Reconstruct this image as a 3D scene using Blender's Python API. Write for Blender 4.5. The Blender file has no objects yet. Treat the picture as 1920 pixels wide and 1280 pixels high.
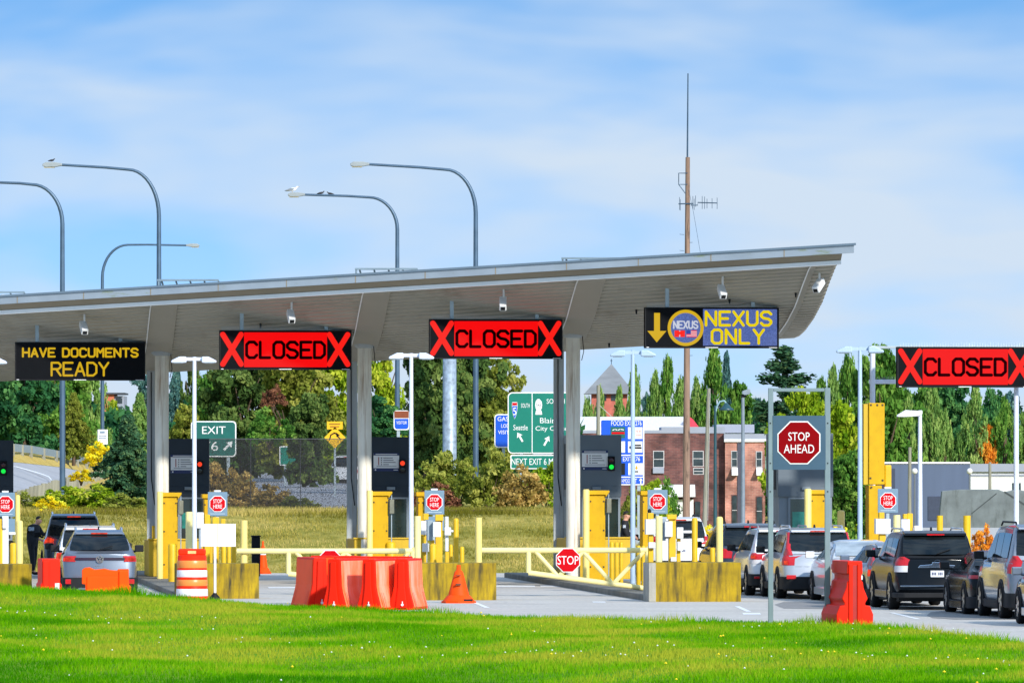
import bpy, bmesh, math, random
import numpy as np
from mathutils import Vector, Matrix

C = bpy.context.scene.collection
R = math.radians
rnd = random.Random(7)

# ---------------------------------------------------------------- camera, sky, sun
F, HZ, EYE = 13500.0, 889.0, 3.1          # focal length (px of 1920), horizon row, eye height (m)
cam_d = bpy.data.cameras.new('camera')
cam = bpy.data.objects.new('camera', cam_d); C.objects.link(cam)
cam.location = (0, 0, EYE); cam.rotation_euler = (R(90), 0, 0)
cam_d.sensor_width = 36; cam_d.lens = F / 1920 * 36
cam_d.shift_y = (HZ - 640) / 1920
cam_d.clip_start = 1; cam_d.clip_end = 20000
sc = bpy.context.scene; sc.camera = cam

SUN = Vector((0.46, -0.78, 0.45)).normalized()
EL = math.asin(SUN.z); AZ = math.atan2(SUN.x, SUN.y)
w = bpy.data.worlds.new('World'); sc.world = w; w.use_nodes = True
nt = w.node_tree; N = nt.nodes; L = nt.links
bg = N['Background']
tc = N.new('ShaderNodeTexCoord'); sep = N.new('ShaderNodeSeparateXYZ'); L.new(tc.outputs['Generated'], sep.inputs[0])
zz = N.new('ShaderNodeMath'); zz.operation = 'MULTIPLY_ADD'; zz.inputs[1].default_value = 5.0; zz.inputs[2].default_value = 0.13
L.new(sep.outputs['Z'], zz.inputs[0])
cmb = N.new('ShaderNodeCombineXYZ'); L.new(sep.outputs['X'], cmb.inputs[0]); L.new(sep.outputs['Y'], cmb.inputs[1]); L.new(zz.outputs[0], cmb.inputs[2])
nrm = N.new('ShaderNodeVectorMath'); nrm.operation = 'NORMALIZE'; L.new(cmb.outputs[0], nrm.inputs[0])
sky = N.new('ShaderNodeTexSky'); sky.sky_type = 'NISHITA'; sky.sun_disc = False
sky.sun_elevation = EL; sky.sun_rotation = AZ; sky.ozone_density = 1.6; sky.dust_density = 0.6
L.new(nrm.outputs[0], sky.inputs['Vector'])
mp = N.new('ShaderNodeMapping'); mp.inputs['Scale'].default_value = (16, 6, 52); L.new(tc.outputs['Generated'], mp.inputs['Vector'])
cn = N.new('ShaderNodeTexNoise'); cn.inputs['Scale'].default_value = 1.0; cn.inputs['Detail'].default_value = 3.5; cn.inputs['Roughness'].default_value = 0.55; cn.inputs['Distortion'].default_value = 0.25
L.new(mp.outputs[0], cn.inputs['Vector'])
mp2 = N.new('ShaderNodeMapping'); mp2.inputs['Scale'].default_value = (9, 4, 30); mp2.inputs['Location'].default_value = (3.3, 0, 1.7); L.new(tc.outputs['Generated'], mp2.inputs['Vector'])
cn2 = N.new('ShaderNodeTexNoise'); cn2.inputs['Scale'].default_value = 1.0; cn2.inputs['Detail'].default_value = 4; L.new(mp2.outputs[0], cn2.inputs['Vector'])
ad = N.new('ShaderNodeMath'); ad.operation = 'ADD'; L.new(cn.outputs['Fac'], ad.inputs[0]); L.new(cn2.outputs['Fac'], ad.inputs[1])
cr = N.new('ShaderNodeMapRange'); cr.inputs['From Min'].default_value = 0.78; cr.inputs['From Max'].default_value = 1.26; cr.inputs['To Min'].default_value = 0.0; cr.inputs['To Max'].default_value = 0.9
L.new(ad.outputs[0], cr.inputs['Value'])
# thin high cloud thickens towards the horizon
hz = N.new('ShaderNodeMapRange'); hz.inputs['From Min'].default_value = 0.0; hz.inputs['From Max'].default_value = 0.07; hz.inputs['To Min'].default_value = 0.78; hz.inputs['To Max'].default_value = 0.0
L.new(sep.outputs['Z'], hz.inputs['Value'])
mx2 = N.new('ShaderNodeMath'); mx2.operation = 'ADD'; mx2.use_clamp = True; L.new(cr.outputs[0], mx2.inputs[0]); L.new(hz.outputs[0], mx2.inputs[1])
tint = N.new('ShaderNodeMixRGB'); tint.blend_type = 'MULTIPLY'; tint.inputs['Fac'].default_value = 1; L.new(sky.outputs[0], tint.inputs['Color1']); tint.inputs['Color2'].default_value = (.42, 1.34, 1.86, 1)
mix = N.new('ShaderNodeMixRGB'); L.new(mx2.outputs[0], mix.inputs['Fac']); L.new(tint.outputs[0], mix.inputs['Color1'])
mix.inputs['Color2'].default_value = (5.15, 6.15, 7.35, 1)
L.new(mix.outputs[0], bg.inputs['Color'])
# added fill light: sky strength raised high overhead, above the visible band
zg = N.new('ShaderNodeMapRange'); zg.inputs['From Min'].default_value = .10; zg.inputs['From Max'].default_value = .75; zg.inputs['To Min'].default_value = .12; zg.inputs['To Max'].default_value = .215
L.new(sep.outputs['Z'], zg.inputs['Value']); L.new(zg.outputs[0], bg.inputs['Strength'])
sl = bpy.data.lights.new('sun', 'SUN'); sl.energy = 4.6; sl.angle = R(3.0); sl.color = (1, .95, .87)
so = bpy.data.objects.new('sun', sl); C.objects.link(so); so.rotation_euler = SUN.to_track_quat('Z', 'Y').to_euler(); so.location = (30, -30, 60)
sc.view_settings.view_transform = 'Standard'; sc.view_settings.look = 'None'; sc.view_settings.exposure = 0.05; sc.view_settings.gamma = 1

# ---------------------------------------------------------------- helpers
def at(px, s, z=0.0): return Vector(((px - 960) / s, F / s, z))
def zat(py, s): return EYE + (HZ - py) / s
def gs(py): return (py - HZ) / EYE
def lin(r, g, b):
    f = lambda c: (c / 255 / 12.92) if c <= 10 else ((c / 255 + .055) / 1.055) ** 2.4
    return (f(r), f(g), f(b))

MATS = {}
def M(name, col, rough=.55, metal=0., var=.12, scale=4., coat=0., emit=0., bump=0., spec=.5, streak=None, streak_amt=.6, stretch=(1, 1, 1), streak_scale=(14, 14, 1.2), streak_lo=.52, streak_hi=.72):
    """procedural paint/metal/plastic: base colour broken up by noise, optional dirt streaks and bump"""
    if name in MATS: return MATS[name]
    m = bpy.data.materials.new(name); m.use_nodes = True; t = m.node_tree; n = t.nodes; l = t.links
    p = n['Principled BSDF']
    p.inputs['Roughness'].default_value = rough; p.inputs['Metallic'].default_value = metal
    p.inputs['Specular IOR Level'].default_value = spec
    if coat: p.inputs['Coat Weight'].default_value = coat; p.inputs['Coat Roughness'].default_value = .05
    o = n.new('ShaderNodeTexCoord')
    mpg = n.new('ShaderNodeMapping'); mpg.inputs['Scale'].default_value = stretch; l.new(o.outputs['Object'], mpg.inputs[0])
    nz = n.new('ShaderNodeTexNoise'); nz.inputs['Scale'].default_value = scale; nz.inputs['Detail'].default_value = 5; l.new(mpg.outputs[0], nz.inputs['Vector'])
    rp = n.new('ShaderNodeMapRange'); rp.inputs['From Min'].default_value = .3; rp.inputs['From Max'].default_value = .7
    rp.inputs['To Min'].default_value = 1 - var; rp.inputs['To Max'].default_value = 1 + var; l.new(nz.outputs['Fac'], rp.inputs['Value'])
    mu = n.new('ShaderNodeVectorMath'); mu.operation = 'SCALE'; mu.inputs[0].default_value = col; l.new(rp.outputs[0], mu.inputs['Scale'])
    out = mu.outputs[0]
    if streak:
        m3 = n.new('ShaderNodeMapping'); m3.inputs['Scale'].default_value = streak_scale; l.new(o.outputs['Object'], m3.inputs[0])
        n3 = n.new('ShaderNodeTexNoise'); n3.inputs['Scale'].default_value = 1; n3.inputs['Detail'].default_value = 6; n3.inputs['Roughness'].default_value = .65; l.new(m3.outputs[0], n3.inputs['Vector'])
        r3 = n.new('ShaderNodeMapRange'); r3.inputs['From Min'].default_value = streak_lo; r3.inputs['From Max'].default_value = streak_hi; r3.inputs['To Max'].default_value = streak_amt; l.new(n3.outputs['Fac'], r3.inputs['Value'])
        mm = n.new('ShaderNodeMixRGB'); l.new(r3.outputs[0], mm.inputs['Fac']); l.new(out, mm.inputs['Color1']); mm.inputs['Color2'].default_value = (*streak, 1)
        out = mm.outputs[0]
    l.new(out, p.inputs['Base Color'])
    if emit:
        for q in list(p.inputs['Base Color'].links): l.remove(q)
        p.inputs['Base Color'].default_value = (.01, .01, .01, 1); p.inputs['Specular IOR Level'].default_value = .02
        l.new(out, p.inputs['Emission Color']); p.inputs['Emission Strength'].default_value = emit
    if bump:
        b = n.new('ShaderNodeBump'); b.inputs['Strength'].default_value = bump; b.inputs['Distance'].default_value = .02
        n2 = n.new('ShaderNodeTexNoise'); n2.inputs['Scale'].default_value = scale * 6; n2.inputs['Detail'].default_value = 4; l.new(o.outputs['Object'], n2.inputs['Vector'])
        l.new(n2.outputs['Fac'], b.inputs['Height']); l.new(b.outputs[0], p.inputs['Normal'])
    MATS[name] = m; return m

YELLOW = M('yellow_paint', lin(218, 174, 6), .5, var=.12, scale=3, streak=(.16, .09, .01), streak_amt=.55, streak_scale=(18, 18, 2.0), streak_lo=.60, streak_hi=.8)
CABY = M('cabinet_yellow_paint', lin(204, 160, 6), .55, var=.1, scale=3, spec=.25, streak=(.10, .06, .01), streak_amt=.6, streak_scale=(12, 12, 1.6), streak_lo=.58, streak_hi=.78)
MUSTARD = M('mustard_steel', lin(205, 168, 25), .55, var=.08, scale=2, streak=(.12, .07, .02), streak_amt=.6, streak_scale=(9, 9, .8), streak_lo=.6, streak_hi=.8)
PALE = M('faded_yellow_paint', lin(240, 215, 125), .5, var=.07, scale=3, streak=(.30, .17, .06), streak_amt=.5, streak_scale=(12, 12, 1.2), streak_lo=.6, streak_hi=.82)
CREAM = M('cream_gate_paint', lin(244, 228, 156), .5, var=.06, scale=3, streak=(.25, .18, .07), streak_amt=.4, streak_lo=.63, streak_hi=.8)
BLOCKY = M('stained_yellow_concrete', lin(164, 136, 4), .85, var=.3, scale=2.2, bump=.3, streak=(.03, .027, .014), streak_amt=.95, streak_scale=(5.5, 5.5, .75), streak_lo=.45, streak_hi=.70)
CONC = M('bare_concrete', lin(165, 162, 150), .9, var=.15, scale=3, bump=.3, streak=(.12, .11, .09), streak_amt=.6, streak_scale=(8, 8, .8))
KERB = M('kerb_concrete', lin(120, 116, 106), .9, var=.22, scale=1.5, bump=.4)
WHITE = M('white_paint', (.78, .79, .82), .4, var=.04)
WHITEBOX = M('white_enclosure_plastic', (.74, .75, .75), .45, var=.05, streak=(.3, .28, .22), streak_amt=.3, streak_lo=.62, streak_hi=.8)
GREYBOX = M('grey_enclosure', lin(140, 155, 165), .5, var=.06)
POLEW = M('white_light_pole', lin(212, 220, 236), .4, var=.05)
POLEB = M('galvanised_lamp_steel', lin(76, 100, 122), .45, metal=.3, var=.15, scale=2)
GALV = M('galvanised_steel', lin(165, 178, 185), .45, metal=.4, var=.15, scale=3)
SIGNBACK = M('blue_grey_sign_panel', lin(108, 136, 156), .5, var=.05, scale=3)
SIGNDARK = M('dark_blue_grey_sign_panel', lin(66, 92, 112), .6, var=.06, spec=.2, scale=3)
RED = M('stop_sign_red', lin(196, 6, 20), .55, var=.04, spec=.08)
DKRED = M('weathered_stop_sign_red', lin(134, 2, 10), .6, var=.06, spec=.06)
SIGNW = M('sign_white', (.8, .8, .8), .45, var=.03)
GREEN = M('highway_sign_green', lin(0, 118, 100), .4, var=.06, scale=2)
BLUE = M('service_sign_blue', lin(8, 82, 200), .4, var=.06, scale=2)
NAVY = M('navy_print', lin(18, 36, 90), .4, var=.03)
BLACK = M('black_plastic', (.010, .011, .013), .6, var=.1, spec=.2)
LEDBLK = M('led_matrix_black', (.006, .007, .009), .8, var=.1, spec=.08)
LEDRED = M('led_red', (1.0, .0, .0), .6, emit=.9, var=0)
LEDX = M('led_cross_red', (1.0, .012, .006), .6, emit=.95, var=0)
LEDAMB = M('led_amber', (.92, .58, .012), .6, emit=.7, var=0)
LEDWHITE = M('led_white', (.8, .85, 1), .6, emit=.7, var=0)
GRNLAMP = M('green_signal_lamp', (.01, .9, .08), .4, emit=1.0, var=0)
REDLAMP = M('red_signal_lamp', (1, .06, .02), .4, emit=1.1, var=0)
DEADRED = M('unlit_red_lens', (.06, .006, .008), .2)
DEADGRN = M('unlit_green_lens', (.012, .02, .02), .2)
BOOTH = M('charcoal_booth_cladding', lin(48, 58, 68), .6, var=.08, scale=2, spec=.2)
BOOTHR = M('slate_booth_cladding', lin(92, 104, 114), .5, var=.06, scale=2)
BOOTHL = M('grey_booth_frame', lin(118, 130, 140), .5, var=.06, scale=2)
GLASS = M('tinted_booth_glass', (.015, .03, .03), .06, var=.25, scale=3, spec=.8)
TEAL = M('teal_reflection_panel', lin(40, 120, 110), .2, var=.3, scale=5)
ORANGE = M('orange_barrier_plastic', lin(252, 86, 30), .5, var=.05, scale=2, spec=.15)
FADED_SUNLIT = M('faded_sunlit_orange_plastic', lin(250, 122, 70), .5, var=.06, scale=2, spec=.15, streak=lin(255, 196, 172), streak_amt=.7, streak_scale=(2.5, 2.5, .6), streak_lo=.42, streak_hi=.68)  # faded plastic, with the sunlit side's brightness added in the colour
REDPL = M('red_barrier_plastic', lin(234, 36, 8), .5, var=.07, scale=2, spec=.15)
BRIGHTOR = M('bright_orange_plastic', lin(255, 82, 4), .5, var=.05, scale=2, spec=.15)
CONEOR = M('cone_orange', lin(244, 78, 10), .55, var=.08, scale=3, spec=.15)
REFLW = M('reflective_white_band', (.82, .82, .82), .35, var=.03)
REFLO = M('reflective_orange_band', lin(236, 140, 60), .35, var=.05)
TIMBER = M('weathered_timber', lin(138, 112, 94), .9, var=.3, scale=2, stretch=(6, 6, .4), bump=.4, streak=(.03, .022, .018), streak_amt=.8, streak_scale=(5, 5, 1.1), streak_lo=.55, streak_hi=.68)
GTIMBER = M('grey_timber', lin(140, 138, 122), .9, var=.25, scale=2, stretch=(6, 6, .4), bump=.3)

class MB:
    """collects shapes into one mesh"""
    def __init__(s): s.v = []; s.f = []; s.sm = []
    def add(s, vs, fs, smooth=False):
        o = len(s.v); s.v += [tuple(a) for a in vs]
        for f in fs: s.f.append([i + o for i in f]); s.sm.append(smooth)
    def box(s, x0, x1, y0, y1, z0, z1, tx=0.):
        c = [(x0, y0, z0), (x1, y0, z0), (x1, y1, z0), (x0, y1, z0), (x0, y0, z1), (x1, y0, z1), (x1, y1, z1), (x0, y1, z1)]
        s.add(c, [(0, 3, 2, 1), (4, 5, 6, 7), (0, 1, 5, 4), (1, 2, 6, 5), (2, 3, 7, 6), (3, 0, 4, 7)])
        return s
    def tube(s, pts, r, n=10, caps=True, r1=None):
        pts = [Vector(p) for p in pts]; k = len(pts); rings = []
        rr = r if isinstance(r, (list, tuple)) else [r + ((r1 if r1 is not None else r) - r) * i / (k - 1) for i in range(k)]
        for i, p in enumerate(pts):
            d = (pts[min(i + 1, k - 1)] - pts[max(i - 1, 0)])
            if d.length < 1e-9: d = Vector((0, 0, 1))
            d.normalize()
            if i == 0:
                a = Vector((0, 0, 1)) if abs(d.z) < .9 else Vector((1, 0, 0)); u = d.cross(a).normalized()
            else: u = (u - d * u.dot(d)).normalized()
            v = d.cross(u)
            rings.append([p + (u * math.cos(2 * math.pi * j / n) + v * math.sin(2 * math.pi * j / n)) * rr[i] for j in range(n)])
        vs = [q for rg in rings for q in rg]; fs = []
        for i in range(k - 1):
            for j in range(n):
                fs.append((i * n + j, i * n + (j + 1) % n, (i + 1) * n + (j + 1) % n, (i + 1) * n + j))
        s.add(vs, fs, True)
        if caps:
            s.add(rings[0], [tuple(range(n))[::-1]]); s.add(rings[-1], [tuple(range(n))])
        return s
    def lathe(s, prof, n=20, cx=0, cy=0):
        vs = [(cx + r * math.cos(2 * math.pi * j / n), cy + r * math.sin(2 * math.pi * j / n), z) for r, z in prof for j in range(n)]
        fs = [(i * n + j, i * n + (j + 1) % n, (i + 1) * n + (j + 1) % n, (i + 1) * n + j) for i in range(len(prof) - 1) for j in range(n)]
        s.add(vs, fs, True); k = len(prof)
        s.add(vs[:n], [tuple(range(n))[::-1]]); s.add(vs[(k - 1) * n:], [tuple(range(n))]); return s
    def prism(s, poly, y0, y1, axis='y'):
        """polygon in x,z extruded along y (or in y,z along x)"""
        n = len(poly)
        if axis == 'y': vs = [(a, y0, b) for a, b in poly] + [(a, y1, b) for a, b in poly]
        elif axis == 'x': vs = [(y0, a, b) for a, b in poly] + [(y1, a, b) for a, b in poly]
        else: vs = [(a, b, y0) for a, b in poly] + [(a, b, y1) for a, b in poly]
        s.add(vs, [tuple(range(n)), tuple(range(n, 2 * n))[::-1]] + [(i, i + n, (i + 1) % n + n, (i + 1) % n) for i in range(n)]); return s
    def stroke(s, pts, wd, y0, y1, close=False):
        """flat pen stroke in the x-z plane with round ends"""
        pts = [Vector((p[0], p[1])) for p in pts]; h = wd / 2
        for a, b in zip(pts[:-1], pts[1:]):
            d = (b - a); 
            if d.length < 1e-9: continue
            ang = math.atan2(d.y, d.x); poly = []
            for k in range(7): t = ang + math.pi / 2 + math.pi * k / 6; poly.append((a.x + h * math.cos(t), a.y + h * math.sin(t)))
            for k in range(7): t = ang - math.pi / 2 + math.pi * k / 6; poly.append((b.x + h * math.cos(t), b.y + h * math.sin(t)))
            s.prism(poly, y0, y1)
        return s
    def build(s, name, mat, parent=None, bevel=0., smooth=None, loc=None):
        me = bpy.data.meshes.new(name); me.from_pydata(s.v, [], s.f); me.update()
        bm = bmesh.new(); bm.from_mesh(me); bmesh.ops.recalc_face_normals(bm, faces=bm.faces); bm.to_mesh(me); bm.free()
        me.polygons.foreach_set('use_smooth', [True if smooth else a for a in s.sm])
        if smooth: me.set_sharp_from_angle(angle=R(smooth))
        me.materials.append(mat)
        o = bpy.data.objects.new(name, me); C.objects.link(o)
        if parent: o.parent = parent
        if loc is not None: o.location = loc
        if bevel:
            b = o.modifiers.new('bevel', 'BEVEL'); b.width = bevel; b.segments = 2; b.limit_method = 'ANGLE'
        return o

GLY = {'A': [[(0, 0), (2, 6), (4, 0)], [(.7, 2), (3.3, 2)]], 'C': [[(4, 5), (3, 6), (1, 6), (0, 5), (0, 1), (1, 0), (3, 0), (4, 1)]],
       'D': [[(0, 0), (0, 6), (2.6, 6), (4, 4.7), (4, 1.3), (2.6, 0), (0, 0)]], 'E': [[(4, 6), (0, 6), (0, 0), (4, 0)], [(0, 3), (3.2, 3)]],
       'H': [[(0, 0), (0, 6)], [(4, 0), (4, 6)], [(0, 3), (4, 3)]], 'L': [[(0, 6), (0, 0), (3.7, 0)]], 'M': [[(0, 0), (0, 6), (2, 3), (4, 6), (4, 0)]],
       'N': [[(0, 0), (0, 6), (4, 0), (4, 6)]], 'O': [[(1, 0), (0, 1), (0, 5), (1, 6), (3, 6), (4, 5), (4, 1), (3, 0), (1, 0)]],
       'R': [[(0, 0), (0, 6), (3, 6), (4, 5), (4, 4), (3, 3), (0, 3)], [(2, 3), (4, 0)]],
       'S': [[(4, 5), (3, 6), (1, 6), (0, 5), (0, 4.1), (1, 3.2), (3, 2.8), (4, 1.9), (4, 1), (3, 0), (1, 0), (0, 1)]],
       'T': [[(0, 6), (4, 6)], [(2, 6), (2, 0)]], 'U': [[(0, 6), (0, 1), (1, 0), (3, 0), (4, 1), (4, 6)]], 'V': [[(0, 6), (2, 0), (4, 6)]],
       'X': [[(0, 0), (4, 6)], [(0, 6), (4, 0)]], 'Y': [[(0, 6), (2, 3), (4, 6)], [(2, 3), (2, 0)]]}
def led_text(mb, txt, x0, x1, z0, z1, wd, y0, y1, gap=1.6):
    units = sum(4 if c != ' ' else 2.2 for c in txt) + gap * (len(txt) - 1)
    k = (x1 - x0) / units; x = x0; kz = (z1 - z0) / 6
    for c in txt:
        if c == ' ': x += (2.2 + gap) * k; continue
        for st in GLY[c]: mb.stroke([(x + a * k, z0 + b * kz) for a, b in st], wd, y0, y1)
        x += (4 + gap) * k

def font_text(mb, txt, cx, cz, wd, hg, y, th=.006, keep=False):
    """lettering in Blender's own font fitted to a wd x hg box, facing -y"""
    cu = bpy.data.curves.new('lettering', 'FONT'); cu.body = txt; cu.size = 1; cu.resolution_u = 3
    ob = bpy.data.objects.new('lettering', cu)
    C.objects.link(ob)
    me = bpy.data.meshes.new_from_object(ob.evaluated_get(bpy.context.evaluated_depsgraph_get()))
    bpy.data.objects.remove(ob)
    vs = np.array([v.co[:] for v in me.vertices]); fs = [tuple(p.vertices) for p in me.polygons]
    bpy.data.meshes.remove(me)
    lo = vs.min(0); hi = vs.max(0); sx = wd / max(hi[0] - lo[0], 1e-6); sz = hg / max(hi[1] - lo[1], 1e-6)
    if keep: sx = sz = min(sx, sz)
    P = [(cx + (v[0] - (lo[0] + hi[0]) / 2) * sx, y, cz + (v[1] - (lo[1] + hi[1]) / 2) * sz) for v in vs]
    mb.add(P, fs)

def thing(name, label, cat, loc=(0, 0, 0), rotz=0., group=None):
    o = bpy.data.objects.new(name, None); C.objects.link(o); o.empty_display_size = .3
    o.location = loc; o.rotation_euler = (0, 0, rotz); o['label'] = label; o['category'] = cat
    if group: o['group'] = group
    return o
def tag(o, label, cat, group=None):
    o['label'] = label; o['category'] = cat
    if group: o['group'] = group
    return o
def structure(o): o['kind'] = 'structure'; return o
def stuff(o): o['kind'] = 'stuff'; return o
def kids(o): return [c for c in C.objects if c.parent == o]
def copy_tree(o, parent=None):
    c = o.copy(); C.objects.link(c)
    if parent: c.parent = parent
    for ch in kids(o): copy_tree(ch, c)
    return c
def octagon(mb, cx, cz, r, y0, y1):
    mb.prism([(cx + r * math.cos(R(22.5 + 45 * k)), cz + r * math.sin(R(22.5 + 45 * k))) for k in range(8)], y0, y1)

HEAD = R(5.0)                                # the lanes run away 5 degrees to the left
LN = Vector((-math.sin(HEAD), math.cos(HEAD), 0)); LX = Vector((math.cos(HEAD), math.sin(HEAD), 0))

def grid_mesh(name, P, mat, smooth=True):
    """P: array rows x cols x 3"""
    P = np.asarray(P, dtype=float); a, b = P.shape[:2]
    me = bpy.data.meshes.new(name)
    idx = np.arange(a * b).reshape(a, b)
    f = np.stack([idx[:-1, :-1], idx[:-1, 1:], idx[1:, 1:], idx[1:, :-1]], -1).reshape(-1, 4)
    me.from_pydata(P.reshape(-1, 3).tolist(), [], f.tolist()); me.update()
    me.polygons.foreach_set('use_smooth', [smooth] * len(f)); me.materials.append(mat)
    o = bpy.data.objects.new(name, me); C.objects.link(o); return o

def soup(name, V, k, mat, tone=None, parent=None):
    """many small separate faces (leaves, grass blades) of k corners each as one mesh"""
    V = np.asarray(V, dtype=np.float32).reshape(-1, 3); n = len(V) // k
    me = bpy.data.meshes.new(name)
    me.vertices.add(len(V)); me.vertices.foreach_set('co', V.ravel())
    me.loops.add(n * k); me.loops.foreach_set('vertex_index', np.arange(n * k, dtype=np.int32))
    me.polygons.add(n); me.polygons.foreach_set('loop_start', np.arange(0, n * k, k, dtype=np.int32))
    try: me.polygons.foreach_set('loop_total', np.full(n, k, dtype=np.int32))
    except Exception: pass
    me.update(calc_edges=True)
    if tone is not None:
        at_ = me.attributes.new('tone', 'FLOAT', 'FACE'); at_.data.foreach_set('value', np.asarray(tone, dtype=np.float32))
    me.materials.append(mat)
    o = bpy.data.objects.new(name, me); C.objects.link(o)
    if parent: o.parent = parent
    return o

def leafmat(name, dark, mid, light, trans=.35):
    m = bpy.data.materials.new(name); m.use_nodes = True; t = m.node_tree; n = t.nodes; l = t.links
    p = n['Principled BSDF']; p.inputs['Roughness'].default_value = .85; p.inputs['Specular IOR Level'].default_value = .06
    a = n.new('ShaderNodeAttribute'); a.attribute_name = 'tone'
    rp = n.new('ShaderNodeValToRGB'); e = rp.color_ramp.elements
    e[0].position = 0.0; e[0].color = (*dark, 1); e[1].position = 1.0; e[1].color = (*light, 1)
    x = rp.color_ramp.elements.new(.5); x.color = (*mid, 1)
    l.new(a.outputs['Fac'], rp.inputs['Fac']); l.new(rp.outputs[0], p.inputs['Base Color'])
    tr = n.new('ShaderNodeBsdfTranslucent'); l.new(rp.outputs[0], tr.inputs['Color'])
    ms = n.new('ShaderNodeMixShader'); ms.inputs[0].default_value = trans
    l.new(p.outputs[0], ms.inputs[1]); l.new(tr.outputs[0], ms.inputs[2]); l.new(ms.outputs[0], n['Material Output'].inputs['Surface'])
    return m
# ---------------------------------------------------------------- ground, roads, lawn, berm
def ground_mat(name, c1, c2, c3, s1, s2, bump=.2, rough=.95, stretch=(1, 1, 1)):
    m = bpy.data.materials.new(name); m.use_nodes = True; t = m.node_tree; n = t.nodes; l = t.links
    p = n['Principled BSDF']; p.inputs['Roughness'].default_value = rough; p.inputs['Specular IOR Level'].default_value = .08
    o = n.new('ShaderNodeTexCoord'); mg = n.new('ShaderNodeMapping'); mg.inputs['Scale'].default_value = stretch; l.new(o.outputs['Object'], mg.inputs[0])
    a = n.new('ShaderNodeTexNoise'); a.inputs['Scale'].default_value = s1; a.inputs['Detail'].default_value = 6; l.new(mg.outputs[0], a.inputs['Vector'])
    b = n.new('ShaderNodeTexNoise'); b.inputs['Scale'].default_value = s2; b.inputs['Detail'].default_value = 5; l.new(o.outputs['Object'], b.inputs['Vector'])
    r = n.new('ShaderNodeValToRGB'); r.color_ramp.elements[0].position = .38; r.color_ramp.elements[1].position = .64
    r.color_ramp.elements[0].color = (*c1, 1); r.color_ramp.elements[1].color = (*c2, 1); l.new(a.outputs['Fac'], r.inputs['Fac'])
    q = n.new('ShaderNodeMapRange'); q.inputs['From Min'].default_value = .42; q.inputs['From Max'].default_value = .7; l.new(b.outputs['Fac'], q.inputs['Value'])
    x = n.new('ShaderNodeMixRGB'); l.new(q.outputs[0], x.inputs['Fac']); l.new(r.outputs[0], x.inputs['Color1']); x.inputs['Color2'].default_value = (*c3, 1)
    l.new(x.outputs[0], p.inputs['Base Color'])
    bp = n.new('ShaderNodeBump'); bp.inputs['Strength'].default_value = bump; bp.inputs['Distance'].default_value = .05; l.new(b.outputs['Fac'], bp.inputs['Height']); l.new(bp.outputs[0], p.inputs['Normal'])
    return m
ASPH = ground_mat('pale_worn_concrete_road', lin(194, 188, 178), lin(206, 200, 190), lin(178, 173, 166), .35, 9, .15, .85)
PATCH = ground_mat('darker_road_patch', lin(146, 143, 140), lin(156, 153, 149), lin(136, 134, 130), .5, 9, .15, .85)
DIRT = ground_mat('rough_ground', lin(110, 112, 70), lin(140, 132, 90), lin(95, 105, 55), .02, .4)
LAWNM = ground_mat('lawn_soil_and_turf', lin(88, 142, 10), lin(128, 156, 34), lin(70, 120, 6), .16, 3, .3, stretch=(.5, 1.6, 1))
BERMM = ground_mat('dry_mown_grass', lin(140, 134, 56), lin(176, 160, 86), lin(118, 116, 46), .35, 2.2, .5, stretch=(.5, 1.4, 1.4))
LINE = M('road_line_white', (.82, .82, .8), .7, var=.1, scale=6)

mb = MB(); mb.box(-800, 800, -150, 2200, -1.6, -1.2); structure(mb.build('ground', DIRT))
mb = MB()
mb.prism([(-60, 40), (60, 40), (60, 420), (5.5, 420), (4.2, 227.5), (-60, 227.5)], -.3, 0., axis='z')
structure(mb.build('road', ASPH))

# berm, back verge and the land behind
def interp(x, xs, ys): return float(np.interp(x, xs, ys))
BD = [220, 226.3, 229, 233, 237, 245, 300, 400, 520, 900, 1500]; BZ = [-.25, -.04, .42, 1.15, 1.8, 1.9, 2.3, 3.1, 3.3, 3.2, 3.0]
def smooth(a, b, x): t = min(1, max(0, (x - a) / (b - a))); return t * t * (3 - 2 * t)
def land_z(X, D):
    wr = smooth(2.4, 5.5, X - (D - 226) * .004)
    zl = interp(D, BD, BZ); zr = interp(D, [220, 300, 540, 1500], [-.35, -.4, -.95, -1.0])
    return zl * (1 - wr) + zr * wr
xs = np.concatenate([np.linspace(-90, -30, 16), np.linspace(-28, 12, 81), np.linspace(13, 90, 30)])
ds = np.concatenate([np.linspace(220, 240, 25), np.linspace(242, 300, 20), np.linspace(310, 1500, 40)])
pr = np.random.RandomState(3)
P = [[(X, D, land_z(X, D) + (.05 * math.sin(X * 1.7 + D * .9) * math.sin(D * 1.3 + X * .4) if 228 < D < 237 else 0)) for X in xs] for D in ds]
structure(grid_mesh('grass_bank', P, BERMM))

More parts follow.
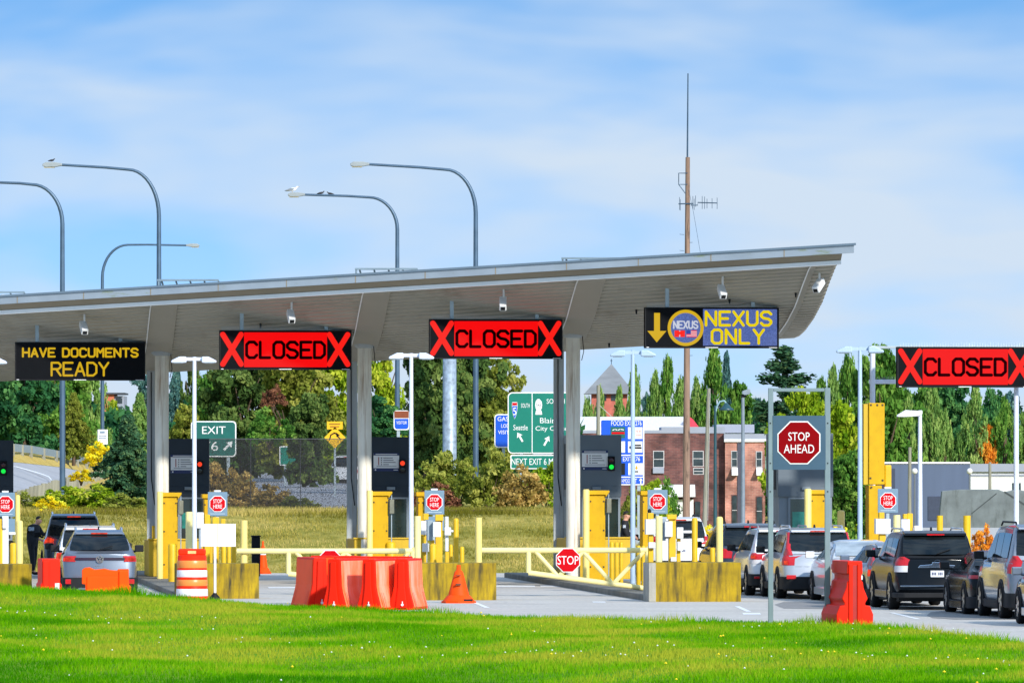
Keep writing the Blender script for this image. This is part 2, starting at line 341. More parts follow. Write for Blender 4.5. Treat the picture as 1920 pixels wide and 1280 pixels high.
# lawn in front
LE = [(-900, 84, 1065), (-200, 84, 1090), (0, 84, 1099), (250, 84, 1112), (500, 85, 1134), (700, 86, 1143), (960, 87.2, 1156), (1200, 89, 1165), (1460, 90.6, 1169), (1640, 92, 1175), (1760, 96, 1188), (1920, 103, 1210), (2300, 122, 1268), (3200, 170, 1400)]
EX = [(p - 960) / s for p, s, y in LE]; ED = [F / s for p, s, y in LE]; EZ = [max(.03, zat(y, s)) for p, s, y in LE]
def lawn(X, D):
    de = interp(X, EX, ED); ze = interp(X, EX, EZ)
    v = min(1, max(0, (de - D) / 70))
    z = ze + (.16 - ze) * v ** .8 + .05 * math.sin(X * .5 + D * .11) * min(1, v * 6) + .03 * math.sin(D * .35 + X * .9) * min(1, v * 6)
    return z
rows = []
for v in [-.02] + list(np.linspace(0, 1, 60) ** 1.3):
    row = []
    for X in np.linspace(-45, 60, 106):
        de = interp(X, EX, ED)
        if v < 0: row.append((X, de + .8, -.08))
        else:
            D = de + (6 - de) * v; row.append((X, D, lawn(X, D)))
    rows.append(row)
structure(grid_mesh('lawn', rows[::-1], LAWNM))

def vnoise(x, y, seed, n=5):
    r = np.random.RandomState(seed); o = np.zeros_like(x)
    for k in range(n):
        a = r.uniform(0, 6.28); f = r.uniform(.5, 1.6) * (1.6 ** k) * .35; ph = r.uniform(0, 6.28)
        o += np.sin((x * math.cos(a) + y * math.sin(a) * 1.0) * f + ph) / (1.25 ** k)
    return o / 2.2

def blades(name, X, D, Z, hgt, wid, tone, mat, seed):
    r = np.random.RandomState(seed); n = len(X)
    a = r.uniform(0, math.pi, n); dx = np.cos(a) * wid / 2; dy = np.sin(a) * wid / 2
    lx = r.normal(0, .35, n) * hgt; ly = r.normal(0, .35, n) * hgt
    V = np.zeros((n, 3, 3), np.float32)
    V[:, 0] = np.stack([X - dx, D - dy, Z - .01], -1); V[:, 1] = np.stack([X + dx, D + dy, Z - .01], -1)
    V[:, 2] = np.stack([X + lx, D + ly, Z + hgt], -1)
    return stuff(soup(name, V, 3, mat, tone))
GRASSM = leafmat('lawn_grass_blades', lin(58, 130, 0), lin(112, 176, 0), lin(178, 182, 50), .4)
r = np.random.RandomState(5); n = 420000
D = np.sqrt(r.uniform(84.0 ** 2, 161.0 ** 2, n)); X = r.uniform(-1, 1, n) * (D * .0711 + 4.5)
de = np.interp(X, EX, ED); ok = D < de + .12; X, D = X[ok], D[ok]; de = de[ok]
ze = np.interp(X, EX, EZ); v = np.clip((de - D) / 70, 0, 1)
Z = ze + (.16 - ze) * v ** .8 + .05 * np.sin(X * .5 + D * .11) * np.minimum(1, v * 6) + .03 * np.sin(D * .35 + X * .9) * np.minimum(1, v * 6)
pn = vnoise(X * .9, D * .38, 11) ; fine = vnoise(X * 5, D * 2.2, 23)
tone = np.clip(.44 - .62 * pn + .14 * fine + .10 * np.sin(D * .55 + X * .12) + r.normal(0, .13, len(X)), 0, 1)
tuft = np.clip(fine, 0, 1)
hg = r.uniform(.035, .075, len(X)) * (1 + .9 * tuft) * (1 + 1.1 * (de - D < 1.2) * np.clip(vnoise(X * 3, D, 77) + .3, 0, 1))
blades('grass', X, D, Z, hg, r.uniform(.012, .022, len(X)), tone, GRASSM, 9)
# clover heads and a few dandelions
CLOV = M('clover_white', (.8, .82, .76), .8, var=.1); DAND = M('dandelion_yellow', lin(240, 210, 20), .8, var=.1)
def flowers(name, cnt, mat, seed, size, lo, hi):
    r = np.random.RandomState(seed); D = np.sqrt(r.uniform(90.0 ** 2, 158.0 ** 2, cnt * 5)); X = r.uniform(-1, 1, cnt * 5) * (D * .0711 + 1)
    pn = vnoise(X * .8, D * .6, seed + 40); q = np.argsort(-pn + r.uniform(0, 1.4, len(pn)))[:cnt]; X, D = X[q], D[q]
    vs = []
    for x, d in zip(X, D):
        if d > interp(x, EX, ED) - .3: continue
        z = lawn(x, d) + r.uniform(lo, hi); s = size * r.uniform(.6, 1.3)
        o = [(x, d, z + s), (x + s, d, z), (x, d + s, z), (x - s, d, z), (x, d - s, z), (x, d, z - s * .6)]
        for a, b in ((1, 2), (2, 3), (3, 4), (4, 1)): vs += [o[0], o[a], o[b], o[5], o[b], o[a]]
    stuff(soup(name, vs, 3, mat))
flowers('clover_flowers', 190, CLOV, 3, .015, .07, .11); flowers('dandelion_flowers', 60, DAND, 8, .022, .06, .11)
# grass on the bank
BANKM = leafmat('bank_grass_blades', lin(112, 110, 34), lin(172, 160, 74), lin(212, 192, 116), .35)
n = 70000; D = r.uniform(226.6, 241, n); X = r.uniform(-22, 5.2, n)
Z = np.array([land_z(a, b) for a, b in zip(X, D)])
tone = np.clip(.48 + .62 * vnoise(X * 1.3, D * 3.2, 31) + r.normal(0, .16, n), 0, 1)
blades('bank_grass', X, D, Z, r.uniform(.05, .12, n) * (1 + (D > 236.4) * 1.2), r.uniform(.02, .035, n), tone, BANKM, 19)

# painted marks and patches on the road
def gp(px, py, z=.004): return at(px, gs(py), z)
mb = MB()
def line(p, q, wpx=2.2):
    (x0, y0), (x1, y1) = p, q
    a, b = gp(x0, y0), gp(x1, y1); d = (b - a); d.z = 0; d.normalize(); nrm_ = Vector((-d.y, d.x, 0)) * .06
    mb.add([a - nrm_, b - nrm_, b + nrm_, a + nrm_], [(0, 1, 2, 3)])
for p, q in [((1382, 1136), (1404, 1146)), ((890, 1129), (914, 1139)), ((1672, 1148), (1722, 1160)), ((1760, 1148), (1790, 1156))]: line(p, q)
def bar(x0, x1, y, dy=1.6):
    mb.add([gp(x0, y + dy), gp(x1, y + dy), gp(x1 - 2, y - dy), gp(x0 - 2, y - dy)], [(0, 1, 2, 3)])
bar(905, 1004, 1098.5); bar(1014, 1064, 1098); bar(504, 562, 1101, 1.3); bar(1394, 1427, 1150, 1.5); bar(1112, 1136, 1128, 1.0); bar(1560, 1600, 1152, 1.2)
structure(mb.build('road_markings', LINE))
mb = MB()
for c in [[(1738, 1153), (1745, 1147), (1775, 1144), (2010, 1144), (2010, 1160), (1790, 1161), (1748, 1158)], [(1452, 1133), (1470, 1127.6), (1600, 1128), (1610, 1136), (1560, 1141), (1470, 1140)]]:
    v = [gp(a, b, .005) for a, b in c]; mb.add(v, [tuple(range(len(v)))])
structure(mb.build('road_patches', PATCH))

# cracks and tar seams
mb = MB(); cr = random.Random(4)
for k in range(16):
    x = cr.uniform(480, 1900); y = cr.uniform(1088, 1165); pts = [(x, y)]
    for j in range(7): x += cr.uniform(4, 26) * (1 if k % 2 else -1); y += cr.uniform(-1.2, 1.6); pts.append((x, y))
    for (x0, y0), (x1, y1) in zip(pts[:-1], pts[1:]):
        p, q = gp(x0, y0, .006), gp(x1, y1, .006); mb.add([p, q, q + Vector((.0, .07, 0)), p + Vector((0, .07, 0))], [(0, 1, 2, 3)])
structure(mb.build('road_cracks', PATCH))
# traffic islands: long kerbed strips along the lanes.  front-left corner (px at scale)
ISL = [(-115, 74.2), (330, 75.1), (779, 76.0), (1217, 76.9), (1609, 73.5)]
for i, (px, s) in enumerate(ISL):
    o = at(px, s); mb = MB()
    wd, ln = (2.3, 41) if i == 4 else (1.9, 41)
    o = o + LN * .5 + LX * (.0 if i != 3 else .04)
    def q(u, v_): return (o + LX * u + LN * v_)
    pl = [q(0.0, 0), q(wd, 0), q(wd, ln), q(0.0, ln)]
    mb.prism([(v_.x, v_.y) for v_ in pl], -.02, .15, axis='z')
    structure(mb.build('island_kerb', KERB, bevel=.03))
# ---------------------------------------------------------------- canopy over the booths
FASC = M('grey_metal_fascia', lin(158, 170, 180), .45, metal=.15, var=.1, scale=1.2, streak=lin(128, 138, 60), streak_amt=.8, streak_scale=(.8, .8, 4), streak_lo=.60, streak_hi=.70)
RECESS = M('brown_recess_panel', lin(150, 138, 118), .6, var=.08, scale=1)
TRIM = M('white_metal_trim', lin(240, 242, 242), .4, var=.05, scale=1)
SOFF = M('beige_ribbed_soffit', lin(166, 161, 148), .5, metal=.0, var=.1, scale=.6, streak=lin(120, 106, 84), streak_amt=.45, streak_scale=(.9, .25, 2), streak_lo=.55, streak_hi=.72)
COLM = M('rust_stained_column', lin(232, 228, 214), .6, var=.07, scale=2, streak=lin(140, 98, 44), streak_amt=.75, streak_scale=(7, 7, .35), streak_lo=.52, streak_hi=.7)
COLG = M('grey_steel_column', lin(168, 176, 180), .55, var=.08, scale=2, streak=lin(125, 112, 80), streak_amt=.5, streak_scale=(7, 7, .35), streak_lo=.56, streak_hi=.72)
PL = Vector((-960 / 65.4, F / 65.4, 0)); PR = Vector((642 / 69.5, F / 69.5, 0))
ROWV = PR - PL; ROWL = ROWV.length; RISE = 1.10
canopy = thing('canopy', 'long grey roof on columns over the inspection booths, rising to the right', 'canopy', (PR.x, PR.y, 0))
def cp(t, d, z):                                    # t along the row (0..1), d depth behind the fascia line
    p = PL + ROWV * t + LN * d; return Vector((p.x, p.y, z + (t - 1) * RISE)) - Vector((PR.x, PR.y, 0))
def td(X, Y):                                       # world -> (t, d)
    m = Matrix(((ROWV.x, LN.x), (ROWV.y, LN.y))); v = m.inverted() @ Vector((X - PL.x, Y - PL.y)); return v.x, v.y
SP = [(-.5, 8.83), (0, 8.74), (1.36, 8.33), (2.85, 7.83), (4.7, 7.42), (6.55, 7.13), (7.9, 7.0), (9, 6.97)]
def row_scale(px, d):                                # scale of a photo column px at depth d behind the fascia line
    k = (px - 960) / F; p0 = PL + LN * d; t = (k * p0.y - p0.x) / (ROWV.x - k * ROWV.y); return F / (p0.y + ROWV.y * t)
def sofz(d): return interp(d, [a for a, b in SP], [b for a, b in SP])
def loft(mb, prof, t0, t1, n=1, closed=True):
    k = len(prof)
    for j in range(n):
        a, b = t0 + (t1 - t0) * j / n, t0 + (t1 - t0) * (j + 1) / n
        vs = [cp(a, d, z) for d, z in prof] + [cp(b, d, z) for d, z in prof]
        fs = [(i, (i + 1) % k, (i + 1) % k + k, i + k) for i in range(k if closed else k - 1)]
        mb.add(vs, fs)
    if closed:
        mb.add([cp(t0, d, z) for d, z in prof], [tuple(range(k))]); mb.add([cp(t1, d, z) for d, z in prof], [tuple(range(k))])
T0, T1 = -.42, .994
mb = MB(); loft(mb, [(-1.0, 9.05), (-1.0, 9.25), (-.8, 9.25), (-.8, 9.05)], T0, T1); fa = mb.build('fascia', FASC, canopy)
for k in range(12): t = .02 + k * .0815; mb = MB(); loft(mb, [(-1.006, 9.055), (-1.006, 9.245), (-1.001, 9.245), (-1.001, 9.055)], t, t + .0012); mb.build('panel_joint', RECESS, fa)
mb = MB(); loft(mb, [(-1.04, 9.252), (-1.04, 9.31), (8.9, 9.36), (8.9, 9.252)], T0, T1 + .002); mb.build('roof', M('roof_metal', lin(120, 138, 152), .4, metal=.3, var=.1, scale=1), canopy)
mb = MB(); loft(mb, [(-.82, 9.045), (-.58, 8.875), (-.52, 8.95), (-.79, 9.12)], T0, T1 - .012); mb.build('recess_panel', RECESS, canopy)
mb = MB(); loft(mb, [(-.62, 8.765), (-.62, 8.88), (-.48, 8.88), (-.48, 8.765)], T0, T1 - .012); mb.build('trim_strip', TRIM, canopy)
# ribbed underside
rib = []; d = -.47
while d < 9:
    z = sofz(d); rib += [(d, z), (d + .17, sofz(d + .17) + .0), (d + .19, sofz(d + .19) + .05), (d + .27, sofz(d + .27) + .05)]; d += .29
rib = [r_ for r_ in rib if r_[0] < 9.0] + [(9.02, 6.97), (9.02, 9.24), (-.47, 9.24)]
mb = MB(); loft(mb, rib, T0, T1 - .014); mb.build('soffit', SOFF, canopy)
BEAM = M('smooth_soffit_band', lin(160, 155, 142), .5, var=.05, scale=.7)
for px, s in [(-105, 64.0), (297, 64.8), (684, 65.6), (1075, 66.5), (1478, 67.5)]:
    p = at(px, s); t, d = td(p.x, p.y)
    if t > .99: continue
    mb = MB(); pr_ = [(x, sofz(x) - .03) for x in np.linspace(-.45, 8.95, 20)] + [(x, sofz(x) + .06) for x in np.linspace(8.95, -.45, 20)]
    wt = .016 if px < 1400 else .003
    loft(mb, pr_, t - wt, t + wt); mb.build('soffit_band', BEAM, canopy)
    mb = MB(); loft(mb, [(x, z - .025) for x, z in pr_[:20]] + [(x, z - .005) for x, z in pr_[:20]][::-1], t - wt - .0018, t - wt - .0004); mb.build('panel_seam', TRIM, canopy)
O = Vector((PR.x, PR.y, 0))
for k, (xr, xf, s) in enumerate([(-92, -110, 64.0), (303.5, 285.5, 64.8), (683.5, 660, 65.6), (1074.5, 1047.5, 66.5)]):
    for nm, px, ss, rad in (('column', xr, s, .2), ('column', xf, s * .985, .15)):
        p = at(px, ss); t, d = td(p.x, p.y); top = sofz(d) + (t - 1) * RISE + .04; mb = MB(); q = p - O
        if rad == .2:
            mb.lathe([(.2, .1), (.2, top)], 24); c = mb.build(nm, COLM, canopy, loc=q)
            m2 = MB(); m2.lathe([(.23, top - .12), (.34, top - .02), (.34, top + .02)], 20); m2.build('column_head', COLG, c)
            m2 = MB(); m2.tube([(.26, -.1, top - .06), (.30, -.14, top - .5), (.24, -.12, top - .75)], .012, 6); m2.build('cable', BLACK, c)
        else:
            mb.box(-.15, .15, -.17, .17, .1, top); c = mb.build(nm, COLG, canopy, loc=q, bevel=.015)
            m2 = MB(); m2.tube([(-.02, -.19, top - .1), (-.02, -.19, 3.0), (.08, -.19, 2.2)], .014, 6); m2.build('cable', BLACK, c)
# sprinkler heads under the soffit
for px, d in [(28, 4.2), (404, 2.0), (400, 6.5), (794, 3.0), (780, 7.6), (1196, 2.6), (1173, 7.0), (1382, 2.2), (1513, 2.0), (1505, 6.0), (24, 7.6)]:
    t = (px + 170) / 1780; z = sofz(d); mb = MB(); q = cp(t, d, z)
    mb.tube([(0, 0, .02), (0, 0, -.12)], [.035, .02], 8); mb.build('sprinkler', BLACK, canopy, loc=q)

# guard frames lying on the roof
RACK = M('roof_frame_steel', lin(120, 140, 152), .5, metal=.2, var=.1)
for px0, px1, yt, s, lb in [(-66, 46, 546, 62.6, 'at the left photo edge beside a small dome'), (297, 410, 523.5, 63.3, 'beside the lamp with a bird on its head'), (668, 783, 502.5, 64.0, 'between the two pole lamps in the middle'), (1055, 1171, 482.5, 64.9, 'closest to the antenna pole')]:
    p = at(px0, s); t, d = td(p.x, p.y); zt = zat(yt, s)
    rk = thing('roof_rail_frame', 'low steel rail frame on the roof, ' + lb, 'rail frame', (p.x, p.y, 0), group='rail frames on the canopy roof')
    wd = (px1 - px0) / s; zb = 9.33 + (t - 1) * RISE
    mb = MB(); mb.box(-.04, wd, -.05, .05, zt - .055, zt); mb.build('top_rail', RACK, rk)
    for j in range(5):
        x = j * wd / 4.25; m2 = MB(); m2.tube([(x + .10, 0, zt - .05), (x + .2, .5, zb - .02)], .028, 6); m2.build('strut', RACK, rk)
    m2 = MB(); m2.tube([(0, 0, zt - .05), (0, 0, zb - .04)], .03, 6); m2.build('post', RACK, rk)
    m2 = MB(); m2.box(-.04, wd, .45, .55, zb - .06, zb + .0); m2.build('base_rail', RACK, rk)
p = at(6, 62.6); t, d = td(p.x, p.y); zb = 9.33 + (t - 1) * RISE
dm = MB(); dm.lathe([(.42, zb - .02), (.42, zb + .02), (.36, zb + .12), (.2, zb + .2), (.02, zb + .24)], 18)
tag(dm.build('roof_dome', M('white_dome', (.8, .82, .86), .4), loc=(p.x, p.y, 0)), 'small white dome on the canopy roof at the far left', 'roof vent')

# cameras hanging under the front trim
for px, y0, y1, s, tilt, lb in [(157, 587, 622, 66.0, .25, 'above the sign asking for documents'), (545.5, 565, 601, 66.8, .2, 'above the leftmost red closed sign'), (943, 541, 577, 67.6, 0, 'above the middle closed sign, seen end on'), (1353.5, 518, 555, 68.5, .2, 'above the sign with the yellow arrow'), (1535, 507, 543, 69.0, .45, 'near the right end of the canopy')]:
    s = row_scale(px, .35 if px < 1500 else .5); p = at(px, s); t, d = td(p.x, p.y); ztop = sofz(max(.1, d)) + (t - 1) * RISE
    zb = zat(y1, s); zm = zat(y0 + (y1 - y0) * .45, s)
    cmr = thing('security_camera', 'white security camera under the canopy, ' + lb, 'security camera', (p.x, p.y, 0), group='cameras under the canopy')
    mb = MB(); mb.tube([(0.02, 0, ztop + .1), (0.02, 0, zm)], .03, 8); mb.build('drop_pipe', WHITEBOX, cmr)
    mb = MB(); mb.box(-.1, .1, -.25, .22, -.1, .1); o = mb.build('housing', WHITEBOX, cmr, bevel=.03, loc=(0, -.05, (zb + zm) / 2 - .02)); o.rotation_euler = (.62, 0, tilt if px < 1500 else -.5)
    m2 = MB(); m2.box(-.06, .06, -.262, -.252, -.06, .04); m2.build('lens_window', BLACK, o)

# lit lane signs
def spikes(mb, x0, x1, z0, z1, y, n=90):
    for k in range(n):
        x = x0 + (x1 - x0) * (k + .5) / n; mb.add([(x - .004, y, z0), (x + .004, y, z0), (x, y + .03 * ((k % 3) - 1), z1)], [(0, 1, 2)]); 
def led_sign(px0, px1, y0, y1, s, label, hang=True, kind='closed'):
    xm = (px0 + px1) / 2
    if hang: s = row_scale(xm, 1.7)
    p = at(xm, s); wd = (px1 - px0) / s / math.cos(HEAD); zb, zt = zat(y1, s), zat(y0, s); hgt = zt - zb
    sg = thing('lane_sign', label, 'lane sign', (p.x, p.y, 0), HEAD, group='lit signs above the lanes')
    x0, x1 = -wd / 2, wd / 2
    mb = MB(); mb.box(x0, x1, 0, .32, zb, zt); mb.build('housing', LEDBLK, sg, bevel=.01)
    mb = MB(); f = .03
    for a, b, c, e in ((x0, x1, zb, zb + f), (x0, x1, zt - f, zt), (x0, x0 + f, zb + f, zt - f), (x1 - f, x1, zb + f, zt - f)): mb.box(a, b, -.012, .0, c, e)
    mb.build('bezel', BLACK, sg)
    fx = lambda u: x0 + wd * u
    fz = lambda v_: zb + hgt * v_
    if kind == 'closed':
        mb = MB(); mb.box(fx(.186), fx(.814), -.008, -.001, fz(.065), fz(.945)); mb.build('red_screen', LEDRED, sg)
        mb = MB(); led_text(mb, 'CLOSED', fx(.205), fx(.795), fz(.305), fz(.70), .085, -.016, -.009, 1.35); mb.build('lettering', M('led_unlit_letters', (.012, .0, .001), .9, var=0, spec=.02), sg)
        for u0, u1 in ((.025, .163), (.832, .97)):
            mb = MB(); mb.stroke([(fx(u0), fz(.14)), (fx(u1), fz(.89))], .155, -.016, -.009); mb.stroke([(fx(u0), fz(.89)), (fx(u1), fz(.14))], .155, -.021, -.0165); mb.build('red_cross', LEDX, sg)
    elif kind == 'docs':
        mb = MB(); led_text(mb, 'HAVE', fx(.06), fx(.304), fz(.62), fz(.83), .056, -.012, -.004, 1.6); mb.build('lettering', LEDAMB, sg)
        mb = MB(); led_text(mb, 'DOCUMENTS', fx(.367), fx(.94), fz(.62), fz(.83), .056, -.012, -.004, 1.6); mb.build('lettering', LEDAMB, sg)
        mb = MB(); led_text(mb, 'READY', fx(.28), fx(.715), fz(.13), fz(.46), .058, -.012, -.004, 1.3); mb.build('lettering', LEDAMB, sg)
    else:
        bl = M('led_blue_grey', lin(104, 128, 205), .6, emit=.62, var=.35, scale=40)
        mb = MB(); mb.box(fx(.433), fx(.985), -.008, -.001, fz(.06), fz(.955)); mb.build('blue_screen', bl, sg)
        mb = MB(); led_text(mb, 'NEXUS', fx(.455), fx(.94), fz(.56), fz(.89), .075, -.018, -.009, 1.6); mb.build('lettering', M('led_yellow', (1, .78, .0), .6, emit=.8, var=.1, scale=30), sg)
        mb = MB(); led_text(mb, 'ONLY', fx(.50), fx(.885), fz(.12), fz(.45), .075, -.018, -.009, 1.7); mb.build('lettering', MATS['led_yellow'], sg)
        mb = MB(); mb.prism([(fx(.068), fz(.86)), (fx(.068), fz(.42)), (fx(.018), fz(.42)), (fx(.088), fz(.14)), (fx(.16), fz(.42)), (fx(.112), fz(.42)), (fx(.112), fz(.86))][::-1], -.012, -.004); mb.build('down_arrow', LEDAMB, sg)
        cx, cz, ro = fx(.303), fz(.495), hgt * .445
        mb = MB(); nn = 48
        for k in range(nn):
            a, b = 2 * math.pi * k / nn, 2 * math.pi * (k + 1) / nn
            mb.prism([(cx + ro * math.cos(a), cz + ro * math.sin(a)), (cx + ro * math.cos(b), cz + ro * math.sin(b)), (cx + ro * .82 * math.cos(b), cz + ro * .82 * math.sin(b)), (cx + ro * .82 * math.cos(a), cz + ro * .82 * math.sin(a))], -.018, -.009)
        mb.build('ring', LEDAMB, sg)
        mb = MB(); mb.prism([(cx + ro * .83 * math.cos(2 * math.pi * k / nn), cz + ro * .83 * math.sin(2 * math.pi * k / nn)) for k in range(nn)], -.014, -.004); ds_ = mb.build('disc', bl, sg)
        mb = MB(); led_text(mb, 'NEXUS', cx - ro * .66, cx + ro * .66, cz - ro * .02, cz + ro * .36, .04, -.024, -.015, 1.5); mb.build('lettering', LEDWHITE, sg)
        fl = ro * .62
        mb = MB(); mb.box(cx - fl, cx - .02, -.020, -.015, cz - ro * .5, cz - ro * .14); fo = mb.build('flag', LEDWHITE, sg)
        m2 = MB(); m2.box(cx - fl, cx - fl + .13, -.026, -.021, cz - ro * .5, cz - ro * .14); m2.box(cx - .15, cx - .02, -.026, -.021, cz - ro * .5, cz - ro * .14)
        lc = cx - fl / 2 - .01; lz = cz - ro * .32; q = .07
        m2.prism([(lc, lz + q), (lc - q * .35, lz + q * .5), (lc - q, lz + q * .4), (lc - q * .6, lz - q * .3), (lc - q * .1, lz - q * .3), (lc, lz - q), (lc + q * .1, lz - q * .3), (lc + q * .6, lz - q * .3), (lc + q, lz + q * .4), (lc + q * .35, lz + q * .5)], -.026, -.021)
        m2.build('flag_red', LEDX, fo)
        mb = MB(); mb.box(cx + .02, cx + fl, -.020, -.015, cz - ro * .5, cz - ro * .14); fo = mb.build('flag', LEDWHITE, sg)
        m2 = MB(); hh = ro * .36 / 7
        for k in (0, 2, 4, 6): m2.box(cx + .02 if k < 3 else cx + .02 + fl * .42, cx + fl, -.026, -.021, cz - ro * .5 + k * hh, cz - ro * .5 + (k + 1) * hh)
        m2.build('flag_red', LEDX, fo)
        m2 = MB(); m2.box(cx + .02, cx + .02 + fl * .4, -.025, -.0205, cz - ro * .5 + 3 * hh, cz - ro * .14); m2.build('flag_canton', M('led_blue', (.05, .1, .6), .6, emit=.6, var=0), fo)
    m2 = MB(); m2.box(fx(.45), fx(.545), -.019, -.013, zb + .006, zb + .026); m2.box(fx(.012), fx(.03), -.019, -.013, zb + .01, zb + .03); m2.box(fx(.925), fx(.985), -.019, -.013, zb + .008, zb + .022); m2.build('maker_plate', SIGNW, sg)
    m2 = MB(); spikes(m2, x0 + .05, x1 - .05, zt, zt + .16, .1, 150); m2.build('bird_spikes', GALV, sg)
    if hang:
        for u in (.17, .81):
            q = p + LX * (fx(u)); t, d = td(q.x, q.y); top = sofz(max(.1, d + .15)) + (t - 1) * RISE
            m2 = MB(); m2.box(fx(u) - .055, fx(u) + .055, .1, .2, zt, top + .1); m2.build('hanger', GALV, sg, bevel=.01)
    return sg
led_sign(29, 272, 641, 713, 65.0, 'black lit sign reading HAVE DOCUMENTS READY in yellow letters', kind='docs')
led_sign(412, 659, 619, 693, 65.8, 'red CLOSED sign nearest the documents sign, between two red crosses')
led_sign(805.5, 1055, 598, 672.5, 66.7, 'red CLOSED sign in the middle, between documents column and arrow sign, over second gate')
led_sign(1209, 1461, 576, 652.5, 67.6, 'lit sign reading NEXUS ONLY with yellow down arrow and ringed flags', kind='nexus')
led_sign(1682, 1938, 650, 726, 68.2, 'red CLOSED sign on a steel arm clear of the canopy, cut by the right edge', hang=False)
# ---------------------------------------------------------------- island furniture
IW = ['on the left edge island', 'on the striped drum island', 'on the big cone island', 'on the queue-side island', 'on the tall cabinet island']
IZ = .15
def isc(i, s): return s * 1.013 ** (i - 2)
class PX:
    """boxes given in photo pixels, turned into metres about a thing's own origin"""
    def __init__(s, th, px, sc_): s.t = th; s.px = px; s.s = sc_
    def x(s, px): return (px - s.px) / s.s
    def z(s, py): return zat(py, s.s)
    def box(s, mb, x0, x1, y0, y1, d0, d1): mb.box(s.x(x0), s.x(x1), d0, d1, s.z(y1), s.z(y0)); return mb

def bollard(i, x0, x1, ytop, sb, mat, look, where, z0=IZ, dome=True, grp='bollards on the booth islands'):
    s = isc(i, sb); p = at((x0 + x1) / 2, s); r = (x1 - x0) / 2 / s; zt = zat(ytop, s)
    mb = MB(); pf = [(r, z0 - .05), (r, zt - .06)]
    pf += [(r * .9, zt - .025), (r * .55, zt - .003), (.01, zt)] if dome else [(r, zt)]
    mb.lathe(pf, 18)
    o = mb.build('bollard', mat, loc=(p.x, p.y, 0)); tag(o, look + ' ' + where + ' ' + IW[i], 'bollard', grp); return o
B = bollard
B(0, -3, 5, 972, 73, YELLOW, 'tall yellow bollard', 'right at the photo edge')
B(0, 18, 32, 1017, 72, YELLOW, 'short yellow bollard with rounded top', 'beside the white reader post')
B(0, 30.5, 43, 975, 72.6, PALE, 'tall faded yellow bollard', 'at the block end')
B(0, 28.5, 38, 927, 66, PALE, 'very tall pale post', 'showing behind the stop here sign')
B(1, 310, 321, 960, 66, PALE, 'slim faded bollard', 'in front of the yellow cabinet')
B(1, 348, 361, 959, 70, CREAM, 'cream bollard with stained top', 'left of the white light pole', dome=False)
B(1, 315.5, 331, 1018, 69, YELLOW, 'short bright yellow bollard', 'just left of the drum')
B(1, 415, 424, 1022, 73, YELLOW, 'short yellow bollard', 'first of three right of the white board')
B(1, 424.6, 433, 1022, 73.2, YELLOW, 'short yellow bollard', 'middle of three right of the white board')
B(1, 433.8, 442.5, 1022, 73.4, YELLOW, 'short yellow bollard', 'last of three right of the white board')
B(1, 451, 464, 975, 73.6, PALE, 'tall faded yellow bollard', 'where the left gate latches', dome=False)
B(2, 709, 721, 958, 66, PALE, 'slim faded bollard', 'in front of the yellow cabinet')
B(2, 724, 742, 1015, 67, YELLOW, 'short wide yellow bollard', 'beside the booth window')
B(2, 777, 789, 967, 73, CREAM, 'cream bollard', 'at the left gate hinge', dome=False)
B(2, 850, 860, 971, 74, YELLOW, 'tall bright yellow bollard', 'straight above the cone')
B(2, 862, 870.5, 1024, 73, YELLOW, 'short yellow bollard', 'just right of the tall bright one')
B(2, 805, 819, 1019, 72.5, YELLOW, 'short wide yellow bollard', 'under the white reader boxes')
B(2, 842, 849, 1020, 72.8, YELLOW, 'short thin yellow bollard', 'under the small reader arm')
B(2, 891, 903.5, 970, 74.4, PALE, 'tall faded yellow bollard', 'at the right end of the block', dome=False)
B(3, 1122, 1133, 963, 66, PALE, 'slim faded bollard', 'in front of the yellow cabinet')
B(3, 1143, 1151, 1015, 67.5, YELLOW, 'short yellow bollard', 'leftmost of three below the booth window')
B(3, 1152, 1160, 1016, 67.7, YELLOW, 'short yellow bollard', 'middle of three below the booth window')
B(3, 1161, 1168.5, 1015, 67.9, YELLOW, 'short yellow bollard', 'rightmost of three below the booth window')
B(3, 1193, 1201.5, 1022, 69.5, YELLOW, 'short yellow bollard', 'just right of the light pole foot')
B(3, 1202.5, 1210, 1022, 69.9, YELLOW, 'short yellow bollard', 'between light pole foot and gate hinge')
B(3, 1229, 1242, 967, 73.5, CREAM, 'cream bollard with yellow stain', 'between the white reader boxes', dome=False)
B(3, 1297, 1308, 970, 74, YELLOW, 'tall bright yellow bollard', 'over the middle of the block')
B(3, 1331, 1341, 1026, 73.4, YELLOW, 'short yellow bollard', 'touching the tall faded one')
B(3, 1343, 1355.5, 968, 74.6, PALE, 'tall faded yellow bollard', 'near the block end')
B(4, 1570, 1584, 956, 66, PALE, 'faded yellow bollard', 'left of the white light pole')
B(4, 1675, 1688, 965, 72, CREAM, 'cream bollard', 'between two white reader boxes', dome=False)
B(4, 1756.5, 1768, 966, 72, YELLOW, 'bright yellow bollard', 'above the black waiting car roof', dome=False)
B(4, 1806, 1820, 966, 73, YELLOW, 'bright yellow bollard', 'above the black waiting car and rightmost', dome=False)

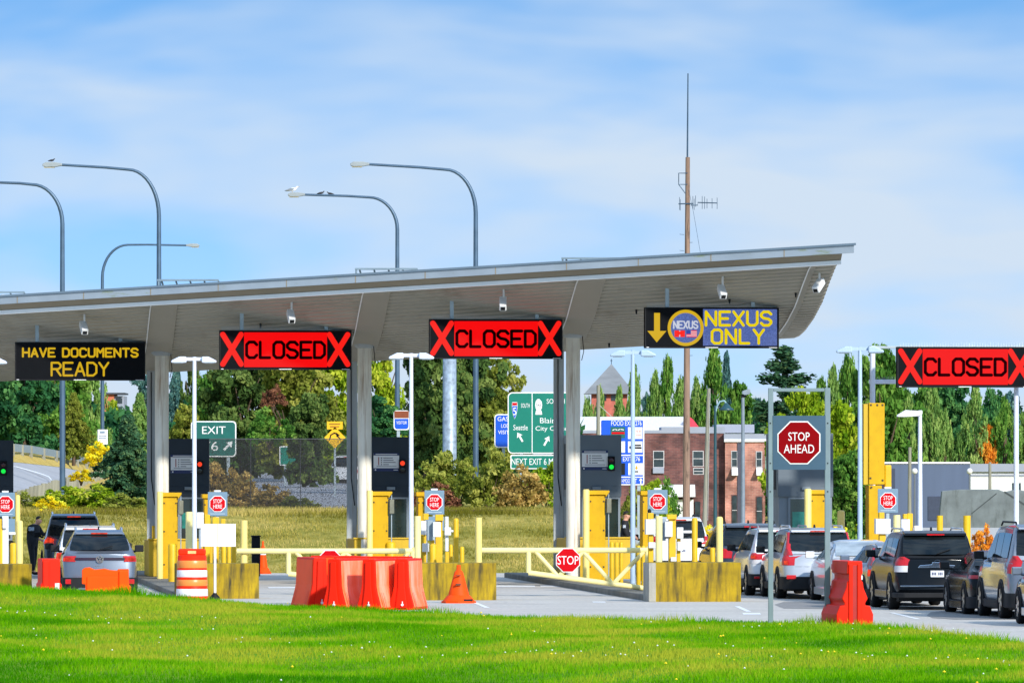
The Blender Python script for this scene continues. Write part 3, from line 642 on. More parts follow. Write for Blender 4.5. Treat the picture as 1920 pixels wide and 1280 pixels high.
# concrete end blocks
for i, (x0, x1, yt, extra) in enumerate([(-110, 60, 1057, 'partly cut by the left photo edge'), (331, 487, 1056, 'behind the striped drum'), (779, 933, 1055, 'behind the big orange cone'), (1217, 1390, 1054, 'with one bare grey end')]):
    s = ISL[i][1]; p = at((x0 + x1) / 2, s); wd = (x1 - x0) / s; zt = zat(yt, s)
    mb = MB(); r_ = .32; pl = [(-wd / 2, .0), (-wd / 2, 1.3), (wd / 2, 1.3)] 
    if i < 3: pl += [(wd / 2, r_)] + [(wd / 2 - r_ + r_ * math.cos(a), r_ - r_ * math.sin(a)) for a in np.linspace(.2, math.pi / 2, 7)]
    else: pl += [(wd / 2, .0)]
    mb.prism(pl, -.02, zt, axis='z')
    bt = thing('concrete_block', 'yellow painted concrete block with dark weather streaks, ' + extra, 'concrete block', (p.x, p.y, 0), HEAD, 'yellow concrete blocks at the island ends')
    mb.build('block', BLOCKY, bt, smooth=30, bevel=.015)
    if i == 3:
        mb = MB(); mb.prism([(-wd / 2 - .015, -.02), (-wd / 2 - .015, 1.28), (-wd / 2 + .02, 1.28), (-wd / 2 + .16, -.02)], -.0, zt - .01, axis='z'); mb.build('bare_end', CONC, bt, bevel=.012)

# booths
BOO = [(-78, 25, 825, 63.4), (315, 392, 822, 64.2), (697, 768, 819, 65.0), (1071, 1165, 815, 65.8), (1458, 1562, 812, 66.7)]
SIG = [(6, 871, 883, 'g'), (374, 870, 881, 'r'), (754, 868, 879, 'r'), (1145.5, 862, 875, 'g'), None]
PLAC = [None, (320, 368, 852, 887), (700, 748, 849, 883), (1090.5, 1139.5, 844, 881), None]
BW = ['cut by the left edge, with a green lamp', 'with a red lamp, above the striped drum', 'with a red lamp, behind the second gate post and orange barriers', 'with a green lamp, beside an officer in black', 'behind the large stop ahead sign']
for i, (x0, x1, yt, s) in enumerate(BOO):
    b = thing('inspection_booth', 'tall charcoal inspection booth ' + BW[i], 'booth', at((x0 + x1) / 2, s, 0), HEAD, 'inspection booths under the canopy')
    q = PX(b, (x0 + x1) / 2, s); hw = (x1 - x0) / 2 / s; zt = zat(yt, s); zf = zat(931, s); zw = zat(1009, s)
    mb = MB(); mb.box(-hw, hw, -.06, 2.7, zf, zt); mb.box(-hw - .004, hw + .004, -.066, 2.706, zat(911, s) - .012, zat(911, s) + .012); up = mb.build('upper_panel', BOOTHR if i >= 3 else BOOTH, b, bevel=.02)
    mb = MB(); mb.box(-hw + .03, hw - .03, .02, 2.6, .1, zf); mb.build('booth_body', BOOTHL if i >= 3 else BOOTH, b)
    wx0, wx1 = -hw + .35, hw - .09
    mb = MB(); mb.box(wx0, wx1, -.01, .016, zw, zf - .06); mb.build('window', GLASS, b)
    mb = MB(); f = .06
    for a, c, d0, e in ((wx0 - f, wx0, zw - f, zf - .01), (wx1, wx1 + f, zw - f, zf - .01), (wx0, wx1, zw - f, zw), (wx0, wx1, zf - .06, zf - .01)): mb.box(a, c, -.035, .018, d0, e)
    mb.build('window_frame', BOOTHL, b)
    mb = MB(); mb.box(wx0 + .06, wx0 + (wx1 - wx0) * .55, -.018, -.011, zw + .3, zw + .75); mb.build('screen_reflection', TEAL, b) if i in (1, 4) else None  # flat teal panel painted as a reflection in the window
    mb = MB(); mb.box(-hw - .012, -hw + .012, .4, 2.3, zf + .2, zt - .25); mb.build('side_louvre', BLACK, b)
    mb = MB(); mb.box(-hw + .0, hw, -.2, .0, zw - .16, zw - .07); mb.build('counter', BLACK, b)
    mb = MB(); mb.box(.0 - .12, .12, -.16, -.061, zat(918, s), zat(912, s)); mb.build('small_light', BOOTHL, b, bevel=.01)
    if SIG[i]:
        px, yr, yg, on = SIG[i]; x = q.x(px) * 1.0
        mb = MB(); mb.box(x - .10, x + .10, -.17, -.061, zat(yg + 7, s), zat(yr - 7, s)); sgn = mb.build('signal_head', BLACK, b, bevel=.015)
        for nm, y, mt in (('red_lamp', yr, REDLAMP if on == 'r' else DEADRED), ('green_lamp', yg, GRNLAMP if on == 'g' else DEADGRN)):
            m2 = MB(); rr = .068; z = zat(y, s)
            m2.add([(x + rr * math.cos(k * math.pi / 8), -.175, z + rr * math.sin(k * math.pi / 8)) for k in range(16)] + [(x, -.19, z)], [(k, (k + 1) % 16, 16) for k in range(16)], True); m2.build(nm, mt, sgn)
            m2 = MB(); n_ = 10
            vs = [(x + .078 * math.cos(R(15) + R(150) * k / n_), -.172, z + .078 * math.sin(R(15) + R(150) * k / n_)) for k in range(n_ + 1)]; vs += [(a, -.26, c) for a, _, c in vs]
            m2.add(vs, [(k, k + 1, k + n_ + 2, k + n_ + 1) for k in range(n_)]); m2.build('visor', BLACK, sgn)
    if PLAC[i]:
        a, c, y0, y1 = PLAC[i]; xa, xc = q.x(a), q.x(c); z0, z1 = zat(y1, s), zat(y0, s); h_ = z1 - z0
        mb = MB(); mb.box(xa, xc, -.085, -.061, z0, z1); pl = mb.build('notice_board', SIGNW, b)
        m2 = MB(); m2.box(xa, xc, -.092, -.086, z1 - h_ * .13, z1); m2.box(xa, xc, -.092, -.086, z0, z0 + h_ * .17); m2.build('navy_band', NAVY, pl)
        m2 = MB(); w_ = xc - xa
        for k in range(4):
            z = z1 - h_ * (.27 + .12 * k); m2.box(xa + w_ * .38, xa + w_ * (.75, .78, .86, .6)[k], -.09, -.0865, z - .010, z + .010); m2.box(xa + w_ * .29, xa + w_ * .33, -.09, -.0865, z - .016, z + .016)
        m2.box(xa + w_ * .12, xa + w_ * .9, -.09, -.0865, z1 - h_ * .74, z1 - h_ * .715)
        m2.build('print_lines', M('grey_print', (.12, .12, .13), .6, var=0), pl)
        m2 = MB(); m2.box(xa + w_ * .18, xa + w_ * .215, -.09, -.0865, z1 - h_ * .66, z1 - h_ * .22); m2.build('print_column', M('red_print', (.35, .08, .08), .6, var=0), pl)
        m2 = MB(); m2.box(xa + w_ * .08, xa + w_ * .92, -.096, -.0925, z1 - h_ * .085, z1 - h_ * .045); m2.box(xa + w_ * .05, xa + w_ * .10, -.096, -.0925, z0 + h_ * .04, z0 + h_ * .12); m2.box(xa + w_ * .78, xa + w_ * .95, -.096, -.0925, z0 + h_ * .06, z0 + h_ * .09); m2.build('white_print', SIGNW, pl)

# steel guards round the booth feet
for i, x0, x1, yt, s in [(1, 277.5, 400, 1012, 64.6), (2, 661, 772, 1010, 65.4), (3, 1056, 1182, 1009, 66.2)]:
    g = thing('booth_guard', 'low mustard steel guard wall round the booth foot ' + IW[i], 'guard wall', at((x0 + x1) / 2, s), HEAD, 'steel guards round the booths')
    q = PX(g, (x0 + x1) / 2, s); zt = zat(yt, s); hw = (x1 - x0) / 2 / s
    mb = MB(); mb.box(-hw, hw, -.75, -.6, IZ, zt); mb.box(-hw, -hw + .15, -.6, 2.9, IZ, zt); mb.build('guard_plate', MUSTARD, g, bevel=.02)
    mb = MB(); mb.box(-hw - .03, hw + .03, -.79, -.56, zt + .002, zt + .05); mb.build('top_flange', MUSTARD, g, bevel=.01)
    mb = MB(); mb.box(-hw + .1, -hw + .3, -.5, -.3, zt + .05, zt + .42); mb.build('stub_post', YELLOW, g, bevel=.01)

# yellow steel cabinets that protect the portals
def cabinet(i, x0, x1, yt, sb, lab, post=None, arm=True, yb=None):
    s = isc(i, sb); th = thing('portal_cabinet', lab, 'steel cabinet', at((x0 + x1) / 2, s), HEAD, 'yellow portal cabinets on the islands')
    q = PX(th, (x0 + x1) / 2, s); hw = (x1 - x0) / 2 / s; zt = zat(yt, s)
    mb = MB(); mb.box(-hw, hw, 0, .8, IZ - .02, zt - .12); mb.build('cabinet_body', CABY, th, bevel=.015)
    mb = MB(); mb.prism([(-hw - .06, zt), (hw + .11, zt), (hw + .11, zt - .05), (hw + .002, zt - .19), (hw + .002, zt - .118), (-hw - .06, zt - .118)][::-1], -.07, .86); mb.build('cap', CABY, th, bevel=.01)
    mb = MB()
    for k in (0, 1, 2):
        for sx in (-1, 1): mb.lathe([(.02, 0), (.02, .012)], 8)
    m2 = MB()
    for zz_ in (zt - .3, zt - 1.1, IZ + .4):
        for sx in (-.8, .8): m2.box(hw * sx - .02, hw * sx + .02, -.014, -.002, zz_ - .02, zz_ + .02)
    m2.build('bolts', M('dark_bolt', (.05, .03, .01), .6), th)
    if post:
        mb = MB(); a, c = q.x(post[0]), q.x(post[1]); mb.lathe([((c - a) / 2, IZ - .02), ((c - a) / 2, zt - .0), ((c - a) / 2 * .8, zt + .03)], 16, cx=(a + c) / 2, cy=-.1); mb.build('corner_post', PALE, th)
    if arm:
        mb = MB(); x = hw + .09; mb.tube([(x, -.02, zt - .1), (x, -.02, IZ)], .018, 6); mb.build('conduit', GALV, th)
        mb = MB(); mb.box(x - .06, x + .07, -.12, .06, zt - .62, zt - .22); mb.build('sensor_box', M('dull_sensor_metal', lin(128, 128, 110), .5, metal=.3, var=.3), th, bevel=.015)
    return th
cabinet(1, 305, 333, 923, 67, 'yellow steel cabinet with drip stained cap, ' + IW[1], (294, 305.5))
cabinet(2, 698, 728, 921, 67, 'yellow steel cabinet with overhanging cap ' + IW[2], (687, 698.5))
cabinet(3, 1104, 1135, 919, 67, 'yellow steel cabinet beside the grey window of the booth ' + IW[3], (1092, 1104.5))
cabinet(4, 1520, 1547, 918, 67, 'yellow steel cabinet seen just left of the right post of the stop ahead frame', (1507, 1520.5), arm=False)
cabinet(2, 784, 794, 922, 66.5, 'narrow yellow cabinet half hidden by the stop here sign ' + IW[2], None)
cabinet(3, 1205, 1218, 920, 66.5, 'narrow yellow cabinet half hidden by the stop here sign ' + IW[3], None)
cabinet(1, 383, 395, 926, 66.5, 'narrow yellow cabinet half hidden by the stop here sign ' + IW[1], None)

# tall cabinet and sign gantry at the right
s = isc(4, 66.5); th = thing('tall_cabinet', 'very tall yellow steel cabinet carrying the gantry pole at the right', 'steel cabinet', at(1640, s), HEAD)
q = PX(th, 1640, s)
mb = MB(); q.box(mb, 1629, 1659, 755, 908, 0, .7); mb.build('upper_cabinet', CABY, th, bevel=.02)
mb = MB(); mb.prism([(q.x(1629) - .002, q.z(908)), (q.x(1629) - .002, q.z(757)), (q.x(1619.5), q.z(757)), (q.x(1619.5), q.z(908))], .06, .72); mb.build('side_door', MUSTARD, th, bevel=.01)
mb = MB(); mb.box(q.x(1629), q.x(1654), .03, .7, IZ, q.z(909.5)); mb.build('lower_cabinet', CABY, th, bevel=.02)
mb = MB(); q.box(mb, 1660, 1673, 871, 921, .1, .5); mb.build('side_box', YELLOW, th, bevel=.04)
mb = MB()
for px, py in ((1633, 759), (1645, 759), (1655, 759), (1632, 896), (1634, 913), (1655, 900)): mb.box(q.x(px) - .025, q.x(px) + .025, -.014, -.002, q.z(py) - .025, q.z(py) + .025)
mb.build('bolts', MATS['dark_bolt'], th)
s2 = 67.8; th = thing('sign_gantry', 'white gantry pole and arms holding the rightmost closed sign', 'gantry', at(1636, s2, 0), HEAD)
q = PX(th, 1636, s2)
zt = q.z(648)
mb = MB(); mb.tube([(0, .0, IZ), (0, .0, zt)], .075, 14); mb.build('pole', POLEW, th)
mb = MB(); mb.box(.075, 5.0, .35, .5, q.z(653), q.z(648)); mb.box(-.05, .1, -.05, .5, q.z(653), q.z(648)); mb.build('upper_arm', GALV, th, bevel=.01)
mb = MB(); mb.box(.06, 5.0, .345, .495, q.z(719), q.z(711)); mb.box(-.04, .09, -.02, .49, q.z(719), q.z(711)); mb.build('lower_arm', POLEW, th, bevel=.01)
mb = MB(); spikes(mb, .1, .75, q.z(711), q.z(705), .42, 18); mb.build('bird_spikes', GALV, th)

# stop-here signs
STP = [(10, 945, 32), (408, 944, 31), (814.5, 941, 31), (1233, 940, 31), (1665, 938, 31)]
for i, (px, py, d_) in enumerate(STP):
    s = isc(i, 70.6); hw = 18.4 / 70
    sg = thing('stop_here_sign', 'red STOP HERE octagon on a blue-grey panel ' + IW[i], 'sign', at(px, s), HEAD, 'stop here signs, one per lane')
    zc = zat(py, s); zt = zat(py - 22, s); zb = zat(py + 23, s)
    mb = MB(); mb.box(-.04, .04, .03, .09, IZ, zt); mb.build('post', GALV, sg)
    mb = MB(); mb.box(-hw, hw, 0, .025, zb, zt); mb.build('panel', SIGNBACK, sg, bevel=.01)
    rr = d_ / 2 / s / math.cos(R(22.5)) * .98
    mb = MB(); octagon(mb, 0, zc, rr, -.012, -.001); mb.build('octagon_border', SIGNW, sg)
    mb = MB(); octagon(mb, 0, zc, rr * .91, -.02, -.0125); mb.build('octagon', RED, sg)
    mb = MB(); font_text(mb, 'STOP', 0, zc + .072, .235, .105, -.0215); mb.build('lettering', SIGNW, sg); mb = MB(); font_text(mb, 'HERE', 0, zc - .072, .235, .105, -.0215); mb.build('lettering', SIGNW, sg)
    mb = MB(); mb.box(-hw * .75, hw * .75, -.005, -.001, zb + .055, zb + .068); mb.build('small_print', M('pale_blue_print', lin(190, 205, 215), .5, var=0), sg)
    mb = MB(); mb.box(-.09, .09, .0, .12, zt + .001, zt + .05); mb.build('top_light', WHITEBOX, sg, bevel=.01)
    if i in (0, 2):
        mb = MB(); mb.box(-hw * .9, hw, .0, .02, zb - .42, zb - .06); mb.build('lower_panel', SIGNBACK, sg)

# card-reader stands: yellow pedestals with boxes
def reader(i, px, sb, lab, boxes):
    s = isc(i, sb); th = thing('reader_stand', lab, 'reader stand', at(px, s), HEAD, 'equipment stands on the islands'); q = PX(th, px, s)
    for nm, mt, x0, x1, y0, y1, d0, d1 in boxes:
        mb = MB(); q.box(mb, x0, x1, y0, y1, d0, d1); mb.build(nm, mt, th, bevel=.012)
    return th, q
G = lambda i, s: (EYE - IZ) * s + HZ
def gb(i, sb): s = isc(i, sb); return HZ + (EYE - IZ + .02) * s
y3 = gb(3, 73)
th, q = reader(3, 1222, 73, 'yellow pedestal with a white box, left of the cream bollard ' + IW[3], [('pedestal', YELLOW, 1217, 1226, 1002, y3, .1, .3), ('enclosure', WHITEBOX, 1211, 1230, 973, 1001.5, 0, .3), ('cap_box', YELLOW, 1215, 1226, 961, 972.5, .05, .25), ('junction_box', WHITEBOX, 1216, 1229, 1016, 1027, -.05, .09)])
mb = MB(); mb.lathe([(.04, q.z(961)), (.05, q.z(957)), (.02, q.z(953.5))], 10, cx=q.x(1219), cy=.15); mb.build('camera_knob', BLACK, th)
y3 = gb(3, 72)
th, q = reader(3, 1260, 72, 'bracketed stand with grey and white boxes, right of the cream bollard ' + IW[3], [('pedestal', YELLOW, 1256, 1269, 966, y3, .2, .4), ('bracket', YELLOW, 1252, 1270, 964, 973, .12, .195), ('enclosure', WHITEBOX, 1247, 1261, 977, 1006, .0, .19), ('enclosure', GREYBOX, 1243, 1250, 972, 1013, .2, .42), ('meter_box', WHITEBOX, 1258, 1272, 1044, 1052, .0, .15)])
y3 = gb(3, 73.2)
reader(3, 1276, 73.2, 'thin yellow stand with a white scanner arm, over the block middle ' + IW[3], [('stand', YELLOW, 1270, 1277, 1000, y3, .1, .2), ('scanner_head', WHITEBOX, 1269, 1281, 988, 1009, -.05, .09), ('scanner_arm', WHITEBOX, 1281.5, 1297, 994, 999, -.02, .03), ('keypad', WHITEBOX, 1270, 1280, 1015, 1032, -.04, .09)])
y2 = gb(2, 72)
reader(2, 795, 71.5, 'yellow pedestal with a white box, left part of the group ' + IW[2], [('pedestal', YELLOW, 790, 800, 1003, gb(2, 71.5), .1, .3), ('enclosure', WHITEBOX, 789.5, 800.5, 976, 1002, 0, .25), ('cap_box', YELLOW, 794, 804, 962, 974, .05, .25), ('bin', WHITEBOX, 792, 804, 1018, 1034, -.1, .09)])
reader(2, 818, 72, 'yellow stand with grey and white boxes side by side ' + IW[2], [('pedestal', YELLOW, 810, 816, 1012, y2, .22, .4), ('enclosure', GREYBOX, 801.5, 812, 975, 1013, .1, .4), ('enclosure', WHITEBOX, 811.5, 826, 978, 1006, -.1, .095), ('pedestal', YELLOW, 819, 832, 965, y2, .42, .6), ('bracket', YELLOW, 818, 833, 964, 976, .3, .4)])
reader(2, 838, 73, 'white scanner post with tilted head ' + IW[2], [('stand', WHITEBOX, 835, 841, 968, 1033, .0, .1), ('scanner_head', WHITEBOX, 833, 845, 988, 1003, -.14, -.01), ('scanner_arm', WHITEBOX, 845.5, 858, 993, 997, -.1, -.05), ('stand_foot', YELLOW, 835, 842, 1034, gb(2, 73), .0, .1)])
reader(1, 374, 70, 'white box and cable stand beside the light pole ' + IW[1], [('enclosure', WHITEBOX, 369, 382, 960, 990, 0, .2), ('stand', GREYBOX, 373, 378, 991, gb(1, 70), .05, .15)])
reader(1, 405, 73, 'three yellow capped posts behind the folded white board', [('post', YELLOW, 384, 394, 964, gb(1, 73), .1, .2), ('post', YELLOW, 399, 411, 969, gb(1, 73), .1, .2), ('post', YELLOW, 415, 423, 972, 1040, .1, .2)])
reader(0, 10, 73, 'white reader post with a short arm ' + IW[0], [('stand', WHITEBOX, 4, 16, 967, gb(0, 73), .0, .12), ('scanner_head', WHITEBOX, 4.5, 13, 969, 990, -.1, -.01), ('scanner_arm', WHITEBOX, 16.5, 29, 997, 1002, .0, .05)])
reader(4, 1656, 72, 'yellow pedestal with a large white box below the sign ' + IW[4], [('pedestal', YELLOW, 1650, 1662, 1001, gb(4, 72), .1, .3), ('enclosure', WHITEBOX, 1642, 1670, 972, 1000.5, 0, .3), ('cap_box', YELLOW, 1649, 1659, 960, 971.5, .05, .25)])
reader(4, 1700, 71.5, 'yellow stand with white boxes, right of the cream bollard ' + IW[4], [('pedestal', YELLOW, 1704, 1714, 962, gb(4, 71.5), .2, .4), ('enclosure', WHITEBOX, 1690, 1706, 973, 1000, .0, .19), ('bracket', YELLOW, 1695, 1703, 963, 972, .1, .3), ('keypad', WHITEBOX, 1716, 1726, 985, 1003, .1, .25)])

# folded white board on a thin post in front of the drum island
s = 76.5; th = thing('folded_board', 'blank white folded board on a thin white post beside the striped drum', 'board', at(407.5, s), 0); q = PX(th, 407.5, s)
for sg_, x0, x1 in ((-1, 376, 407), (1, 408, 441.5)):
    mb = MB(); a, c = q.x(x0), q.x(x1); z0, z1 = q.z(1024), q.z(981.5)
    y_ = (0.12, 0) if sg_ < 0 else (0, .12); mb.add([(a, y_[0], z0), (c, y_[1], z0), (c, y_[1], z1), (a, y_[0], z1), (a, y_[0] + .02, z0), (c, y_[1] + .02, z0), (c, y_[1] + .02, z1), (a, y_[0] + .02, z1)], [(0, 1, 2, 3), (7, 6, 5, 4), (0, 4, 5, 1), (1, 5, 6, 2), (2, 6, 7, 3), (3, 7, 4, 0)]); mb.build('board_leaf', SIGNW, th)
mb = MB(); mb.tube([(q.x(403), .05, .0), (q.x(403), .05, q.z(1024))], .033, 10); mb.build('post', WHITE, th)
mb = MB(); mb.lathe([(.13, 0), (.12, .1), (.05, .18), (.05, .2)], 12, cx=q.x(402.5), cy=.05); mb.build('base', BLACK, th)

# gates across the closed lanes
def gate(pxl, pxr, yrail, xv, ybl, ybr, s, label, stop, stopy):
    th = thing('lane_gate', label, 'gate', at((pxl + pxr) / 2, s), 0, 'cream pipe gates across closed lanes'); q = PX(th, (pxl + pxr) / 2, s); r_ = 5.2 / s
    zr = q.z(yrail); X = q.x
    mb = MB(); mb.tube([(X(pxl), 0, zr), (X(pxr), 0, zr)], r_, 14); mb.build('top_rail', CREAM, th)
    mb = MB(); mb.tube([(X(xv), .0, q.z(ybl)), (X(pxr), .0, q.z(ybr))], r_ * .95, 12); mb.build('bottom_rail', CREAM, th)
    for x in (xv, pxr):
        mb = MB(); yb = ybl if x == xv else ybr; mb.tube([(X(x), 0, zr), (X(x), 0, q.z(yb))], r_ * .95, 12); mb.build('upright', CREAM, th)
    yb = lambda px: ybl + (ybr - ybl) * (px - xv) / (pxr - xv)
    w_ = pxr - xv
    for u0, u1 in ((.06, .25), (.46, .25), (.46, .71), (.97, .71)):
        mb = MB(); a, c = xv + w_ * u0, xv + w_ * u1; mb.tube([(X(a), 0, zr - r_ * .5), (X(c), 0, q.z(yb(c)))], r_ * .8, 10); mb.build('brace', CREAM, th)
    mb = MB(); mb.tube([(X(pxr + 4), .05, 0), (X(pxr + 4), .05, zr + .1)], .085, 14); mb.build('hinge_post', CREAM, th)
    z = q.z(stopy); x = X(stop); rr = 24.5 / s
    st = MB(); octagon(st, x, z, rr, -r_ - .03, -r_ - .005); so_ = st.build('stop_sign', SIGNW, th)
    st = MB(); octagon(st, x, z, rr * .93, -r_ - .038, -r_ - .0305); st.build('octagon', RED, so_)
    st = MB(); font_text(st, 'STOP', x, z, rr * 1.62, rr * .66, -r_ - .0385); st.build('lettering', SIGNW, so_)
gate(898, 1214, 1031, 991, 1073, 1103, 73.6, 'cream pipe gate with a red STOP octagon, in front of the booth with officer', 1065, 1049.5)
gate(444, 774, 1032.5, 541, 1075, 1104, 72.7, 'cream pipe gate with its STOP octagon mostly behind the orange barriers', 619, 1053)

# double-headed light poles
def lightpole(i, px, ytop, x0, x1, yh, sb, mat, lab, ybase=None):
    s = isc(i, sb); th = thing('light_pole', lab, 'light pole', at(px, s), 0, 'low twin light poles on the islands'); q = PX(th, px, s)
    zt = q.z(ytop); mb = MB(); mb.tube([(0, 0, IZ), (0, 0, zt)], [.072, .052], 14); mb.build('pole', mat, th)
    mb = MB(); mb.lathe([(.14, IZ - .01), (.14, IZ + .03), (.09, IZ + .05)], 14); mb.build('base_plate', GALV, th)
    zc = q.z(yh); m2 = MB(); m2.box(q.x(x0) * .45, q.x(x1) * .45, -.05, .05, zc - .0, zc + .09); m2.build('cross_arm', mat, th)
    for xe in (q.x(x0), q.x(x1)):
        m2 = MB(); a = xe * .34; sg_ = 1 if xe > 0 else -1
        pts = [(a, zc - .06), (a, zc + .11), (xe - sg_ * .22, zc + .11), (xe, zc - .0), (xe, zc - .06)]
        m2.prism(pts, -.16, .16); m2.build('lamp_head', mat, th, bevel=.03)
        m2 = MB(); m2.box(min(a, xe) + .08, max(a, xe) - .08, -.12, .12, zc - .075, zc - .0605); m2.build('lens', GALV, th)
PB = M('shaded_pole_paint', lin(168, 190, 212), .45, var=.05)  # white pole paint in a backlit blue-grey tone, shade put into the colour
lightpole(0, -24, 672, -62, 13, 678, 69.3, POLEW, 'twin light pole cut by the left photo edge, only one head showing')
lightpole(1, 364.5, 669, 321, 406, 676, 69.3, POLEW, 'white twin light pole left of the leftmost closed sign, over the drum island')
lightpole(2, 771, 662, 729, 814, 669, 69.3, POLEW, 'white twin light pole with a head behind the middle closed sign')
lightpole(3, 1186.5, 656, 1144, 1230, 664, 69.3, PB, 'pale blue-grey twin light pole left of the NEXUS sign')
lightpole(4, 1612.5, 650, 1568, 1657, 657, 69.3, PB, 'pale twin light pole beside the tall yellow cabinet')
# ---------------------------------------------------------------- barriers, cones, drum
BP = [(.295, 0), (.295, .06), (.205, .40), (.175, .55), (.155, 1.12), (.14, 1.17)]
def barrier(px, s, rot, lab, ln=1.85, mat=None, h=1.17):
    mat = mat or ORANGE
    th = thing('water_barrier', lab, 'water barrier', at(px, s), R(rot), 'water-filled plastic barriers')
    k = h / 1.17; pr_ = [(x, z * k) for x, z in BP] + [(-x, z * k) for x, z in BP[::-1]]
    mb = MB(); mb.prism(pr_, 0, ln); mb.build('shell', REDPL, th, bevel=.02)
    for side in (-1, 1):                                   # broad moulded flanks, right one faded, its sunlit brightness put into the colour
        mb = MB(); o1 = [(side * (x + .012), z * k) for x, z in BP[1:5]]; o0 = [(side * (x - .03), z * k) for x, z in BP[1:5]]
        mb.prism(o1 + o0[::-1], .06, ln - .06); mb.build('flank', FADED_SUNLIT if side > 0 else mat, th, bevel=.012)
    for side in (-1, 1):                                   # drain slots pressed into the flare
        mb = MB()
        for j in range(6):
            y = .14 + j * .1 if j < 3 else ln - .34 + (j - 3) * .1
            a, b = (.294, .07), (.205, .40)
            mb.add([(side * (a[0] + .015), y, a[1]), (side * (a[0] + .015), y + .016, a[1]), (side * (b[0] + .015), y + .016, b[1]), (side * (b[0] + .015), y, b[1])], [(0, 1, 2, 3)])
        mb.build('flare_groove', REDPL if mat is not REDPL else DEADRED, th)
    mb = MB(); mb.prism([(x * .45, .05 + z * .9 * k) for x, z in BP] + [(-x * .45, .05 + z * .9 * k) for x, z in BP[::-1]], -.05, -.002); mb.build('end_tongue', REDPL, th, bevel=.015)
    mb = MB(); mb.tube([(.03, -.055, .12), (.03, -.09, .12)], .03, 10); mb.tube([(.03, -.075, .12), (.03, -.075, .2)], .012, 6); mb.build('drain_plug', SIGNW, th)
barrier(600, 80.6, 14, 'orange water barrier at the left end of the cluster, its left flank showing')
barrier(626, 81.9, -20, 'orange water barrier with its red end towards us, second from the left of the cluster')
barrier(691, 82.1, -21, 'orange water barrier in the middle front of the cluster, wide pale right flank')
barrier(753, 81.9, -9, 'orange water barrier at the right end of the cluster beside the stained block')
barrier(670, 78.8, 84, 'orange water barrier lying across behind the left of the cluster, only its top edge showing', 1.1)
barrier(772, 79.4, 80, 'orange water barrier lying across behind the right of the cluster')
# tall red barrier by the stop ahead frame
s = 92; th = thing('water_barrier', 'tall red interlocking water barrier beside the stop ahead frame', 'water barrier', at(1603, s), R(7), 'water-filled plastic barriers')
hw = [(34.5, 1173), (35, 1151), (28.5, 1135), (19.7, 1134), (19.7, 1129.5), (24.6, 1121.6), (16.8, 1102), (15, 1090), (10, 1086.5), (10, 1077), (14.8, 1075), (14, 1051.3)]
pr_ = [(a / s, max(0, zat(y, s))) for a, y in hw]
mb = MB(); mb.prism(pr_ + [(-a, z) for a, z in pr_[::-1]], 0, 1.9); mb.build('shell', REDPL, th, bevel=.02)
mb = MB(); mb.box(-.13, -.045, -.035, -.002, .03, 1.28); mb.box(.045, .13, -.035, -.002, .03, 1.28); mb.build('end_rib', REDPL, th, bevel=.015)
mb = MB(); mb.box(-.045, .045, -.003, -.001, .03, 1.25); mb.build('end_groove', M('deep_red_plastic', lin(170, 16, 8), .5), th)
mb = MB(); mb.box(.115, .155, -.02, -.002, zat(1086, s), zat(1078, s)); mb.build('white_tag', SIGNW, th)
# low orange barrier in front of the grey hatchback
s = 83; th = thing('water_barrier', 'low bright orange barrier right behind the silver car at the left', 'water barrier', at(199, s), R(3), 'water-filled plastic barriers')
q = PX(th, 199, s)
mb = MB(); pts = [(160, 1116), (160, 1095), (153.5, 1094), (153.5, 1068), (158, 1064), (168, 1063), (178, 1067.5), (196, 1065.5), (206, 1068), (220, 1069.5), (221, 1066.5), (241.5, 1066.5), (242, 1097), (245.5, 1099), (245.5, 1116)]
mb.prism([(q.x(a), max(0, q.z(b))) for a, b in pts], 0, .55); mb.build('shell', BRIGHTOR, th, bevel=.025)
mb = MB(); mb.box(q.x(163), q.x(220), -.03, -.002, .25, q.z(1080)); mb.build('side_panel', BRIGHTOR, th, bevel=.02)
mb = MB(); mb.box(q.x(223), q.x(241), -.045, -.002, .1, q.z(1069)); mb.build('end_block', BRIGHTOR, th, bevel=.02)
s = 77.6; th = thing('water_barrier', 'upright red barrier between the left concrete block and the silver car', 'water barrier', at(96, s), R(9), 'water-filled plastic barriers')
q = PX(th, 96, s); zt = q.z(1047)
mb = MB(); mb.prism([(-.26, 0), (.26, 0), (.26, zt * .42), (.22, zt * .45), (.22, zt), (-.22, zt), (-.22, zt * .45), (-.26, zt * .42)], 0, 1.2); mb.build('shell', REDPL, th, bevel=.025)
mb = MB(); mb.box(-.2, -.05, -.04, -.002, .05, zt - .05); mb.build('end_rib', REDPL, th, bevel=.02)
mb = MB(); mb.box(.09, .2, -.012, -.002, zt * .3, zt * .45); mb.build('sticker', M('paper_label', (.6, .62, .55), .6, var=.4, scale=25), th)

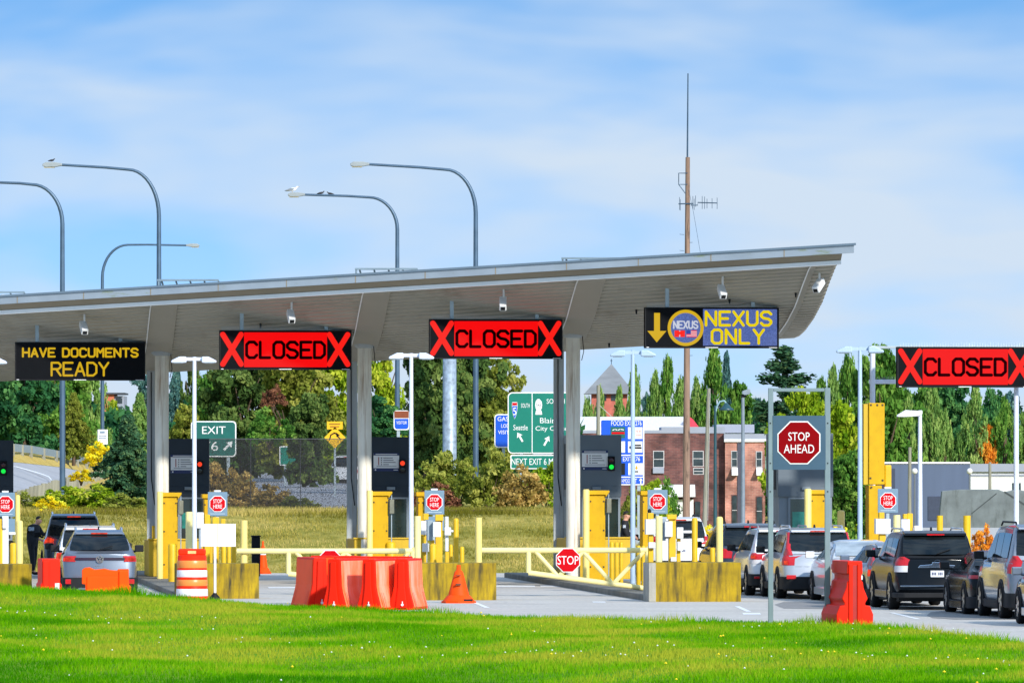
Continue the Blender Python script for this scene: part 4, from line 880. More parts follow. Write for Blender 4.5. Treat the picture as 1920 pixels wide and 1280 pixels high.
def cone(px, s, hgt, rb, lab, base_w, collar):
    th = thing('traffic_cone', lab, 'traffic cone', at(px, s), R(20), 'traffic cones')
    mb = MB(); mb.prism([(base_w * math.cos(R(22.5 + 45 * k)), base_w * math.sin(R(22.5 + 45 * k))) for k in range(8)], 0.0, .05, axis='z'); mb.lathe([(base_w * .93, .05), (base_w * .72, .16), (rb * 1.02, .19)], 16); mb.build('base', CONEOR, th)
    mb = MB(); mb.lathe([(rb, .18), (rb * .42, hgt * .80), (rb * .32, hgt * .84), (rb * .22, hgt * .86), (rb * .2, hgt - .01), (rb * .14, hgt)], 22); mb.build('cone_body', CONEOR, th)
    if collar:
        mb = MB(); f = lambda z: rb + (rb * .42 - rb) * (z - .18) / (hgt * .8 - .18) + .004; mb.lathe([(f(hgt * .58), hgt * .58), (f(hgt * .76), hgt * .76)], 22); mb.build('white_collar', REFLW, th)
    else:
        mb = MB(); a = R(-110); 
        for z, r_ in ((.43, .235), (.66, .19)):
            x, y = r_ * math.cos(a), r_ * math.sin(a); mb.box(x - .07, x + .05, y - .03, y + .02, z, z + (.045 if z < .5 else .02))
        mb.build('moulded_slot', M('scuffed_slot', (.12, .03, .01), .7), th)
        mb = MB(); mb.box(-.0, .22, -base_w * .94, -base_w * .60, .055, .10); mb.build('scuff_mark', BLACK, th)
cone(860, 77.7, .92, .26, 'large orange cone in front of a stained yellow block', .42, False)
cone(493, 60, 1.02, .15, 'slim red-orange cone with white collar beside a black bin on the far road', .26, True)
s = 61.5; th = thing('delineator_bin', 'black upright bin standing behind the slim cone', 'bin', at(480, s), R(6)); mb = MB(); mb.box(-.12, .13, 0, .3, 0, zat(1006, s)); mb.build('bin_body', BLACK, th, bevel=.02); mb = MB(); mb.box(-.14, .15, -.02, .32, zat(1006, s) + .001, zat(1004.5, s)+.02); mb.build('lid', BLACK, th, bevel=.01)

s = 77.6; th = thing('traffic_drum', 'striped orange and white traffic drum in front of the island', 'traffic drum', at(360, s)); zz_ = lambda y: zat(y, s)
bands = [(1121, 1135, CONEOR), (1103, 1116.5, REFLW), (1086, 1097.5, REFLO), (1068, 1081, REFLW), (1050, 1064, REFLO)]
rad = lambda z: .385 - .045 * (z / 1.3)
mb = MB(); mb.lathe([(rad(0), 0), (rad(zz_(1041)), zz_(1041)), (rad(1.2) - .03, zz_(1040))], 30); mb.build('drum_body', M('drum_red_orange', lin(238, 46, 10), .5, var=.06, spec=.15), th)
for y0, y1, mt in bands[1:]:
    mb = MB(); a, c = zz_(y1), zz_(y0); mb.lathe([(rad(a) + .002, a), (rad(a) + .008, a + .01), (rad(c) + .008, c - .01), (rad(c) + .002, c)], 30); mb.build('reflective_band', mt, th)
mb = MB(); mb.box(-.335, .335, -.05, .05, zz_(1041.5), zz_(1028)); mb.build('handle', MATS['drum_red_orange'], th, bevel=.045)
mb = MB(); mb.box(-.1, .1, -.058, -.052, zz_(1037.5), zz_(1032)); mb.build('grip_hole', M('seen_through_grip', lin(225, 190, 120), .6), th, bevel=.02)
mb = MB(); mb.lathe([(.44, 0), (.44, .07), (.39, .09)], 24); mb.build('tyre_base', BLACK, th)

# ---------------------------------------------------------------- vehicles
TYRE = M('tyre_rubber', (.012, .012, .013), .85, var=.2, spec=.15); RIM = M('alloy_rim', (.45, .46, .48), .3, metal=.8, var=.05)
CGL = M('dark_car_glass', (.010, .014, .016), .05, var=.6, scale=1.5, spec=.42); CLAD = M('black_cladding', (.016, .017, .019), .65, var=.15, spec=.2)
LGL = M('sky_toned_car_glass', (.34, .39, .41), .06, var=.35, scale=2, spec=.8)  # sky reflection put into the pale base colour of the glass
TL = M('tail_lamp_red', (.5, .008, .012), .18, var=.15, coat=.6); TLON = M('lit_tail_lamp', (1, .07, .025), .3, emit=.75, var=.5, scale=9); TLC = M('clear_lamp_lens', (.6, .6, .62), .15, var=.2, coat=.5)
CHROME = M('chrome', (.75, .77, .8), .12, metal=1, var=.05)
PLATE = M('licence_plate', (.72, .75, .8), .4, var=.05)
def paint(n_, c, metal=.35, rough=.32): return M('car_paint_' + n_, c, rough, metal=metal, var=.03, scale=2, coat=1.0)
def car(kind, label, px, s, paint_m, L_=4.6, W=1.85, H=1.68, belt=1.05, zc=.3, wr=.76, shape='suv', rg=.42, rot=5.0, r_=.36, glass=None, tail=None, rails=False, clad=True, badge=None, extra=None, roofm=None, plate=True, tint=None, brake=False, group='cars waiting for inspection'):
    th = thing(kind, label, 'car', at(px, s), R(rot), group)
    w = W / 2; gl = glass or CGL
    if shape == 'suv':
        prof = [(0, belt), (.07, belt + .03), (rg * .5, (belt + H) / 2), (rg, H - .07), (rg + .12, H - .025), (L_ * .34, H), (L_ * .5, H - .02), (L_ * .57, H - .07), (L_ * .73, belt + .05), (L_ * .78, belt), (L_ * .96, belt - .16), (L_, belt - .34)]
        ya, yb = .07, rg
    else:
        prof = [(0, belt - .04), (.08, belt + .0), (.5, belt + .06), (rg, (belt + .06 + H) / 2 + .05), (rg + .6, H - .03), (L_ * .46, H), (L_ * .55, H - .03), (L_ * .74, belt + .03), (L_ * .79, belt - .02), (L_ * .96, belt - .15), (L_, belt - .32)]
        ya, yb = .52, rg + .6
    py_ = [a for a, b in prof]; pz_ = [b for a, b in prof]
    zT = lambda y: interp(y, py_, pz_)
    plan = lambda y: interp(y, [0, .04, .1, .2, .5, L_ - .6, L_ - .15, L_], [.85, .905, .945, .975, 1, .99, .93, .8])
    rear = lambda z: interp(z, [zc, zc + .1, .42, .62, .68, belt, belt + .05], [.10, .03, .0, .0, .05, .07, .07]) if shape == 'suv' else interp(z, [zc, .4, .62, belt], [.09, .0, .0, .05])
    def sect(y):
        t = zT(y); g = min(1, max(0, (t - belt) / (H - belt))); b = min(belt, t - .03); ww = w * plan(y)
        x7 = ww * (.935 - (.935 - wr) * g)
        pts = [(.80 * ww, zc), (.93 * ww, zc + .03), (.98 * ww, zc + .14), (ww, zc + .32), (ww * 1.0, b - .2), (ww * .975, b - .04), (ww * .94, b), (x7, t - .10 * g - .008), (x7 * .95, t - .03 * g - .003), (x7 * .7, t), (0, t + .012 * g)]
        fo = max(0, 1 - y / .45)
        return [(x, y + rear(z) * fo, z) for x, z in pts]
    ys = sorted(set([round(v, 3) for v in list(np.linspace(0, L_, 30)) + py_ + [.02, .04, .07, .1, .15, .2, .3]]))
    rows = []
    for y in ys:
        h_ = sect(y); rows.append([(-x, a, z) for x, a, z in h_] + [(x, a, z) for x, a, z in h_[-2::-1]])
    K = len(rows[0]); mb = MB(); vs = [p for rw in rows for p in rw]; fs = []
    for i in range(len(rows) - 1):
        for j in range(K - 1): fs.append((i * K + j, i * K + j + 1, (i + 1) * K + j + 1, (i + 1) * K + j))
        fs.append((i * K + K - 1, i * K, (i + 1) * K, (i + 1) * K + K - 1))
    bul = lambda u: .07 * (1 - u * u)                       # the tail bows outwards
    hf = (K - 1) // 2
    for e_, sg_ in ((0, -1), (len(rows) - 1, 1)):
        o = e_ * K; us = [-1, -.8, -.55, -.28, 0, .28, .55, .8, 1]; grid_ = []
        for j in range(hf + 1):
            p0, p1 = rows[e_][j], rows[e_][K - 1 - j]; row = []
            for u in us:
                if u == -1: row.append(o + j)
                elif u == 1: row.append(o + K - 1 - j)
                else: row.append(len(vs)); vs.append((p1[0] * u, p0[1] + sg_ * bul(u), p0[2]))
            grid_.append(row)
        for j in range(hf):
            for k in range(len(us) - 1):
                f = [grid_[j][k], grid_[j][k + 1], grid_[j + 1][k + 1], grid_[j + 1][k]]
                if j == hf - 1: f = [grid_[j][k], grid_[j][k + 1], o + hf]
                fs.append(tuple(dict.fromkeys(f)))
    mb.add(vs, fs, True); body = mb.build('body', paint_m, th, smooth=32)
    def halfw(y, z):
        pts = sect(y); 
        for (x0, _, z0), (x1, _, z1) in zip(pts[:-1], pts[1:]):
            if z0 <= z <= z1: return x0 + (x1 - x0) * (z - z0) / max(1e-6, z1 - z0)
        return pts[3][0]
    def patch(m_, rows_):
        nb = len(rows_[0]); m_.add([p for r2 in rows_ for p in r2], [(a * nb + b, a * nb + b + 1, (a + 1) * nb + b + 1, (a + 1) * nb + b) for a in range(len(rows_) - 1) for b in range(nb - 1)], True)
    # rear window
    mb = MB(); rws = []
    for t in np.linspace(.10 if shape == 'suv' else .06, .88, 7):
        y = ya + (yb - ya) * t; z = zT(y); x = sect(y)[8][0] * (.985 if t > .2 else .97); dz = zT(y + .02) - zT(y - .02); n_ = Vector((0, -dz, .04)).normalized() * .014
        fo = max(0, 1 - y / .45); yy = y + rear(z) * fo
        rws.append([(x * u, yy + n_.y - .07 * (1 - u * u) * max(0, 1 - t) , z + n_.z) for u in np.linspace(-1, 1, 9)])
    patch(mb, rws); rwn = mb.build('rear_window', gl, th)
    if shape == 'suv':
        m2 = MB(); p0, p1 = rws[1], rws[1]; m2.tube([(0, rws[0][4][1] - .02, rws[0][4][2] + .01), (.32, rws[1][4][1] - .03, rws[1][4][2] + .02)], .012, 5); m2.build('wiper', BLACK, rwn)
    # side windows
    segs = [(rg + .22, L_ * .30), (L_ * .31, L_ * .475), (L_ * .49, L_ * .70)] if shape == 'suv' else [(rg + .45, L_ * .475), (L_ * .49, L_ * .70)]
    for sd in (-1, 1):
        for a, c in segs:
            m2 = MB(); rr = []
            for u in (.10, .5, .9):
                row = []
                for y in np.linspace(a, c, 6):
                    h_ = sect(y); p, q_ = h_[6], h_[7]
                    row.append((sd * (p[0] + (q_[0] - p[0]) * u + .012), y, p[2] + (q_[2] - p[2]) * u + .004))
                rr.append(row)
            patch(m2, rr); m2.build('side_window', LGL if gl is LGL else CGL, th)
    m2 = MB(); rr = []
    for t in np.linspace(.06, .94, 5):
        y = L_ * .57 + (L_ * .16) * t; z = zT(y); x = sect(y)[8][0] * .97; rr.append([(x * u, y + .008, z + .012) for u in np.linspace(-1, 1, 5)])
    patch(m2, rr); m2.build('windscreen', CGL, th)
    # bumper and sill cladding
    zb0, zb1 = zc - .06, (.56 if clad else .40)
    m2 = MB(); pl = [(-w - .012, .5), (-w * .99, .2), (-w * .95, .08), (-w * .88, .0)] + [(w * u, -.035 - .07 * (1 - u * u)) for u in (-.8, -.6, -.3, 0, .3, .6, .8)] + [(w * .88, .0), (w * .95, .08), (w * .99, .2), (w + .012, .5), (w * .8, .5), (w * .8, .14), (-w * .8, .14), (-w * .8, .5)]
    m2.prism([(a * (1.0), b) for a, b in pl], zb0, zb1, axis='z'); m2.build('rear_bumper', CLAD, th, smooth=30, bevel=.02)
    m2 = MB(); m2.box(-w * .9, w * .9, .15, L_ - .3, .2, zc + .02); m2.build('underbody', CLAD, th)
    for sd in (-1, 1):
        m2 = MB(); m2.box(sd * w * .86 if sd > 0 else -w - .012, w + .012 if sd > 0 else -w * .86, L_ * .3, L_ * .7, zc - .08, zc + .1); m2.build('sill', CLAD if clad else paint_m, th, bevel=.02)
        for yw in (L_ * .2, L_ * .80):
            m2 = MB(); R2 = r_ * 1.14; n_ = 18; zcn = r_
            arc = [(yw + R2 * math.cos(math.pi * k / n_), zcn + R2 * math.sin(math.pi * k / n_)) for k in range(n_ + 1)] + [(yw - R2, zc - .04), (yw + R2, zc - .04)]
            m2.prism(arc, sd * (w - .34), sd * (w + .014), axis='x'); m2.build('wheel_arch', CLAD, th)
            m2 = MB(); xo = w + .03; xi = w - .21
            for rr_ in (0,):
                pf = [(r_ * .62, xi), (r_ * .95, xi), (r_, xi + .04), (r_, xo - .04), (r_ * .95, xo - .005), (r_ * .66, xo), (r_ * .62, xo - .03)]
                n2 = 28; vs = [(sd * x, yw + q_ * math.cos(2 * math.pi * j / n2), r_ + q_ * math.sin(2 * math.pi * j / n2)) for q_, x in pf for j in range(n2)]
                m2.add(vs, [(i * n2 + j, i * n2 + (j + 1) % n2, (i + 1) * n2 + (j + 1) % n2, (i + 1) * n2 + j) for i in range(len(pf) - 1) for j in range(n2)], True)
                m2.add([(sd * xi, yw + r_ * .6 * math.cos(2 * math.pi * j / n2), r_ + r_ * .6 * math.sin(2 * math.pi * j / n2)) for j in range(n2)], [tuple(range(n2))])
            wh = m2.build('wheel', TYRE, th)
            m3 = MB()
            for k in range(5):
                a = 2 * math.pi * k / 5; m3.prism([(yw + p_ * math.cos(a + d_), r_ + p_ * math.sin(a + d_)) for p_, d_ in ((r_ * .12, -.9), (r_ * .62, -.22), (r_ * .62, .22), (r_ * .12, .9))], sd * (xo - .05), sd * (xo - .012), axis='x')
            m3.build('rim', RIM, wh)
        # mirrors
        m2 = MB(); xm = w * 1.0; m2.box(min(sd * (xm + .02), sd * (xm + .24)), max(sd * (xm + .02), sd * (xm + .24)), L_ * .655, L_ * .655 + .12, belt + .02, belt + .19); m2.box(min(sd * (xm - .06), sd * (xm + .05)), max(sd * (xm - .06), sd * (xm + .05)), L_ * .67, L_ * .67 + .05, belt - .0, belt + .06); m2.build('mirror', CLAD if clad else paint_m, th, bevel=.035)
        if rails:
            m2 = MB(); xr = w * wr * .9; m2.tube([(sd * xr, rg + .25, H - .03), (sd * xr, rg + .35, H + .05), (sd * xr, L_ * .5, H + .055), (sd * xr, L_ * .54, H - .02)], .022, 8); m2.build('roof_rail', rails if rails is not True else CHROME, th)
    # tail lamps wrap the corners
    for spec in (tail or [(.55, .82, 1.02, .22, TL)]):
        fx_, z0, z1, ys_, mt = spec
        for sd in (-1, 1):
            m2 = MB(); rr = []
            for z in np.linspace(z0, z1, 4):
                rw = []; wz = halfw(0, z); r0 = rear(z)
                if z <= belt:
                    for u in (fx_, (fx_ + 1) / 2, 1.0): rw.append((sd * wz * u, r0 - .02 - bul(u), z))
                    for y in (.04, .1, .16, ys_): rw.append((sd * (halfw(y, z) + .016), y + r0 * max(0, 1 - y / .45), z))
                else:
                    yy = next((y for y in np.linspace(ya, yb, 60) if zT(y) - .1 * min(1, max(0, (zT(y) - belt) / (H - belt))) >= z), yb)
                    h_ = sect(yy); x7 = h_[7][0]
                    for u in (.90, .95, 1.0): rw.append((sd * x7 * u, yy - .03, z))
                    for d_ in (.04, .08, .12, .16): rw.append((sd * (x7 + .02), yy + d_, z))
                rr.append(rw)
            patch(m2, rr); m2.build('tail_lamp', mt, th)
    # high brake lamp, spoiler, plate, badge
    if shape == 'suv':
        m2 = MB(); m2.prism([(rg - .12, H - .1), (rg + .25, H - .03), (rg + .3, H + .012), (rg - .10, H - .045)], -w * wr * .93, w * wr * .93, axis='x'); spl = m2.build('spoiler', paint_m, th, bevel=.012)
        m2 = MB(); m2.box(-.2, .2, rg - .135, rg - .115, H - .092, H - .06); m2.build('brake_lamp', TLON if brake else TL, spl)
        m2 = MB(); m2.prism([(rg + .5, H), (rg + .68, H), (rg + .6, H + .09)], -.02, .02, axis='x'); m2.build('roof_antenna', BLACK, th)
    if plate:
        zp = .80 if plate is True else plate; m2 = MB(); m2.box(-.155, .155, rear(zp) - .10, rear(zp) - .05, zp - .075, zp + .075); pt = m2.build('licence_plate', PLATE, th, bevel=.006)
        m2 = MB()
        for k in range(7):
            if k != 3: m2.box(-.125 + k * .037, -.102 + k * .037, rear(zp) - .1035, rear(zp) - .1005, zp - .03, zp + .035)
        m2.build('plate_marks', NAVY, pt)
    if extra: extra(th, dict(locals(), rear=lambda z: rear(z) - .07, rear0=rear))
    return th

SILV = paint('silver', lin(186, 192, 200), .55); WHT = paint('white', (.75, .76, .77), .0); BLKP = M('car_paint_black', (.005, .007, .010), .2, var=.03, coat=.12, spec=.16); DGR = paint('dark_grey', lin(84, 92, 102), .4); NAVYP = paint('midnight_blue', lin(38, 50, 66), .4); GRYB = paint('blue_grey', lin(108, 122, 140), .45); SLV2 = paint('steel_grey', lin(110, 120, 134), .5)
def bar_x(e, z0, z1, mat, name, wd=.92, off=.018):
    m2 = MB(); n_ = 9; rr = []
    for z in (z0, (z0 + z1) / 2, z1):
        r0 = e['rear0'](z); x = e['halfw'](0, z) * wd; rr.append([(x * u, r0 - off - e['bul'](u * wd), z) for u in np.linspace(-1, 1, n_)])
    e['patch'](m2, rr); return m2.build(name, mat, e['th'])
def ring_badge(e, z, r_, mat, y_off=-.04):
    m2 = MB(); y = e['rear'](z) + y_off; n_ = 24
    for k in range(n_):
        a, b = 2 * math.pi * k / n_, 2 * math.pi * (k + 1) / n_
        m2.prism([(r_ * math.cos(a), z + r_ * math.sin(a)), (r_ * math.cos(b), z + r_ * math.sin(b)), (r_ * .84 * math.cos(b), z + r_ * .84 * math.sin(b)), (r_ * .84 * math.cos(a), z + r_ * .84 * math.sin(a))], y - .008, y)
    return m2, y
def vw_extra(th, e):
    bar_x(e, .985, 1.05, M('tail_light_bar', (.03, .004, .008), .15, coat=.8), 'light_bar', .8, .022)
    m2, y = ring_badge(e, 1.01, .095, CHROME); k = .095
    m2.stroke([(-.55 * k, 1.01 + .62 * k), (-.02 * k, 1.01 + .02 * k), (.02 * k, 1.01 + .02 * k), (.55 * k, 1.01 + .62 * k)], .02, y - .008, y)
    m2.stroke([(-.8 * k, 1.01 + .2 * k), (-.38 * k, 1.01 - .75 * k), (0, 1.01 - .05 * k), (.38 * k, 1.01 - .75 * k), (.8 * k, 1.01 + .2 * k)], .02, y - .008, y); m2.build('round_badge', CHROME, th)
    m2 = MB(); font_text(m2, 'ID.4', 0, .82, .20, .06, e['rear'](.82) - .014); m2.build('lettering', CHROME, th)
    for sd in (-1, 1):
        m2 = MB(); m2.box(sd * .78 - .07, sd * .78 + .07, -.105, -.05, .40, .52); m2.build('bumper_reflector', TL, th, bevel=.015)
    m2 = MB(); m2.prism([(-.6, .26), (.6, .26), (.5, .31), (-.5, .31)], -.13, -.056); m2.build('bumper_trim', SLV2, th)
car('electric_suv', 'silver electric hatchback with light bar and round badge, behind the low orange barrier', 187, 76, SLV2, 4.58, 1.85, 1.72, 1.14, .3, .68, 'suv', .66, 4.5, .37, tail=[(.77, .95, 1.09, .22, TL), (.80, .965, 1.05, .1, TLON)], rails=True, badge=True, extra=vw_extra, plate=False, brake=True)
car('white_suv', 'white car mostly hidden in front of the silver hatchback, roof and lit brake lamp showing', 170, 71.2, WHT, 4.55, 1.84, 1.74, 1.08, .3, .76, 'suv', .45, 4.5, .36, rails=True, tail=[(.6, .86, 1.04, .22, TLON)], plate=False, brake=True)
def gmc_extra(th, e):
    bar_x(e, 1.0, 1.09, CHROME, 'chrome_bar', .62, .03)
car('dark_suv', 'dark grey car at the left booth, an officer leaning to its window', 139, 62.2, DGR, 4.7, 1.86, 1.90, 1.16, .32, .76, 'suv', .5, 4.5, .37, tail=[(.70, .98, 1.24, .2, TL), (.80, 1.02, 1.2, .04, TLON)], rails=CHROME, extra=gmc_extra, plate=False, brake=True)
# the long queue at the right
car('white_suv', 'white car at the booth with red brake lamp, seen between yellow posts', 1277, 63.5, WHT, 4.6, 1.84, 1.83, 1.12, .3, .74, 'suv', .5, 5, .36, tail=[(.72, 1.05, 1.28, .2, TL)], rails=BLACK, plate=.85, brake=True)
car('blue_suv', 'midnight blue car behind the two white cars, next after the one at the booth', 1412, 71.2, NAVYP, 4.75, 1.9, 1.80, 1.12, .3, .76, 'suv', .42, 5.5, .37, rails=BLACK, tail=[(.7, .9, 1.15, .2, TL)])
def sub_extra(th, e):
    for sd in (-1, 1):
        m2 = MB(); m2.box(sd * .68 - .14, sd * .68 + .14, -.105, -.05, .44, .50); m2.build('bumper_reflector', TL, th, bevel=.01)
        m2 = MB(); m2.box(sd * .83 - .06, sd * .83 + .06, e['rear'](.98) + .01, e['rear'](.98) + .06, .96, 1.04); m2.build('lit_lamp', TLON, th, bevel=.01)
car('white_suv', 'white boxy car with small red and clear tail lamps, left of the frame post', 1473, 73.4, WHT, 4.6, 1.8, 1.73, 1.10, .32, .77, 'suv', .40, 5, .37, tail=[(.80, .93, 1.10, .2, TL), (.80, .82, .925, .2, TLC)], rails=M('grey_rail', (.2, .22, .24), .5), extra=sub_extra, brake=True)
def volvo_extra(th, e):
    for sd in (-1, 1):
        m2 = MB(); m2.box(sd * .74 - .12, sd * .74 + .12, -.105, -.05, .50, .60); m2.build('bumper_reflector', TL, th, bevel=.01)
        m2 = MB(); m2.box(sd * .86 - .05, sd * .86 + .05, e['rear'](.9) + .01, e['rear'](.9) + .06, .86, .95); m2.build('lit_lamp', TLON, th, bevel=.01)
    bar_x(e, .80, .81, CLAD, 'tailgate_seam', .8, .012)
    m2 = MB(); m2.box(-.3, .3, -.13, -.056, .36, .5); m2.build('skid_plate', SLV2, th, bevel=.02)
car('silver_suv', 'silver car with tall red tail lamps up to the roof, behind the frame posts', 1538, 75.3, SILV, 4.8, 1.9, 1.76, 1.10, .3, .77, 'suv', .48, 5.5, .38, tail=[(.80, .84, 1.10, .2, TL), (.9, 1.09, 1.66, .2, TL)], rails=SILV, extra=volvo_extra, brake=True, plate=False)
def mazda_extra(th, e):
    for sd in (-1, 1):
        m2 = MB(); m2.box(sd * .7 - .13, sd * .7 + .13, -.105, -.05, .40, .45); m2.build('bumper_reflector', TL, th, bevel=.01)
car('white_sedan', 'white low saloon with pale rear window, behind the red barrier', 1630, 77.4, WHT, 4.7, 1.83, 1.50, 1.02, .24, .70, 'sedan', 1.15, 5, .34, glass=LGL, tail=[(.62, .80, .93, .24, TL)], clad=False, extra=mazda_extra, plate=.7)
def hatch_extra(th, e):
    for sd in (-1, 1):
        m2 = MB(); m2.box(sd * .72 - .13, sd * .72 + .13, -.105, -.05, .30, .36); m2.build('bumper_reflector', TL, th, bevel=.01)
car('grey_hatchback', 'blue-grey hatchback with lit tail lamp, just right of the red barrier', 1700, 79.4, GRYB, 4.4, 1.8, 1.46, .98, .24, .73, 'suv', .7, 6, .34, tail=[(.62, .70, .86, .24, TLON), (.9, .95, 1.36, .14, TL)], clad=False, plate=False)
def runner_extra(th, e):
    m2 = MB(); z = 1.02; y = e['rear'](z); m2.prism([(-.46, .965), (.46, .965), (.40, 1.03), (.13, 1.05), (.12, 1.10), (-.12, 1.10), (-.13, 1.05), (-.40, 1.03)], y - .04, y - .012); m2.build('chrome_garnish', CHROME, th, bevel=.012)
    mm, yb_ = ring_badge(e, 1.07, .085, CHROME, -.05); mm.build('oval_badge', CHROME, th)
    m2 = MB(); m2.box(-.86, .80, -.12, -.056, .535, .565); m2.build('chrome_strip', CHROME, th, bevel=.008)
car('black_suv', 'black boxy car with chrome tailgate handle and licence plate, nearest full rear view', 1757, 82, BLKP, 4.8, 1.92, 1.80, 1.16, .34, .80, 'suv', .36, 5, .40, tail=[(.83, 1.02, 1.22, .2, TL), (.83, .87, 1.015, .2, TLC)], rails=SILV, extra=runner_extra, plate=.83, clad=False)
car('black_coupe', 'dark low coupe squeezed between the black car and the tall grey car', 1897, 84.9, BLKP, 4.4, 1.86, 1.40, .96, .2, .68, 'sedan', .9, 5, .35, tail=[(.55, .80, .88, .3, TL)], clad=False)
def tell_extra(th, e): pass
car('tall_grey_suv', 'tall steel grey car near the right edge with upright red tail lamps', 1976, 87.6, SLV2, 4.9, 1.98, 2.02, 1.24, .3, .80, 'suv', .3, 5, .40, tail=[(.86, .98, 1.36, .2, TL)], rails=BLACK, plate=.9)
car('grey_car', 'grey car cut off by the right photo edge, front wheel and mirror showing', 2050, 92.4, SLV2, 4.7, 1.88, 1.5, 1.0, .26, .72, 'sedan', 1.1, 5, .36, clad=False)

# ---------------------------------------------------------------- officers
SKIN = M('skin', lin(205, 150, 122), .55, var=.06, scale=8); UNI = M('black_uniform', (.010, .011, .014), .8, var=.25, scale=9); HAIR = M('dark_hair', (.012, .009, .007), .8, var=.3, scale=20)
def skin_mesh(name, pts, edges, mat, parent, sub=2):
    me = bpy.data.meshes.new(name); me.from_pydata([p[:3] for p in pts], edges, []); me.update(); me.materials.append(mat)
    o = bpy.data.objects.new(name, me); C.objects.link(o); o.parent = parent
    o.modifiers.new('skin', 'SKIN')
    if not me.skin_vertices: me.skin_vertices.new()
    for i, p in enumerate(pts):
        d = me.skin_vertices[0].data[i]; r2 = p[3] if isinstance(p[3], tuple) else (p[3], p[3]); d.radius = r2; d.use_root = (i == 0)
    o.modifiers['skin'].use_smooth_shade = True
    m_ = o.modifiers.new('sub', 'SUBSURF'); m_.levels = sub; m_.render_levels = sub
    return o
def officer(label, px, s, z0, P_, patch_at, sc_=1.0, rot=0):
    th = thing('person', label, 'person', at(px, s, z0), R(rot), None); th.scale = (sc_, sc_, sc_)
    p = P_
    names = ['pelvis', 'belly', 'chest', 'neck', 'head0', 'head1', 'shL', 'elL', 'haL', 'shR', 'elR', 'haR', 'hipL', 'knL', 'anL', 'toL', 'hipR', 'knR', 'anR', 'toR']
    rad = dict(pelvis=(.15, .12), belly=(.145, .12), chest=(.16, .125), neck=.068, head0=(.098, .105), head1=(.10, .108), shL=.075, elL=.052, haL=.036, shR=.075, elR=.052, haR=.036, hipL=.10, knL=.068, anL=.046, toL=.038, hipR=.10, knR=.068, anR=.046, toR=.038)
    E = [('pelvis', 'belly'), ('belly', 'chest'), ('chest', 'neck'), ('neck', 'head0'), ('head0', 'head1'), ('chest', 'shL'), ('shL', 'elL'), ('elL', 'haL'), ('chest', 'shR'), ('shR', 'elR'), ('elR', 'haR'), ('pelvis', 'hipL'), ('hipL', 'knL'), ('knL', 'anL'), ('anL', 'toL'), ('pelvis', 'hipR'), ('hipR', 'knR'), ('knR', 'anR'), ('anR', 'toR')]
    ix = {n_: i for i, n_ in enumerate(names)}
    pts = [(*p[n_], rad[n_]) for n_ in names]; ed = [(ix[a], ix[b]) for a, b in E]
    # fingers: short chains at each hand
    for hnd, elb in (('haL', 'elL'), ('haR', 'elR')):
        d = (Vector(p[hnd]) - Vector(p[elb])).normalized(); sd = d.cross(Vector((0, 1, .2))).normalized()
        palm = Vector(p[hnd]) + d * .06; pts.append((*palm, (.034, .018))); ed.append((ix[hnd], len(pts) - 1)); pi_ = len(pts) - 1
        for k, ln_ in ((-1.5, .075), (-.5, .085), (.5, .08), (1.5, .062)):
            a = palm + d * .03 + sd * k * .016; b = a + d * ln_ * .55 + Vector((0, 0, -.008)); c = b + d * ln_ * .45 + Vector((0, 0, -.02))
            i0 = len(pts); pts += [(*a, .0095), (*b, .009), (*c, .0075)]; ed += [(pi_, i0), (i0, i0 + 1), (i0 + 1, i0 + 2)]
        a = palm - d * .02 + sd * .04; b = a + d * .04 + sd * .01; i0 = len(pts); pts += [(*a, .011), (*b, .009)]; ed += [(pi_, i0), (i0, i0 + 1)]
    skin_mesh('body', pts, ed, SKIN, th)
    # clothing over the same skeleton, without head and hands
    cl = [n_ for n_ in names if n_ not in ('head0', 'head1', 'toL', 'toR')]; jx = {n_: i for i, n_ in enumerate(cl)}
    grow = lambda r2: tuple(v * 1.16 + .012 for v in (r2 if isinstance(r2, tuple) else (r2, r2)))
    cp_ = []
    for n_ in cl:
        q = Vector(p[n_])
        if n_ in ('haL', 'haR'): q = Vector(p['el' + n_[-1]]).lerp(q, .9)
        if n_ == 'neck': q = Vector(p['chest']).lerp(q, .82)
        cp_.append((*q, grow(rad[n_])))
    skin_mesh('uniform', cp_, [(jx[a], jx[b]) for a, b in E if a in jx and b in jx], UNI, th)
    for f in 'LR':
        a, b = Vector(p['an' + f]), Vector(p['to' + f]); skin_mesh('boot', [(*(a + Vector((0, 0, .02))), .062), (*(a + Vector((0, 0, -.05))), .06), (*b, .05), (*(b + (b - a).normalized() * .04), .045)], [(0, 1), (1, 2), (2, 3)], BLACK, th)
    h = Vector(p['head1']); fwd = (Vector(p['toL']) - Vector(p['anL'])); fwd.z = 0; fwd.normalize()
    m2 = MB(); m2.lathe([(.091 * math.sin(t_), .098 * math.cos(t_)) for t_ in np.linspace(1.45, .05, 8)], 16); hr = m2.build('hair', HAIR, th, loc=h - fwd * .022 + Vector((0, 0, .0))); hr.rotation_euler = (-fwd.y * -.5, 0, 0) if abs(fwd.y) > abs(fwd.x) else (0, -.45, 0)
    hc = Vector(p['head0']).lerp(h, .45); side = fwd.cross(Vector((0, 0, 1)))
    m2 = MB(); m2.lathe([(.004, -.03), (.016, -.018), (.012, .0), (.004, .03)], 8); o = m2.build('nose', SKIN, th, loc=hc + fwd * .088)
